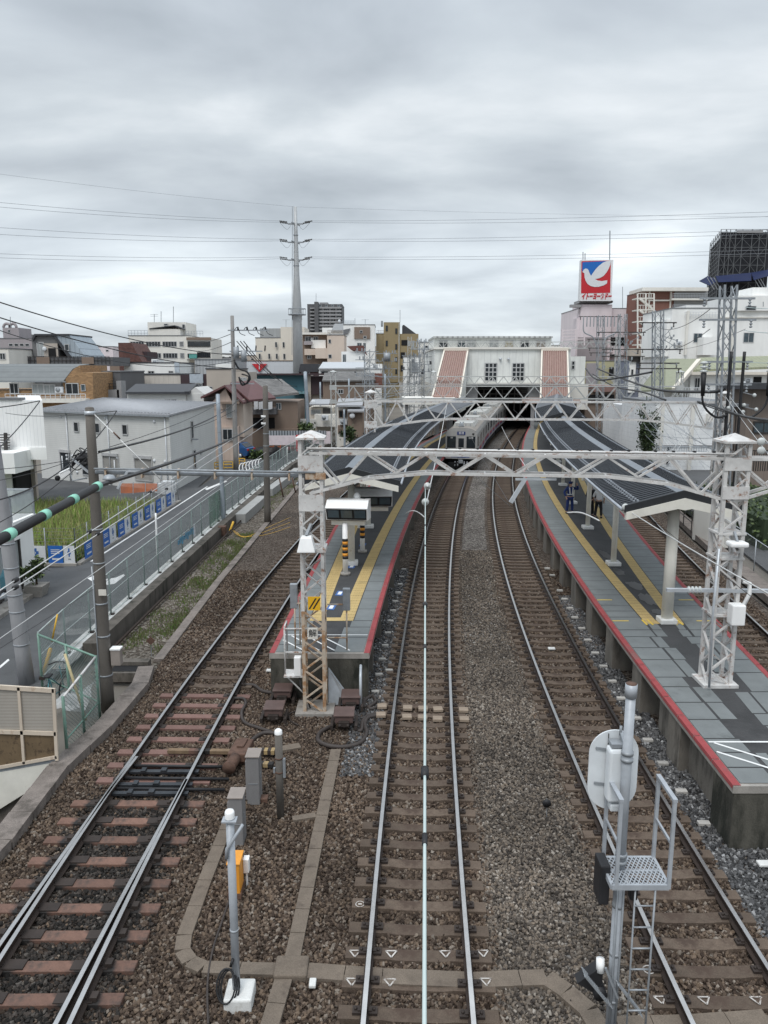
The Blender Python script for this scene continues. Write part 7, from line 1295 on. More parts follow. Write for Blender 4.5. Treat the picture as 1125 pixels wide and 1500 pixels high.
# sage roofed house
s = B('green_roofed_house', 'white house with a broad sage green roof on the right behind the black lattice mast', 'house', 1012, 1140, 548, 88, 10, w_white, parapet=False)
mb = MB(r_green); mb.prism([D(1012, 545, 87.4), D(1140, 540, 87.4), D(1140, 524, 92), D(1024, 527, 92)], 0, (0, 0, .25)); obj('roof', mb, s.t)
mb = MB(mat('sage_plain_roof', (.25, .26, .185), .7, var=.08)); mb.prism([D(974, 571, 83), D(987, 571, 83), D(1024, 528, 90), D(975, 528, 93)], 0, (0, 0, .2)); mb.prism([D(935, 575, 92), D(974, 572, 84), D(975, 529, 94), D(962, 540, 96)], 0, (0, 0, .2)); mb.use(w_cream); mb.bar(D(987, 571, 82.8), D(1024, 528, 89.8), .45, .4); obj('side_roof', mb, s.t)
s.box('side_wall', 985, 552, 1013, 575, .5, 9, w_white); s.box('eave_band', 1012, 545, 1140, 549, -.9, 0, w_cream); s.win((1016, 553, 1026, 575), style='dark'); s.win((1064, 552, 1076, 570), style='curtain'); s.box('doorway', 1103, 552, 1116, 571, -.1, 0.05, dark); s.rail(1078, 1135, 566, 574, -2, bw_, 14); s.dish(1089, 563, -1.5); s.ac(1096, 558)
s.rail(1000, 1060, 568, 582, -3, bw_, 16)
s = B('white_warehouse', 'white sided warehouse wall facing the right track below the sage roof', 'warehouse', 961, 1075, 590, 70, 10, lines_mat('white_clapboard', (.80, .81, .81), (.64, .65, .66), .42, .05, 2), flat=r_grey); s.box('grey_cabinet', 1037, 606, 1045, 618, -.5, 0, w_off); s.box('drain_pipe', 1012, 590, 1014, 690, -.2, -.05, w_off); s.box('drain_pipe', 968, 590, 970, 690, -.2, -.05, w_off); s.box('sill_band', 961, 652, 1075, 654, -.12, 0, w_grey); s.rail(962, 1035, 654, 668, -1.2, galv, 20); s.ac(1053, 662); s.box('side_face', 938, 598, 962, 690, 6, 20, MATS['white_clapboard']); s.win((939, 622, 943, 640), (946, 622, 950, 642), (953, 624, 957, 645), style='dark', dz=5.9, mull=0, fr=frame_d)
mb = MB(dark); a = D(1000, 640, 69.9); mb.box(D(979, 667, 69.9), (.25, .05, 1.6)); obj('slot', mb, s.t)
s = B('brown_building', 'taupe brown building with dark flat roof at the right edge behind the white mast', 'building', 1073, 1160, 566, 52, 2.5, lines_mat('taupe_tiles', (.23, .185, .155), (.17, .135, .115), .6, .04, 3), flat=r_dark); s.box('eave', 1068, 561, 1160, 570, -1.2, 0, r_dark); s.win((1102, 617, 1135, 635), style='blue', fr=frame_d); s.box('entrance_wing', 1062, 594, 1095, 700, -2, 0, wallm('taupe_dark', (.16, .13, .112))); s.box('wing_roof', 1060, 592, 1097, 596, -2.4, 0, r_grey); s.box('dark_door', 1072, 602, 1080, 690, -2.1, -1.95, frame_d); s.box('pillar', 1062, 600, 1067, 700, -2.2, -1.98, w_beige); s.rail(1100, 1150, 660, 690, -4, frame_d, 14)
s = B('yellow_building', 'small yellowish building with a dark opening left of the blue-grey one', 'building', 858, 920, 529, 150, 8, wallm('pale_yellow_render', (.46, .43, .27))); s.box('dark_gap', 892, 538, 905, 552, -.2, 0, dark); s.box('lavender_wall', 858, 532, 876, 575, -.5, 0, w_lav)
s = B('blue_grey_building', 'narrow blue-grey and white building behind the right lattice masts', 'building', 920, 948, 529, 140, 8, wallm('blue_grey_render', (.20, .22, .28))); s.box('white_half', 920, 529, 932, 575, -.3, 0, w_white); s.win((924, 541, 928, 550), style='dark', dz=-.35, mull=0); s.box('beige_box_sign', 922, 510, 945, 522, -1, 1, w_beige); s.box('dark_base', 923, 522, 944, 530, -.6, .6, frame_d)
s = B('grey_shed', 'dim brown lean-to sheds beneath the sage roof beside the right canopy', 'shed', 858, 902, 572, 118, 10, w_brown, flat=r_grey); s.box('red_brown_roof', 870, 565, 902, 574, -1, 6, wallm('rose_brown', (.25, .15, .13))); s.box('dark_gap', 862, 578, 900, 590, -.3, -.1, dark)
c = D(950, 625, 68); bush('tree', 'narrow dark green tree between the right canopy and the white warehouse', 'tree', (c.x, 68, 2.6), 1.5, 3600, [lg, lg3, lg3], .13, -.4, sz=(.6, .6, 2.1))
t = thing('hedge', 'clipped green hedge beside the paved lane at the right edge', 'hedge', (20.5, 41, -.3)); n = 5000
P = np.stack([rng.uniform(18.9, 24, n), rng.uniform(38, 50, n), rng.uniform(-.2, 1.5, n)], 1); k = (P[:, 0] < 19.2) | (P[:, 2] > 1.25) | (P[:, 1] < 38.5); P = P[k]; mb = MB(); [mb.use(m) for m in (lg, lg2, lg3)]
for p in P:
    a = Vector(rng.normal(0, 1, 3)).normalized(); b = a.cross(Vector(rng.normal(0, 1, 3))).normalized(); l = .13; q = Vector(p); mb.add([q - a * l, q + b * l * .5, q + a * l, q - b * l * .5], [(0, 1, 2, 3)])
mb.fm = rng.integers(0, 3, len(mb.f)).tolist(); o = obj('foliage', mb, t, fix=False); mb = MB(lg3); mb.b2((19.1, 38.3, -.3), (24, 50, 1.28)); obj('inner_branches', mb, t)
# right-hand lane, walls and fence
mb = MB(asphalt); mb.sheet([(cF(y) + 4.0, y, -.30) for y in yrange(14, 70, 4.)], [(cF(y) + 60, y, -.30) for y in yrange(14, 70, 4.)], True); obj('lane', mb, kind='structure')
mb = MB(kerb_m); [mb.bar((cF(a) + 2.6, a, -.15), (cF(a + 2) + 2.6, a + 2, -.15), .7, .3) for a in np.arange(16, 62, 2.)]; obj('track_wall', mb, None, 'low brown concrete wall along the far side of the rightmost track', 'low wall')
t = thing('lane_fence', 'thin grey wire fence between the rightmost track and the paved lane', 'fence', (cF(24) + 3.3, 24, -.3)); mb = MB(galv)
for a in np.arange(18, 62, 2.): mb.tube([(cF(a) + 3.3, a, -.3), (cF(a) + 3.3, a, 1.2)], .025, 6)
obj('fence_post', mb, t); mb = MB(net_mat('grey_wire_net', (.35, .36, .37), .18, .05)); mb.sheet([(cF(a) + 3.3, a, -.1) for a in np.arange(18, 62, 2.)], [(cF(a) + 3.3, a, 1.18) for a in np.arange(18, 62, 2.)]); mb.use(galv); mb.tube([(cF(a) + 3.3, a, 1.2) for a in np.arange(18, 62, 2.)], .02, 5); obj('mesh_panel', mb, t)
mb = MB(w_off); c = D(1045, 758, 40); mb.rbox((cF(40) + 3.0, 40, .6), (1.3, 2.2, 1.9), .05); obj('equipment_cabinet', mb, None, 'grey equipment cabinet beyond the rightmost track under the canopy corner', 'cabinet')
t = thing('stair_railing', 'black pipe railing beside the rightmost track under the canopy', 'railing', (cF(48) + 1.9, 48, 0)); mb = MB(frame_d)
for a in np.arange(41, 54, 2.): mb.tube([(cF(a) + 2.1, a, 0), (cF(a) + 2.1, a, 1.2)], .03, 5)
for z in (.6, 1.2): mb.tube([(cF(a) + 2.1, a, z) for a in np.arange(41, 54, 2.)], .03, 5)
obj('rail', mb, t)
# distant houses that close the horizon
far = [('pale grey distant house with a blue-grey roof far behind the brown brick house', 96, 128, 512, 190, w_grey, r_grey), ('pinkish distant house behind the terrace fence of the sloping dark house', 126, 165, 508, 175, w_pink, r_grey), ('distant cream block left of the white office block', 166, 190, 512, 230, w_cream, r_grey), ('distant white flats between the office block and the utility pole', 309, 345, 518, 230, w_white, r_grey), ('distant grey block seen beside the utility pole', 318, 342, 524, 200, w_grey, r_dark), ('distant tan house right of the utility pole', 345, 376, 521, 210, w_beige, r_dark), ('distant low white house left of the station roof', 606, 640, 512, 260, w_white, r_grey), ('distant grey flats just right of the ochre block', 612, 640, 518, 300, w_grey, r_grey), ('distant pale house behind the far left apartment block', -60, 20, 505, 240, w_off, r_grey), ('distant pale building behind the roof frame left of the pink store', 806, 850, 506, 260, w_off, r_grey), ('distant brick-coloured house behind the low white building', 160, 185, 525, 150, w_brown, r_dark), ('distant beige house behind the peach building', 500, 560, 508, 230, w_beige, r_grey)]
for lb, x0, x1, yt, Y, m, rf in far: s = B('distant_house', lb, 'house', x0, x1, yt, Y, 12, m, group='distant houses', flat=rf); s.grid(x0 + 2, x1 - 2, 3, (yt + 4,), 4, 3, mull=0)
# ------------------------------------------------------------------ station building over the tracks
clad = lines_mat('white_station_cladding', (.74, .75, .72), (.58, .59, .57), .9, .06, 0)
Ys = 113.
t = thing('station_building', 'white station building bridging the tracks with two many-paned windows', 'station building', tuple(D(735, 600, Ys)))
def pb(nm, x0, y0, x1, y1, d0, d1, m, lab=None):
    P = D(x0, y1, Ys + d0); Q = D(x1, y0, Ys + d0); mb = MB(m); mb.b2((P.x, Ys + d0, P.z), (Q.x, Ys + d1, Q.z)); return obj(nm, mb, t, lab)
pb('wall', 636, 511, 836, 563, 0, 26, clad); pb('roof_edge', 635, 508.5, 837, 511.5, -.3, 27, w_off); pb('side_panel', 684, 563, 700, 584, .2, 24, w_grey); pb('side_panel', 774, 563, 800, 584, .2, 24, w_grey); pb('lintel', 684, 560.5, 800, 563.5, -.8, 0, w_off); pb('lower_wall', 800, 563, 862, 600, 1, 12, w_off)
pb('upper_storey', 636, 495, 808, 512, 12, 26, clad); pb('corrugated_roof_edge', 635, 492.5, 810, 495, 11.4, 27, lines_mat('ridged_roof_edge', (.42, .43, .42), (.22, .22, .22), .8, .4, 0)); pb('right_block', 834, 522, 858, 565, 3, 20, clad); pb('painted_shade_back', 660, 563, 800, 645, 10, 10.4, dark); pb('painted_shade_side', 786, 572, 790, 640, .5, 10, dark)  # near-black sheets added under the building as painted shade of the opening
def pw(x0, y0, x1, y1, d, m, nx, ny):
    P = D(x0, y1, Ys + d); Q = D(x1, y0, Ys + d); mb = MB(frame_w); y = Ys + d; w_ = .13
    for i in range(nx + 1): xx = P.x + (Q.x - P.x) * i / nx; mb.b2((xx - w_ / 2, y - .1, P.z), (xx + w_ / 2, y + .02, Q.z))
    for i in range(ny + 1): zz = P.z + (Q.z - P.z) * i / ny; mb.b2((P.x, y - .09, zz - w_ / 2), (Q.x, y + .015, zz + w_ / 2))
    f_ = obj('window', mb, t); mb = MB(m); mb.b2((P.x, y - .04, P.z), (Q.x, y - .005, Q.z)); obj('pane', mb, f_)
pw(710, 532, 728, 558, 0, glass, 3, 4); pw(750, 532, 768, 558, 0, glass, 3, 4)
for x0, x1, m in ((643, 656, glass), (670, 682, glass_b), (683, 697, curtain), (717, 730, curtain), (739, 752, wallm('tan_blind', (.42, .38, .28))), (762, 775, glass), (785, 799, wallm('taupe_blind', (.30, .27, .24)))): pw(x0, 499, x1, 509, 12, m, 2, 1)
mb = MB(galv)
for x in (733, 745): c = D(x, 526, Ys - .2); mb.sphere(c, .2, 10, 6)
obj('speaker', mb, t); pw(837, 529, 842, 541, 3, glass, 1, 2)
mb = MB(frame_d)
for k in range(9): a = D(700 + k * 9, 570, Ys + 1.5); mb.bar(a, a - Vector((0, 0, 3)), .12)
for y in (570, 577, 583): mb.bar(D(700, y, Ys + 1.5), D(776, y, Ys + 1.5), .14)
obj('underside_frame', mb, t)
# stair roofs that come down towards the platforms
salm_shade = mat('salmon_roof_painted_shade', (.28, .185, .16), .7, var=.14); salm = mat('salmon_corrugated_roof', (.50, .365, .32), .65, var=.14, streak=1, dirt=(.40, .29, .255), dirt_amt=.4)  # darker second colour paints rib shading on alternate flanks, plus valley dirt
for x0, x1, xb0, xb1, lab in ((652, 684, 634, 672, 'salmon corrugated stair roof coming down to the left platform'), (795, 830, 793, 832, 'salmon corrugated stair roof coming down to the right platform')):
    s = thing('stair_roof', lab, 'stair roof', tuple(D(xb0, 584, 101)), 'stair roofs'); a, b, c, d = D(x0, 514, Ys - .6), D(x1, 514, Ys - .6), D(xb1, 584, 101), D(xb0, 584, 101)
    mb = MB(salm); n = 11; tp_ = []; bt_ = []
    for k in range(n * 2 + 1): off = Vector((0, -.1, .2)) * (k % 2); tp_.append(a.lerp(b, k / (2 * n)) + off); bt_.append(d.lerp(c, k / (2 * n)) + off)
    [mb.use(salm if k % 2 else salm_shade).sheet(tp_[k:k + 2], bt_[k:k + 2]) for k in range(2 * n)]; obj('roof_sheet', mb, s)
    mb = MB(w_cream); mb.bar(a + Vector((-.1, 0, 0)), d + Vector((-.1, 0, 0)), .2, .3); mb.bar(b + Vector((.12, 0, 0)), c + Vector((.12, 0, 0)), .2, .3); mb.bar(a + Vector((-.2, 0, .2)), b + Vector((.2, 0, .2)), .5, .4); obj('trim', mb, s)
    mb = MB(clad); mb.add([a, d, Vector((d.x, d.y, 3)), Vector((a.x, a.y, 3))], [(0, 1, 2, 3)]); mb.add([b, c, Vector((c.x, c.y, 3)), Vector((b.x, b.y, 3))], [(0, 1, 2, 3)]); obj('side_wall', mb, s)
# low roofs around the stair feet
for x0, x1, y0, y1, Y, m, lab in ((590, 668, 583, 612, 96, w_off, 'pale flat roof block at the foot of the left stair roof'), (776, 850, 586, 596, 99, salm, 'low salmon roof block at the foot of the right stair roof'), (636, 664, 580, 592, 98, mat('rose_roof', (.30, .19, .16), .7), 'small rose roof beside the left stair foot')):
    P = D(x0, y1, Y); Q = D(x1, y0, Y); mb = MB(m); mb.b2((P.x, Y, max(P.z, 4.4)), (Q.x, Y + 6, max(Q.z, 4.9))); mb.use(w_grey); [mb.b2((x_, Y + .5, -.3), (x_ + .4, Y + .9, max(P.z, 4.4))) for x_ in (P.x + .3, Q.x - .7)]; obj('roof_block', mb, None, lab, 'roof')
# ------------------------------------------------------------------ train
stl = lines_mat('brushed_stainless', (.36, .355, .345), (.29, .285, .275), .12, .25, 2, .42, .12, .15); roofc = mat('train_roof_dust', (.24, .215, .19), .75, var=.18, scale=1.5, dirt=(.16, .14, .12), dirt_amt=.5, fine=.1)
tred = mat('train_red_band', (.34, .02, .045), .45); tblue = mat('train_blue_band', (.01, .055, .26), .45)
Y0 = 67.5; tr = thing('train', 'stainless commuter train with red and blue bands waiting under the station building', 'train', (cM(Y0), Y0, 0))
def car_at(yc0, front):
    Lc = 17.6; yc1 = yc0 + Lc; p0 = Vector((cM(yc0), yc0, 0)); p1 = Vector((cM(yc1), yc1, 0)); u = (p1 - p0).normalized(); s_ = Vector((u.y, -u.x, 0)); f = lambda x, y, z: p0 + s_ * x + u * y + Vector((0, 0, z))
    W = 1.36; sec = [(-W, 1.0), (-W, 3.1), (-W + .12, 3.42), (-W + .5, 3.62), (0, 3.72), (W - .5, 3.62), (W - .12, 3.42), (W, 3.1), (W, 1.0)]
    c = bpy.data.objects.new('car_body', None)
    mb = MB(stl); n = len(sec); vs = [f(x, y, z) for y in (0, Lc) for x, z in sec]
    mb.add(vs, [(i, i + 1, n + i + 1, n + i) for i in (0, 1, 6, 7)] + [tuple(range(n - 1, -1, -1)), tuple(range(n, 2 * n))] + [(0, n, 2 * n - 1, n - 1)], False); mb.use(roofc); mb.add(vs, [(i, i + 1, n + i + 1, n + i) for i in (2, 3, 4, 5)], False)
    for sx in (-1, 1): mb.use(tred); mb.prism([f(sx * W, .02, 1.35), f(sx * W, Lc, 1.35), f(sx * W, Lc, 1.62), f(sx * W, .02, 1.62)], 0, s_ * sx * .006); mb.use(tblue); mb.prism([f(sx * W, .02, 1.2), f(sx * W, Lc, 1.2), f(sx * W, Lc, 1.34), f(sx * W, .02, 1.34)], 0, s_ * sx * .006)
    mb.use(dark); mb.add([f(x, y, z) for y in (.4, Lc - .4) for x, z in ((-1.15, .25), (-1.15, 1.0), (1.15, 1.0), (1.15, .25))], [(0, 1, 5, 4), (1, 2, 6, 5), (2, 3, 7, 6), (3, 0, 4, 7), (0, 3, 2, 1), (4, 5, 6, 7)])
    bpy.data.objects.remove(c); body = obj('car_body', mb, tr)
    for sx in (-1, 1):
        for k in range(7): y = 1.2 + k * 2.4; mb = MB(glass); mb.prism([f(sx * W, y, 1.95), f(sx * W, y + 1.3, 1.95), f(sx * W, y + 1.3, 2.8), f(sx * W, y, 2.8)], 0, s_ * sx * .01); obj('window', mb, body)
        for k in range(3): y = 2.75 + k * 4.9; mb = MB(mat('train_door', (.42, .41, .40), .45, .3)); mb.prism([f(sx * W, y, 1.02), f(sx * W, y + 1.3, 1.02), f(sx * W, y + 1.3, 2.92), f(sx * W, y, 2.92)], 0, s_ * sx * .02); obj('door', mb, body)
    for k, y in enumerate((2.4, 4.2, 6.0, 7.9, 11.5, 13.4)):
        mb = MB(mat('roof_cooler', (.47, .47, .45), .6, var=.08)); mb.add([f(x, yy_, z) for yy_ in (y, y + 1.25) for x, z in ((-.95, 3.6), (-.8, 3.95), (.8, 3.95), (.95, 3.6))], [(0, 1, 2, 3), (4, 7, 6, 5), (0, 4, 5, 1), (1, 5, 6, 2), (2, 6, 7, 3)]); mb.use(galv_d); [mb.bar(f(q, y - .005, 3.9), f(q, y - .005, 3.68), .06) for q in (-.6, -.2, .2, .6)]; obj('roof_cooler', mb, body)
    mb = MB(galv_d); mb.box(f(-.1, .95, 3.85), (.4, .5, .2)); mb.bar(f(-.3, .7, 3.75), f(.1, 1.1, 4.1), .08); mb.bar(f(.15, .7, 3.75), f(-.2, 1.1, 4.1), .08); obj('roof_aerial', mb, body)
    if front:
        F_ = lambda x, z, o=.0: f(x, -o, z)
        def panel(x0, z0, x1, z1, o, m, nm): mb = MB(m); mb.prism([F_(x0, z0, 0), F_(x1, z0, 0), F_(x1, z1, 0), F_(x0, z1, 0)], 0, -u * o); return obj(nm, mb, body)
        panel(-1.22, 1.95, -.46, 2.95, .02, glass, 'windscreen'); panel(.46, 1.95, 1.22, 2.95, .02, glass, 'windscreen'); dr = panel(-.38, 1.05, .38, 2.9, .03, stl, 'end_door'); panel(-.24, 2.0, .24, 2.78, .04, glass, 'door_pane'); panel(-.35, 3.08, .35, 3.36, .03, mat('destination_blue', (.02, .035, .14), .4), 'destination_display')
        panel(-1.3, 1.38, 1.3, 1.72, .025, tred, 'red_band'); panel(-.85, 1.12, .75, 1.46, .035, tblue, 'blue_band'); panel(.15, 1.5, .55, 1.68, .04, tblue, 'blue_plate'); panel(-1.3, 1.0, 1.3, 1.12, .03, stl, 'sill'); panel(.95, 3.1, 1.12, 3.22, .04, dark, 'marker_lamp')
        em = bpy.data.materials.new('lit_tail_lamp'); em.use_nodes = True; b_ = em.node_tree.nodes['Principled BSDF']; b_.inputs['Base Color'].default_value = (.6, .02, .02, 1); b_.inputs['Emission Color'].default_value = (1, .08, .06, 1); b_.inputs['Emission Strength'].default_value = 4
        for x in (-1.02, 1.02): mb = MB(em); mb.sphere(F_(x, 1.45, .06), .075, 10, 6); obj('tail_lamp', mb, body)
        mb = MB(galv_d); mb.box(F_(0, .8, .3), (.35, .5, .25)); [mb.tube([F_(x, .75, 0), F_(x, .4, .3)], .06, 6) for x in (-.5, -.25, .3, .55)]; mb.use(dark); mb.box(F_(0, .45, .1), (2.2, .12, .5)); obj('coupler', mb, body)
        for x_, txt in ((-.84, '10'), (.84, '3548')): tm = textmesh(txt, .2, wl, .002); place(tm, F_(x_, 2.82, .03), s_, (0, 0, 1)); obj('number_lettering', tm, body)
        tm = textmesh('普通', .24, wl, .002); place(tm, F_(0, 3.22, .04), s_, (0, 0, 1)); obj('destination_lettering', tm, body)
for k in range(3): car_at(Y0 + k * 18, k == 0)
# ------------------------------------------------------------------ platform fittings
def stripes(mb, x, y, z0, z1, r, n, m1, m2):
    for k in range(n): mb.use(m1 if k % 2 == 0 else m2); a = z0 + (z1 - z0) * k / n; mb.tube([(x, y, a), (x, y, z0 + (z1 - z0) * (k + 1) / n)], r, 14)
def monitor(px, py, base, Y, hw_, lab, facing=.0):
    c = D(px, py, Y); t = thing('platform_monitor', lab, 'monitor', (c.x, Y, PT), 'platform monitors')
    M_ = Matrix.Translation(c) @ Matrix.Rotation(facing, 4, 'Z')
    def tf(mb): mb.v = [tuple(M_ @ Vector(v)) for v in mb.v]; return mb
    mb = MB(white); sd = [(-.45, -.35), (-.62, .12), (-.25, .36), (.30, .36), (.36, -.4)]; mb.prism([(-hw_, y, z) for y, z in sd], 0, (2 * hw_, 0, 0)); obj('housing', tf(mb), t)
    mb = MB(dark); mb.prism([(-hw_ + .05, -.47, -.33), (hw_ - .05, -.47, -.33), (hw_ - .03, -.63, .08), (-hw_ + .03, -.63, .08)], 0, (0, -.012, 0)); obj('screen', tf(mb), t)
    mb = MB(glass_b); [mb.prism([(-hw_ + .09 + k * hw_ * .63, -.49, -.28), (-hw_ + .05 + (k + .92) * hw_ * .63, -.49, -.28), (-hw_ + .05 + (k + .92) * hw_ * .63, -.635, .04), (-hw_ + .09 + k * hw_ * .63, -.635, .04)], 0, (0, -.01, 0)) for k in range(3)]; obj('display_panes', tf(mb), t)
    mb = MB(cream); mb.box((0, 0, -.5), (hw_ * 1.6, .5, .16)); obj('shelf', tf(mb), t)
    b = G(*base, PT); mb = MB(white); mb.tube([(b.x, b.y, PT), (b.x, b.y, c.z - .5)], .1, 14); stripes(mb, b.x, b.y, PT + .62, PT + 1.4, .102, 7, black, orange); mb.use(concrete); mb.tube([(b.x, b.y, PT), (b.x, b.y, PT + .1)], .19, 12); obj('post', mb, t); return t
monitor(511, 745, (506, 842), 28.6, .78, 'white hooded monitor housing on a striped post, nearest on the left platform', -.12)
monitor(545, 727, (571 - 40, 809), 32.2, .85, 'cream and black monitor housing just below the left canopy eave', .0)
b = G(540, 773, PT); t = thing('bollard', 'cream post with red and white striped top on the left platform', 'post', b); mb = MB(cream); mb.tube([b, b + Vector((0, 0, 1.35))], .1, 12); mb.use(concrete_w); mb.rbox(b + Vector((0, 0, .08)), (.5, .5, .16), .03); stripes(mb, b.x, b.y, PT + 1.35, PT + 1.75, .11, 5, red, wl); obj('shaft', mb, t)
c = D(523, 728, 28.9); t = thing('loudspeaker', 'white and black horn loudspeaker by the nearest monitor housing', 'loudspeaker', c); mb = MB(white); mb.sphere(c, .13, 12, 8, (1, 1, 1.5)); mb.use(black); mb.tube([c + Vector((.08, -.05, -.1)), c + Vector((.26, -.2, -.2))], .08, 12, True, .2); obj('horn', mb, t)
for px, py, Y, lab in ((626, 712, 18.6, 'round white insulator at the middle of the nearest gantry beam, upper'), (623, 735, 18.6, 'round white insulator hanging below the nearest gantry beam, lower')): c = D(px, py, Y); mb = MB(porcelain); mb.lathe((0, 0, 0), [(.0, -.06), (.02, -.05), (.085, -.01), (.09, .01), (.085, .02), (.02, .03), (.02, .07), (0, .08)], 18); mb.v = [(c.x + v[0], c.y - v[2], c.z + v[1]) for v in mb.v]; obj('insulator', mb, None, lab, 'insulator', 'round insulators')
for px, py, Y, lab in ((916, 743, 22.0, 'round white insulator at the near left corner of the right canopy'), (1115, 647, 17.0, 'upper round white insulator at the right edge beside the white mast'), (1115, 660, 17.0, 'lower round white insulator at the right edge beside the white mast')): c = D(px, py, Y); mb = MB(porcelain); mb.sphere(c, .11 if px < 1000 else .09, 14, 8, (1, .6, 1)); mb.use(galv_d); mb.bar(c, c + Vector((.2, 0, -.05)), .03); obj('insulator', mb, None, lab, 'insulator', 'round insulators')
# ------------------------------------------------------------------ people
skin = mat('skin', (.42, .26, .19), .6, var=.05); hair = mat('dark_hair', (.012, .010, .009), .6); navyc = mat('navy_uniform', (.012, .03, .13), .75, var=.15, scale=6); whc = mat('white_shirt_cloth', (.66, .67, .68), .7, var=.06); blkc = mat('black_cloth', (.015, .015, .017), .8, var=.2); shoe = mat('black_shoe', (.01, .01, .01), .4)
def skin_mesh(verts, edges, radii, m, levels=2, root=0):
    me = bpy.data.meshes.new('skeleton'); me.from_pydata(verts, edges, []); o = bpy.data.objects.new('skeleton', me); COL.objects.link(o); md = o.modifiers.new('skin', 'SKIN'); md.use_smooth_shade = True
    for i, r_ in enumerate(radii): v = me.skin_vertices[0].data[i]; v.radius = r_ if isinstance(r_, tuple) else (r_, r_); v.use_root = i == root
    s2 = o.modifiers.new('sub', 'SUBSURF'); s2.levels = levels; s2.render_levels = levels
    dg = bpy.context.evaluated_depsgraph_get(); dg.update(); e = bpy.data.meshes.new_from_object(o.evaluated_get(dg)); mb = MB(m); mb.add([v.co[:] for v in e.vertices], [tuple(p.vertices) for p in e.polygons], True); bpy.data.objects.remove(o); bpy.data.meshes.remove(e); return mb
def person(lab, pos, rz, top, legs, armL, armR, braces=False, cap_=False, sleeves=True, spread=.13, longhair=False):
    """standing figure 1.68 m tall; armL and armR list shoulder, elbow and wrist offsets"""
    t = thing('person', lab, 'person', pos); t.rotation_euler.z = rz; hz = .88; sh = 1.38
    sp_ = spread
    V = [(0, 0, hz), (0, .01, 1.08), (0, .0, 1.28), (0, 0, 1.42), (0, -.01, 1.50), (0, -.015, 1.56), (0, -.01, 1.66), (-.09, 0, hz - .04), (-sp_, -.02, .47), (-sp_ - .02, .02, .09), (-sp_ - .03, -.12, .04), (.09, 0, hz - .04), (sp_, -.03, .47), (sp_ + .03, .03, .09), (sp_ + .05, -.10, .04)]
    E_ = [(0, 1), (1, 2), (2, 3), (3, 4), (4, 5), (5, 6), (0, 7), (7, 8), (8, 9), (9, 10), (0, 11), (11, 12), (12, 13), (13, 14)]
    Rr = [(.14, .10), (.125, .09), (.15, .10), (.10, .075), (.052, .055), (.075, .085), (.078, .09), .082, .058, .04, .035, .082, .058, .04, .035]
    def arm(a, s_):
        k = len(V); pts = [(s_ * .17, 0, sh)] + a; V.extend(pts); E_.extend([(2, k), (k, k + 1), (k + 1, k + 2)]); Rr.extend([.062, .043, .033])
        w = Vector(pts[-1]); d = (w - Vector(pts[-2])).normalized(); p = w + d * .08; V.append(tuple(p)); E_.append((k + 2, k + 3)); Rr.append((.036, .02)); side = d.cross(Vector((0, 1, 0))); side = side.normalized() if side.length > .1 else Vector((1, 0, 0))
        for f_, (o, l) in enumerate(((-.03, .065), (-.01, .08), (.01, .075), (.028, .06))): V.append(tuple(p + side * o + d * l * .6)); E_.append((k + 3, k + 4 + 2 * f_)); Rr.append(.009); V.append(tuple(p + side * o + d * l + Vector((0, -.02, -.01)))); E_.append((k + 4 + 2 * f_, k + 5 + 2 * f_)); Rr.append(.008)
        q = w + d * .03; V.append(tuple(q + side * .05 + d * .02)); E_.append((k + 2, len(V) - 1)); Rr.append(.01)
    arm(armL, -1); arm(armR, 1)
    body = skin_mesh(V, E_, Rr, skin); mb = body; mb.use(skin)
    mb.sphere((0, -.105, 1.575), .017, 8, 6, (.8, 1.2, 1.3)); mb.sphere((-.082, 0, 1.58), .02, 8, 6, (.5, 1, 1.5)); mb.sphere((.082, 0, 1.58), .02, 8, 6, (.5, 1, 1.5)); mb.use(dark); [mb.sphere((q, -.09, 1.605), .011, 8, 6) for q in (-.03, .03)]; mb.use(red); mb.box((0, -.093, 1.535), (.04, .008, .008))
    obj('body', mb, t, local=True)
    mb = skin_mesh([(0, .0, hz + .03), (-.09, 0, hz - .05), (-sp_, -.02, .47), (-sp_ - .02, .02, .12), (.09, 0, hz - .05), (sp_, -.03, .47), (sp_ + .03, .03, .12)], [(0, 1), (1, 2), (2, 3), (0, 4), (4, 5), (5, 6)], [(.155, .12), .105, .08, .07, .105, .08, .07], legs); obj('trousers', mb, t, local=True)
    av = [(0, 0, hz + .02), (0, .0, 1.08), (0, 0, 1.28), (0, 0, 1.43), (-.17, 0, sh), armL[0], armL[1], (.17, 0, sh), armR[0], armR[1]]; ar = [(.165, .125), (.15, .115), (.17, .12), (.085, .08), .085, .066, .052, .085, .066, .052]
    if not sleeves: av[6] = tuple(Vector(armL[0]).lerp(Vector(armL[1]), .1)); av[9] = tuple(Vector(armR[0]).lerp(Vector(armR[1]), .1))
    mb = skin_mesh(av, [(0, 1), (1, 2), (2, 3), (2, 4), (4, 5), (5, 6), (2, 7), (7, 8), (8, 9)], ar, top); obj('jacket', mb, t, local=True)
    mb = MB(shoe); [mb.rbox((s_ * (sp_ + .03), -.06, .045), (.1, .27, .09), .03) for s_ in (-1, 1)]; obj('shoes', mb, t, local=True)
    mb = MB(navyc if cap_ else hair); mb.sphere((0, .012, 1.64), .105, 14, 8, (.92, 1.06, .88)); 
    if longhair: mb.sphere((0, .05, 1.52), .10, 12, 8, (1, .6, 1.5))
    if cap_: mb.tube([(0, -.03, 1.68), (0, -.03, 1.715)], .125, 16); mb.use(hair); mb.sphere((0, .03, 1.575), .088, 12, 8, (1, .9, .9)); mb.box((0, -.13, 1.66), (.13, .07, .015))
    obj('cap' if cap_ else 'hair', mb, t, local=True)
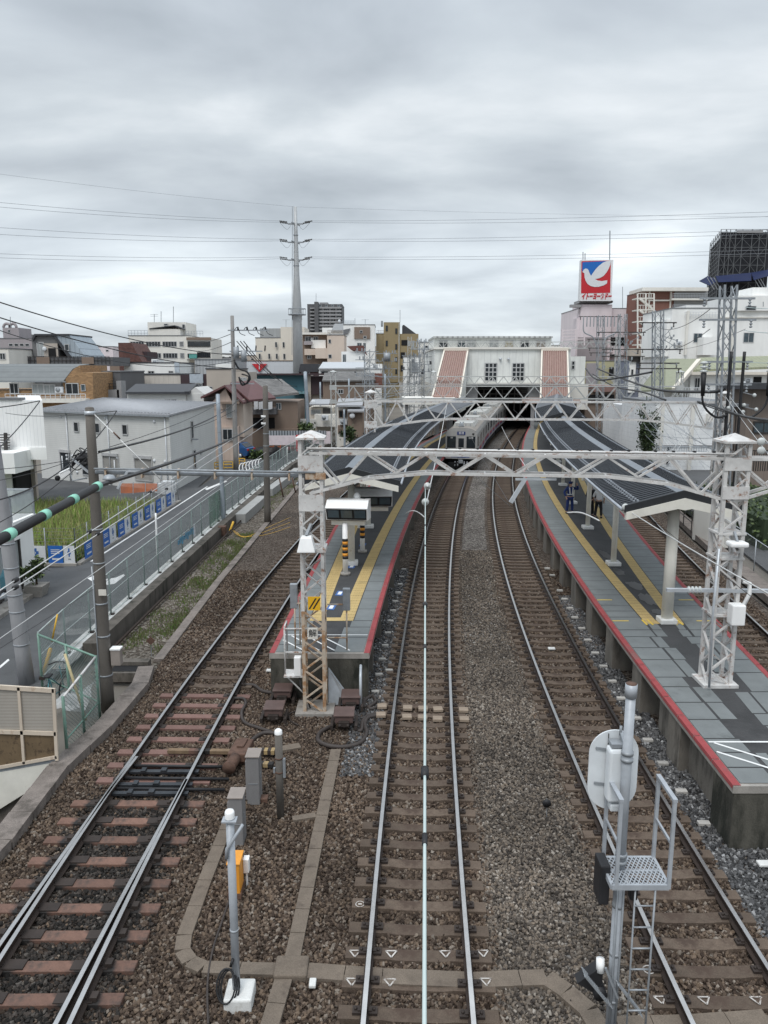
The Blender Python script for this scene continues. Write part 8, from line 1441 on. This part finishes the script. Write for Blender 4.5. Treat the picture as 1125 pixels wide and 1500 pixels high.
    if braces:
        mb = MB(whc)
        for s_ in (-1, 1):
            mb.bar((s_ * .10, .135, 1.40), (s_ * .03, .145, 1.05), .05, .012, up=(0, 1, 0)); mb.bar((s_ * .10, -.135, 1.40), (s_ * .06, -.145, 1.05), .05, .012, up=(0, 1, 0)); mb.bar((s_ * .10, .135, 1.40), (s_ * .10, -.135, 1.41), .05, .012)
        mb.tube([(.168 * math.cos(a), .137 * math.sin(a), 1.04) for a in np.linspace(0, 6.2832, 21)], .022, 6); obj('safety_harness', mb, t, local=True)
    return t
c = G(834, 752, PT); person('station worker in navy uniform with white harness raising one arm, on the right platform', c, R(8), navyc, navyc, [(-.32, .05, 1.15), (-.27, -.10, .93)], [(.42, -.05, 1.3), (.30, -.16, 1.55)], True, True)
c = G(876, 759, PT); person('person in white shirt and dark trousers standing behind the canopy column', c, R(160), whc, blkc, [(-.27, 0, 1.12), (-.25, -.1, .9)], [(.27, 0, 1.12), (.25, -.1, .9)], sleeves=False)
c = G(864, 757, PT); person('person dressed in black standing left of the canopy column', c, R(20), blkc, blkc, [(-.27, 0, 1.12), (-.2, -.18, 1.0)], [(.27, 0, 1.12), (.2, -.18, 1.0)], longhair=True)
c = G(555, 747, PT); person('station worker in blue uniform behind the monitors on the left platform', c, R(0), navyc, navyc, [(-.27, 0, 1.12), (-.25, -.08, .9)], [(.28, 0, 1.12), (.27, -.1, .9)], True, True)
# ------------------------------------------------------------------ steel power pole and lattice masts
Yp = 140.; t = thing('power_pole', 'tall tapering grey steel power pole with three pairs of line arms on the skyline', 'power pole', (D(437, 545, Yp).x, Yp, -.4)); sp = mat('pole_grey_steel', (.44, .45, .455), .5, .2, var=.08, streak=.3)
b = D(440, 640, Yp); tp = D(432.5, 303, Yp); cx_ = D(436, 500, Yp).x; zt = tp.z; mb = MB(sp); seg = 9; zb = -.4
prof = [(zb, 1.05), (D(0, 470, Yp).z, .78), (D(0, 468, Yp).z, .86), (D(0, 400, Yp).z, .50), (D(0, 340, Yp).z, .34), (zt, .28)]
mb.tube([(cx_ + (tp.x - cx_) * max(0, (z - 9) / (zt - 9)), Yp, z) for z, r_ in prof], [r_ for z, r_ in prof], 18); mb.use(galv_d)
for y in (468, 447, 425, 405, 390, 370, 345): z = D(0, y, Yp).z; mb.tube([(tp.x + (cx_ - tp.x) * (zt - z) / (zt - 9), Yp, z), (tp.x + (cx_ - tp.x) * (zt - z) / (zt - 9), Yp, z + .15)], .80 if y > 455 else .70 if y > 430 else .60 if y > 410 else .52 if y > 380 else .42, 16)
mb.bar((tp.x - .45, Yp - .3, zt), (cx_ - 1.0, Yp - .3, D(0, 520, Yp).z), .09); obj('shaft', mb, t)
mb = MB(galv_d); z = D(0, 461, Yp).z; mb.tube([(cx_ + 1.5 * math.cos(a), Yp + 1.5 * math.sin(a), z) for a in np.linspace(0, 6.2832, 17)], .09, 5); mb.tube([(cx_ + 1.5 * math.cos(a), Yp + 1.5 * math.sin(a), z + 1) for a in np.linspace(0, 6.2832, 17)], .06, 5); [mb.bar((cx_ + 1.5 * math.cos(a), Yp + 1.5 * math.sin(a), z), (cx_ + 1.5 * math.cos(a), Yp + 1.5 * math.sin(a), z + 1), .06) for a in np.linspace(0, 6.2832, 9)]; mb.tube([(cx_, Yp, z - .05), (cx_, Yp, z + .05)], 1.5, 17); obj('service_ring', mb, t)
ends = []
for y in (328, 355, 381):
    c = D(433, y, Yp); mb = MB(galv_d); mb.bar(c - Vector((1.3, 0, 0)), c + Vector((1.3, 0, 0)), .3, .2); mb.bar(c - Vector((.6, 1.0, -.1)), c + Vector((.6, 1.0, -.1)), .15)
    for q in (1, -1):
        mb.use(frame_d); e0 = c + Vector((q * 1.3, -.5, 0)); e1 = c + Vector((q * 2.6, -1.0, .1)); insulator(mb, e0, e1, 5, .13); e2 = c + Vector((q * 1.5, .5, .4)); e3 = c + Vector((q * 2.9, 0.6, .6)); insulator(mb, e2, e3, 5, .13); ends.append((q, e1, e3)); mb.tube(spl([e1, c + Vector((q * 1.4, -1.2, -1.1)), c + Vector((q * .7, -1.0, -.4))], 5), .02, 4)
    obj('line_arm', mb, t)
hv = mat('line_conductor', (.22, .23, .25), .5, .3)
def line(p, q, r_, sag, lab, cat='power line', grp=None, m=None, name='overhead_wire', n=18): mb = MB(m or hv); mb.tube(wire(p, q, sag, n), r_, 5, False); return obj(name, mb, None, lab, cat, grp)
ordn = ['highest', 'middle', 'lowest']
for i, (q, e1, e3) in enumerate(ends):
    k = i // 2; side = 'right' if q > 0 else 'left'
    far_ = D(1240 if q > 0 else -90, ((306, 332, 362) if q > 0 else (288, 327, 368))[k] - (0 if q > 0 else 0), 100); far2 = D(1240 if q > 0 else -90, ((313, 338, 367) if q > 0 else (295, 338, 374))[k], 97)
    line(e1, far2, .022, .5, f'power line of the {ordn[k]} level running {side} from the steel power pole, lower wire', grp='high power lines'); line(e3, far_, .022, .4, f'power line of the {ordn[k]} level running {side} from the steel power pole, upper wire', grp='high power lines')
line(D(433, 303, Yp), D(-90, 243, 100), .014, .3, 'thin earth wire running left from the very top of the steel power pole', grp='high power lines'); line(D(433, 303, Yp), D(1240, 318, 160), .014, .4, 'thin earth wire running right from the very top of the steel power pole', grp='high power lines')
for lab, px, yt, yb, Y, w, m, arms, extra in (
    ('tall double-legged black-cabled lattice mast behind the white mast at right', 1062, 418, 690, 42., .62, galv_d, ((438, 1.35, 1.0), (469, 1.35, 1.1), (530, 1.0, 1.0), (563, 1.0, 1.0)), True),
    ('grey lattice mast with dark crossarms between the brown apartments and the sage roof', 964, 455, 650, 72., .75, galv_d, ((473, 1.5, 1.3), (512, 1.9, 1.9), (532, 1.7, 1.6), (540, 1.8, 1.8)), False),
    ('narrow lattice mast with one crossarm in front of the pink store', 912, 460, 640, 95., .8, galv_d, ((487, 2.9, 2.4), (512, 2.3, 2.3), (522, 2.3, 2.3)), False),
    ('bushy-topped lattice mast with many insulators in front of the pink store', 880, 462, 600, 112., .85, galv_d, ((464, 2.9, 2.6), (497, 1.7, 1.7), (510, 1.6, 1.6), (517, 1.4, 1.4)), False)):
    b = D(px, yb, Y); tp = D(px + (5 if extra else 0), yt, Y); t = thing('lattice_mast', lab, 'lattice mast', (b.x, Y, -.3), 'lattice masts on the right'); mb = MB(m); lattice(mb, (b.x, Y, -.3), (tp.x, Y, tp.z), w, w, int(tp.z * 1.1), .09, .05); obj('lattice_frame', mb, t)
    for y, l, r_ in arms:
        mb = MB(frame_d if not extra else galv_d); z = D(0, y, Y).z; xx = b.x + (tp.x - b.x) * (z + .3) / (tp.z + .3); mb.bar((xx - l - .25, Y - .35, z), (xx + r_ + .25, Y - .35, z), .1)
        for q in (-l, r_): insulator(mb, (xx + q, Y - .35, z), (xx + q, Y - .35, z - .45), 3, .08)
        obj('crossarm', mb, t)
    if extra:
        mb = MB(black)
        for q in (-.34, .34): mb.tube(spl([(b.x + q * .6, Y - .42, -.3), (b.x + q, Y - .42, 2), (b.x + q, Y - .42, 6.5), (b.x + q * 1.0, Y - .42, 9.6)], 5), .085, 8)
        for q in (-1.75, 1.75): mb.tube([(b.x + q, Y - .5, 8.5), (b.x + q * .98, Y - .5, 7.3)], [.16, .1], 8); mb.tube(spl([(b.x + q, Y - .5, 8.2), (b.x + q * .95, Y - .5, 6.9), (b.x + q * .55, Y - .5, 6.2), (b.x + q * .2, Y - .5, 6.3)], 5), .06, 6)
        obj('black_cable', mb, t)
        for q in (-1.75, 1.75): mb = MB(porcelain); insulator(mb, (b.x + q, Y - .5, 9.1), (b.x + q, Y - .5, 8.45), 3, .2); obj('insulator', mb, t)
        for k in range(5): mb = MB(porcelain); q = (b.x + rng.uniform(-1.0, 1.2), Y - .5, rng.uniform(6.3, 7.4)); mb.sphere(q, .11, 8, 6); mb.use(galv_d); mb.bar(q, (b.x + .3 * (1 if q[0] > b.x else -1), Y - .3, q[2] + .2), .04); obj('insulator', mb, t)
    else:
        mb = MB(galv_d); r = random.Random(int(px))
        for k in range(16): xx = b.x + r.uniform(-1.2, 1.2); z = D(0, r.uniform(yt + 25, yt + 80), Y).z; mb.box((xx, Y - .4, z), (r.uniform(.06, .2), .15, r.uniform(.1, .35))); mb.bar((xx, Y - .4, z), (b.x + r.uniform(-.5, .5), Y - .3, z + r.uniform(-.8, .8)), .05)
        obj('insulator_clutter', mb, t)
mb = MB(galv_d); c = D(880, 470, 111.5)
t = [o for o in bpy.data.objects if o.get('label', '').startswith('bushy')][0]
for q in np.linspace(-2.4, 2.4, 11): mb.bar(c + Vector((q, 0, .6)), c + Vector((q, 0, -.8)), .12)
[mb.tube(spl([c + Vector((s_ * 2.4, 0, -.8)), c + Vector((s_ * 2.2, 0, -1.6)), c + Vector((s_ * 1.0, 0, -2.2)), c + Vector((s_ * .5, 0, -3.2))], 5), .09, 5) for s_ in (-1, 1)]; obj('insulator_rack', mb, t)
labs = ['lattice mast seen just left of the ochre apartments, leftmost of the far cluster', 'lattice mast with a dark transformer in front of the ochre apartments', 'slim lattice mast in front of the small white utility building', 'lattice mast left of the salmon stair roof, tallest of the far cluster']
for (px, yt, Y), lab in zip(((538, 512, 110), (566, 515, 118), (603, 518, 125), (617, 498, 120)), labs):
    b = D(px, 620, Y); z = D(px, yt, Y).z; t = thing('lattice_mast', lab, 'lattice mast', (b.x, Y, -.3), 'lattice masts on the left'); mb = MB(galv_d); lattice(mb, (b.x, Y, -.3), (b.x, Y, z), .75, .75, 16, .11, .07); obj('lattice_frame', mb, t); mb = MB(galv_d); r = random.Random(px)
    for k in range(5): zz = z - .3 - k * 1.1; mb.bar((b.x - 1.6, Y - .4, zz), (b.x + 1.6, Y - .4, zz), .1); [mb.box((b.x + r.uniform(-1.5, 1.5), Y - .4, zz + .25), (.18, .2, .45)) for _ in range(3)]
    for k in range(14): mb.bar((b.x + r.uniform(-1.5, 1.5), Y - .4, z - r.uniform(0, 6)), (b.x + r.uniform(-1, 1), Y - .3, z - r.uniform(0, 6)), .06)
    if px == 566: c = D(567, 523, Y - .8); mb.tube([c - Vector((0, 0, .6)), c + Vector((0, 0, .6))], .5, 12)
    obj('crossarm', mb, t)
# ------------------------------------------------------------------ wires
ctw = mat('pale_wire_cover', (.45, .53, .52), .4, var=.06); ctd = mat('dark_wire', (.03, .03, .032), .5)
whw = mat('pale_grey_wire', (.58, .58, .57), .45, .2)
mb = MB(ctw); P0 = D(621.5, 1640, 3.2); P1 = D(623, 716, 18.4); P0.z = 5.25
P0 = Vector((59 / F * (2.6 * CP + (CAMH - P1.z) * SP), 2.6, P1.z)); mb.tube([P0.lerp(P1, k / 10) for k in range(11)], .0105, 8); o = obj('contact_wire', mb, None, 'pale blue-white covered wire running straight along above the middle track', 'overhead wire')
mb = MB(black)
for y in (948, 1132, 1230, 886, 800, 770): f_ = min(.98, max(.02, (D(622, y, 10).y * 0 + ((CAMH - P1.z) / math.tan(PITCH + math.atan((y - 750) / F)) - P0.y) / (P1.y - P0.y)))); c = P0.lerp(P1, f_); d = (P1 - P0).normalized(); big = y in (1132, 886); mb.tube([c - d * .05, c + d * .05], .03 if big else .018, 10)
obj('wire_clamp', mb, o)
line(D(624, 740, 18.6), D(655, 590, 48), .014, .1, 'thin pale wire climbing from the round insulators to the second gantry', 'overhead wire', m=whw)
line(D(595, 752, 24), D(622, 758, 18.5), .014, -.12, 'short pale curved arm reaching from over the left platform to the middle wire', 'overhead wire', m=whw)
mb = MB(whw); mb.tube(spl([D(831, 751, 24), D(850, 751, 23.5), D(866, 757, 23), D(878, 763, 22.6)], 5), .025, 6); obj('registration_arm', mb, None, 'short curved white arm hanging over the right platform near the standing worker', 'registration arm')
for (a, b, r_, sag, lab, m) in [
    (D(924, 750, 22), D(1190, 905, 13.0), .016, .05, 'thick pale cable slanting from the near canopy corner down past the white mast', whw),
    (D(752, 600, 48), D(1150, 912, 15), .008, .05, 'thin dark wire slanting across the right platform toward the lower right', ctd),
    (D(775, 690, 18.5), D(735, 625, 48), .010, .1, 'thin pale wire from the nearest beam back over the right track', whw),
    (D(745, 735, 18.5), D(690, 640, 48), .007, .05, 'thin dark wire rising from the drop arm toward the train', ctd),
    (D(660, 660, 30), D(748, 742, 18.5), .007, .05, 'thin dark wire crossing in front of the train to the drop arm', ctd),
    (D(1062, 580, 42), D(1180, 735, 17), .012, .05, 'left one of the two pale wires falling from the black-cabled mast to the right edge', whw),
    (D(1068, 580, 42), D(1195, 728, 17), .012, .05, 'right one of the two pale wires falling from the black-cabled mast to the right edge', whw),
    (D(1040, 585, 46), D(978, 680, 30), .010, .05, 'pale stay wire below the second gantry, left of the pair', whw),
    (D(1034, 590, 46), D(970, 680, 30), .010, .05, 'pale stay wire below the second gantry, right of the pair', whw),
    (D(1040, 453, 41.5), D(965, 480, 71.5), .02, .5, 'dark line from the upper arm of the black-cabled mast to the next lattice mast, higher', ctd),
    (D(1040, 482, 41.5), D(968, 512, 71.5), .02, .4, 'dark line from the lower arm of the black-cabled mast to the next lattice mast, lower', ctd),
    (D(1092, 482, 41.5), D(968, 512, 71.5), .012, .4, 'thin dark line behind the black-cabled mast joining its right arm to the next mast', ctd),
    (D(1092, 450, 41.5), D(1200, 447, 30), .018, .1, 'pale green line leaving the upper arm of the black-cabled mast to the right', ctw),
    (D(1090, 484, 41.5), D(1200, 486, 30), .018, .1, 'pale green line leaving the lower arm of the black-cabled mast to the right', ctw),
    (D(1085, 530, 41.5), D(1200, 531, 30), .014, .05, 'pale line level with the large porcelain insulators at the right edge', ctw),
    (D(913, 489, 95), D(964, 473, 72), .03, .5, 'dark line joining the two grey lattice masts before the escape stair', ctd)]: line(a, b, r_, sag, lab, 'overhead wire', 'wires over the right side', m)
mb = MB(ctd); mb.tube(spl([D(875, 540, 100), D(905, 552, 85), D(960, 570, 62), D(1035, 574, 44), D(1062, 570, 41.8)], 8), .09, 6); mb.tube(spl([D(858, 540, 100), D(875, 556, 88), D(915, 552, 80), D(955, 545, 71)], 8), .09, 6); mb.tube(spl([D(868, 548, 98), D(900, 566, 85), D(940, 574, 64), D(975, 586, 52)], 8), .07, 6); obj('feeder_cables', mb, None, 'thick black feeder cables drooping between the right lattice masts', 'feeder cable')
mb = MB(ctd); mb.tube(spl([D(1022, 588, 46), D(1060, 600, 38), D(1100, 612, 30), D(1200, 622, 20)], 8), .05, 6); mb.tube(spl([D(1022, 590, 46), D(1060, 603, 38), D(1125, 618, 28), D(1200, 628, 20)], 8), .03, 6); obj('feeder_cables', mb, None, 'twisted black cable leaving the second gantry end toward the right edge', 'feeder cable')
# left bundle of wires
g3 = mat('mint_tape', (.28, .62, .48), .6)
A0, A1 = D(-60, 823, 5.6), D(145, 711, 8.8); mb = MB(black); mb.tube([A0, A1], .045, 14); o = obj('covered_cable', mb, None, 'thick black covered cable with mint green tape bands crossing the left edge', 'cable'); d = (A1 - A0).normalized()
for px in (13, 65, 107, 142):
    lo, hi = 0., 1.
    for _ in range(40):
        m_ = (lo + hi) / 2; c = A0.lerp(A1, m_); dz = c.y * CP - (c.z - CAMH) * SP; xx = 562.5 + F * c.x / dz
        if xx < px: lo = m_
        else: hi = m_
    c = A0.lerp(A1, lo); mb = MB(g3); mb.tube([c - d * .06, c + d * .06], .05, 14); obj('tape_band', mb, o)
line(A1, D(384, 613, 45), .028, .25, 'black cable continuing from the taped cable to the concrete pole by the verge', 'cable', m=ctd, name='black_cable')
c = D(160, 702, 9.3); mb = MB(galv_d); mb.lathe(c, [(0, .06), (.05, .05), (.07, .02), (.08, 0), (.0, -.03)], 12); obj('cable_fitting', mb, None, 'small disc-shaped fitting on the black cable beside the tall concrete pole', 'fitting')
def wline(p0, p1, balls, lab, r_=.011, m=whw):
    o = line(p0, p1, r_, .02, lab, 'overhead wire', 'pale wires on the left', m); mb = MB(black)
    for t_ in balls: c = p0.lerp(p1, t_); d = (p1 - p0).normalized(); mb.tube([c - d * .05, c + d * .05], .035, 8)
    if balls: obj('wire_clamp', mb, o)
wline(D(-40, 890.6, 9.2), D(387, 612, 45), (.0355, .125, .25), 'uppermost pale wire with black clamps slanting across the lower left')
wline(D(-40, 901, 9.4), D(389, 622, 45), (.036, .14, .3), 'second pale wire with black clamps slanting across the lower left')
wline(D(-40, 963, 12.0), D(390, 662, 45), (.02,), 'third pale wire slanting across the lower left in front of the tall pole', .009)
wline(D(-40, 975, 14.0), D(392, 700, 45), (), 'lowest thin wire slanting over the street fence at lower left', .006, ctd)
for (a, b, r_, sag, lab) in [
    (D(-60, 423, 40), D(342, 520, 70), .035, .6, 'upper black line sagging from the left edge to the tall utility pole'), (D(-60, 446, 40), D(343, 540, 70), .035, .6, 'middle black line sagging from the left edge to the tall utility pole'), (D(-60, 462, 42), D(345, 528, 70), .025, 1.4, 'lower black line sagging from the left edge toward the utility pole'),
    (D(-30, 738, 15), D(171, 602, 22), .016, .5, 'black service wire rising past the white house to the top of the tall pole'), (D(58, 588, 46), D(0, 655, 40), .03, .1, 'black wire falling from the roof corner of the white house'), (D(8, 605, 40), D(170, 602, 21), .014, .15, 'black wire from the left edge to the top of the tall concrete pole'), (D(58, 587, 46), D(-60, 601, 38), .03, .1, 'black wire along the roof edge of the white house'),
    (D(145, 662, 20), D(350, 585, 70), .035, .5, 'bundled black cable running from the tall pole toward the utility pole'), (D(145, 664, 20), D(-60, 690, 17), .008, .1, 'thin dark wire leaving the tall pole to the left edge, higher'), (D(110, 672, 20), D(-60, 712, 16), .008, .1, 'thin dark wire leaving the tall pole to the left edge, lower'), (D(130, 668, 20), D(-20, 775, 17), .011, .15, 'dark wire slanting down from the pole fittings to the balcony'),
    (D(347, 500, 70), D(437, 565, 130), .04, 1.2, 'black line from the utility pole arm toward the steel power pole, upper'), (D(352, 500, 70), D(445, 565, 130), .04, 1.4, 'black line from the utility pole arm toward the steel power pole, middle'), (D(357, 500, 70), D(455, 572, 130), .04, 1.6, 'black line from the utility pole arm toward the steel power pole, lower'),
    (D(341, 488, 70), D(285, 502, 150), .03, .3, 'thin line from the utility pole top back past the office block, upper'), (D(341, 500, 70), D(290, 514, 150), .03, .3, 'thin line from the utility pole top back past the office block, lower'), (D(346, 600, 70), D(232, 640, 60), .02, .3, 'thin dark line from the utility pole to the grey house'), (D(322, 590, 44), D(160, 655, 20), .010, .15, 'dark line from the slim bluish pole to the tall concrete pole')]: line(a, b, r_, sag, lab, 'overhead wire', 'dark wires on the left', ctd)
mb = MB(whw); mb.tube([D(138, 607, 19.8), D(238, 705, 19.3)], .016, 6); mb.use(rust); mb.tube([D(166, 633, 19.6), D(176, 643, 19.6)], .02, 6); obj('stay_wire', mb, None, 'pale stay wire slanting from the top of the tall pole to the pipe brace', 'stay wire')
t = thing('cable_splice', 'tangle of black cables and splice boxes beside the tall concrete pole', 'cable splice', D(118, 672, 20)); mb = MB(black); r = random.Random(5)
for k in range(14): a = D(104 + r.uniform(0, 20), 668 + r.uniform(-4, 14), 20); mb.tube(spl([a, a + Vector((r.uniform(-.2, .3), 0, r.uniform(-.3, .2))), a + Vector((r.uniform(0, .4), .1, r.uniform(-.2, .2))), D(130, 670 + r.uniform(-5, 8), 19.9)], 5), .015, 5)
for px, py in ((112, 672), (118, 680), (122, 668)): c = D(px, py, 20); mb.tube([c, c + Vector((.3, 0, .03))], .055, 8)
obj('cables', mb, t); mb = MB(galv); mb.bar(D(106, 672, 19.9), D(130, 692, 19.9), .05); obj('bracket', mb, t)
t = thing('security_camera', 'white security camera on a bracket beside the tall concrete pole', 'security camera', D(94, 695, 19.6)); c0 = D(88, 698, 19.5); c1 = D(102, 690, 19.6); mb = MB(white); mb.bar(c0, c1, .12, .11); mb.bar(c0 + Vector((-.02, 0, .08)), c1 + Vector((0, 0, .07)), .14, .02); obj('housing', mb, t); mb = MB(dark); mb.sphere(c0 + Vector((-.06, -.02, -.04)), .07, 10, 6); obj('lens', mb, t); mb = MB(galv); mb.tube([c1, c1 + Vector((.05, 0, -.25)), D(128, 700, 19.8)], .02, 6); obj('bracket', mb, t)
for k in range(12):
    a = D(470 + k * 13, 548 + (k * 37) % 40, 90 + k * 3); b_ = D(560 + k * 9, 545 + (k * 23) % 45, 120); 
mb = MB(galv_d)
for k in range(26): r2 = random.Random(k); a = D(r2.uniform(500, 600), r2.uniform(540, 605), 100); b_ = D(r2.uniform(560, 660), r2.uniform(545, 600), 118); mb.tube(wire(a, b_, .25, 6), .03, 4, False)
obj('far_catenary_wires', mb, None, 'tangle of thin catenary wires left of the salmon stair roof', 'overhead wires', kind='stuff')
mb = MB(galv_d)
for k in range(22): r2 = random.Random(k + 50); a = D(r2.uniform(940, 1000), r2.uniform(590, 640), 55); b_ = D(r2.uniform(985, 1060), r2.uniform(640, 690), 44); mb.tube(wire(a, b_, .12, 6), .012, 4, False)
obj('right_catenary_wires', mb, None, 'web of thin wires before the white warehouse', 'overhead wires', kind='stuff')
# ------------------------------------------------------------------ overcast sky and daylight
w = bpy.data.worlds.new('World'); SC.world = w; w.use_nodes = True; nt = w.node_tree; L = nt.links.new
for n in list(nt.nodes): nt.nodes.remove(n)
out = _n(nt, 'ShaderNodeOutputWorld'); sky = _n(nt, 'ShaderNodeTexSky', sky_type='NISHITA', sun_disc=False); sky.sun_elevation = R(58); sky.sun_rotation = R(205)
bg1 = _n(nt, 'ShaderNodeBackground'); L(sky.outputs[0], bg1.inputs[0]); bg1.inputs[1].default_value = .11
tc = _n(nt, 'ShaderNodeTexCoord'); sx = _n(nt, 'ShaderNodeSeparateXYZ'); L(tc.outputs['Generated'], sx.inputs[0])
zc = _n(nt, 'ShaderNodeMath', operation='MAXIMUM'); L(sx.outputs[2], zc.inputs[0]); zc.inputs[1].default_value = 0
za = _n(nt, 'ShaderNodeMath', operation='ADD'); L(zc.outputs[0], za.inputs[0]); za.inputs[1].default_value = .20
dv = []
for k in (0, 1):
    d = _n(nt, 'ShaderNodeMath', operation='DIVIDE'); L(sx.outputs[k], d.inputs[0]); L(za.outputs[0], d.inputs[1]); dv.append(d.outputs[0])
cx = _n(nt, 'ShaderNodeCombineXYZ'); L(dv[0], cx.inputs[0]); L(dv[1], cx.inputs[1])
mp = _n(nt, 'ShaderNodeMapping'); L(cx.outputs[0], mp.inputs[0]); mp.inputs['Scale'].default_value = (.75, 1.0, 1); mp.inputs['Location'].default_value = (3.1, 1.75, 0)
n1 = _n(nt, 'ShaderNodeTexNoise'); n1.inputs['Scale'].default_value = 1.5; n1.inputs['Detail'].default_value = 8; n1.inputs['Roughness'].default_value = .5; n1.inputs['Distortion'].default_value = .25; L(mp.outputs[0], n1.inputs[0])
cr = _n(nt, 'ShaderNodeValToRGB'); el = cr.color_ramp.elements; el[0].position = .33; el[0].color = (.42, .465, .505, 1); el[1].position = .70; el[1].color = (.85, .895, .925, 1)
x = el.new(.46); x.color = (.54, .59, .635, 1); x = el.new(.56); x.color = (.64, .695, .735, 1); L(n1.outputs[0], cr.inputs[0])
# an overcast dome is brighter overhead than near the horizon
zr = _n(nt, 'ShaderNodeMapRange', interpolation_type='SMOOTHSTEP'); zr.inputs[1].default_value = .40; zr.inputs[2].default_value = .85; zr.inputs[3].default_value = 1.0; zr.inputs[4].default_value = 2.1; L(zc.outputs[0], zr.inputs[0])
zg = _n(nt, 'ShaderNodeValToRGB'); L(zc.outputs[0], zg.inputs[0]); ge = zg.color_ramp.elements; ge[0].position = 0; ge[0].color = (1.05, 1.05, 1.05, 1); ge[1].position = .42; ge[1].color = (.96, .97, .99, 1)
for p_, g_ in ((.06, 1.14), (.14, 1.16), (.21, .92), (.29, .92)): q_ = ge.new(p_); q_.color = (g_, g_, g_, 1)
mg = _n(nt, 'ShaderNodeMix', data_type='RGBA', blend_type='MULTIPLY'); mg.inputs[0].default_value = 1; L(cr.outputs[0], mg.inputs[6]); L(zg.outputs[0], mg.inputs[7])
bg2 = _n(nt, 'ShaderNodeBackground'); L(mg.outputs[2], bg2.inputs[0]); L(zr.outputs[0], bg2.inputs[1])
ms = _n(nt, 'ShaderNodeMixShader'); ms.inputs[0].default_value = .93; L(bg1.outputs[0], ms.inputs[1]); L(bg2.outputs[0], ms.inputs[2]); L(ms.outputs[0], out.inputs[0])
sl = bpy.data.lights.new('sun', 'SUN'); sl.energy = 1.5; sl.angle = R(25); sl.color = (1, .97, .93); so = bpy.data.objects.new('sun', sl); COL.objects.link(so); so.rotation_euler = (R(32), 0, R(-25))
vs = SC.view_settings; vs.view_transform = 'Standard'; vs.look = 'None'; vs.exposure = .2; vs.gamma = 1; vs.use_curve_mapping = False
SC.cycles.max_bounces = 6; SC.cycles.transparent_max_bounces = 12; SC.cycles.use_denoising = True; SC.cycles.caustics_reflective = False; SC.cycles.caustics_refractive = False; SC.cycles.sample_clamp_indirect = 5
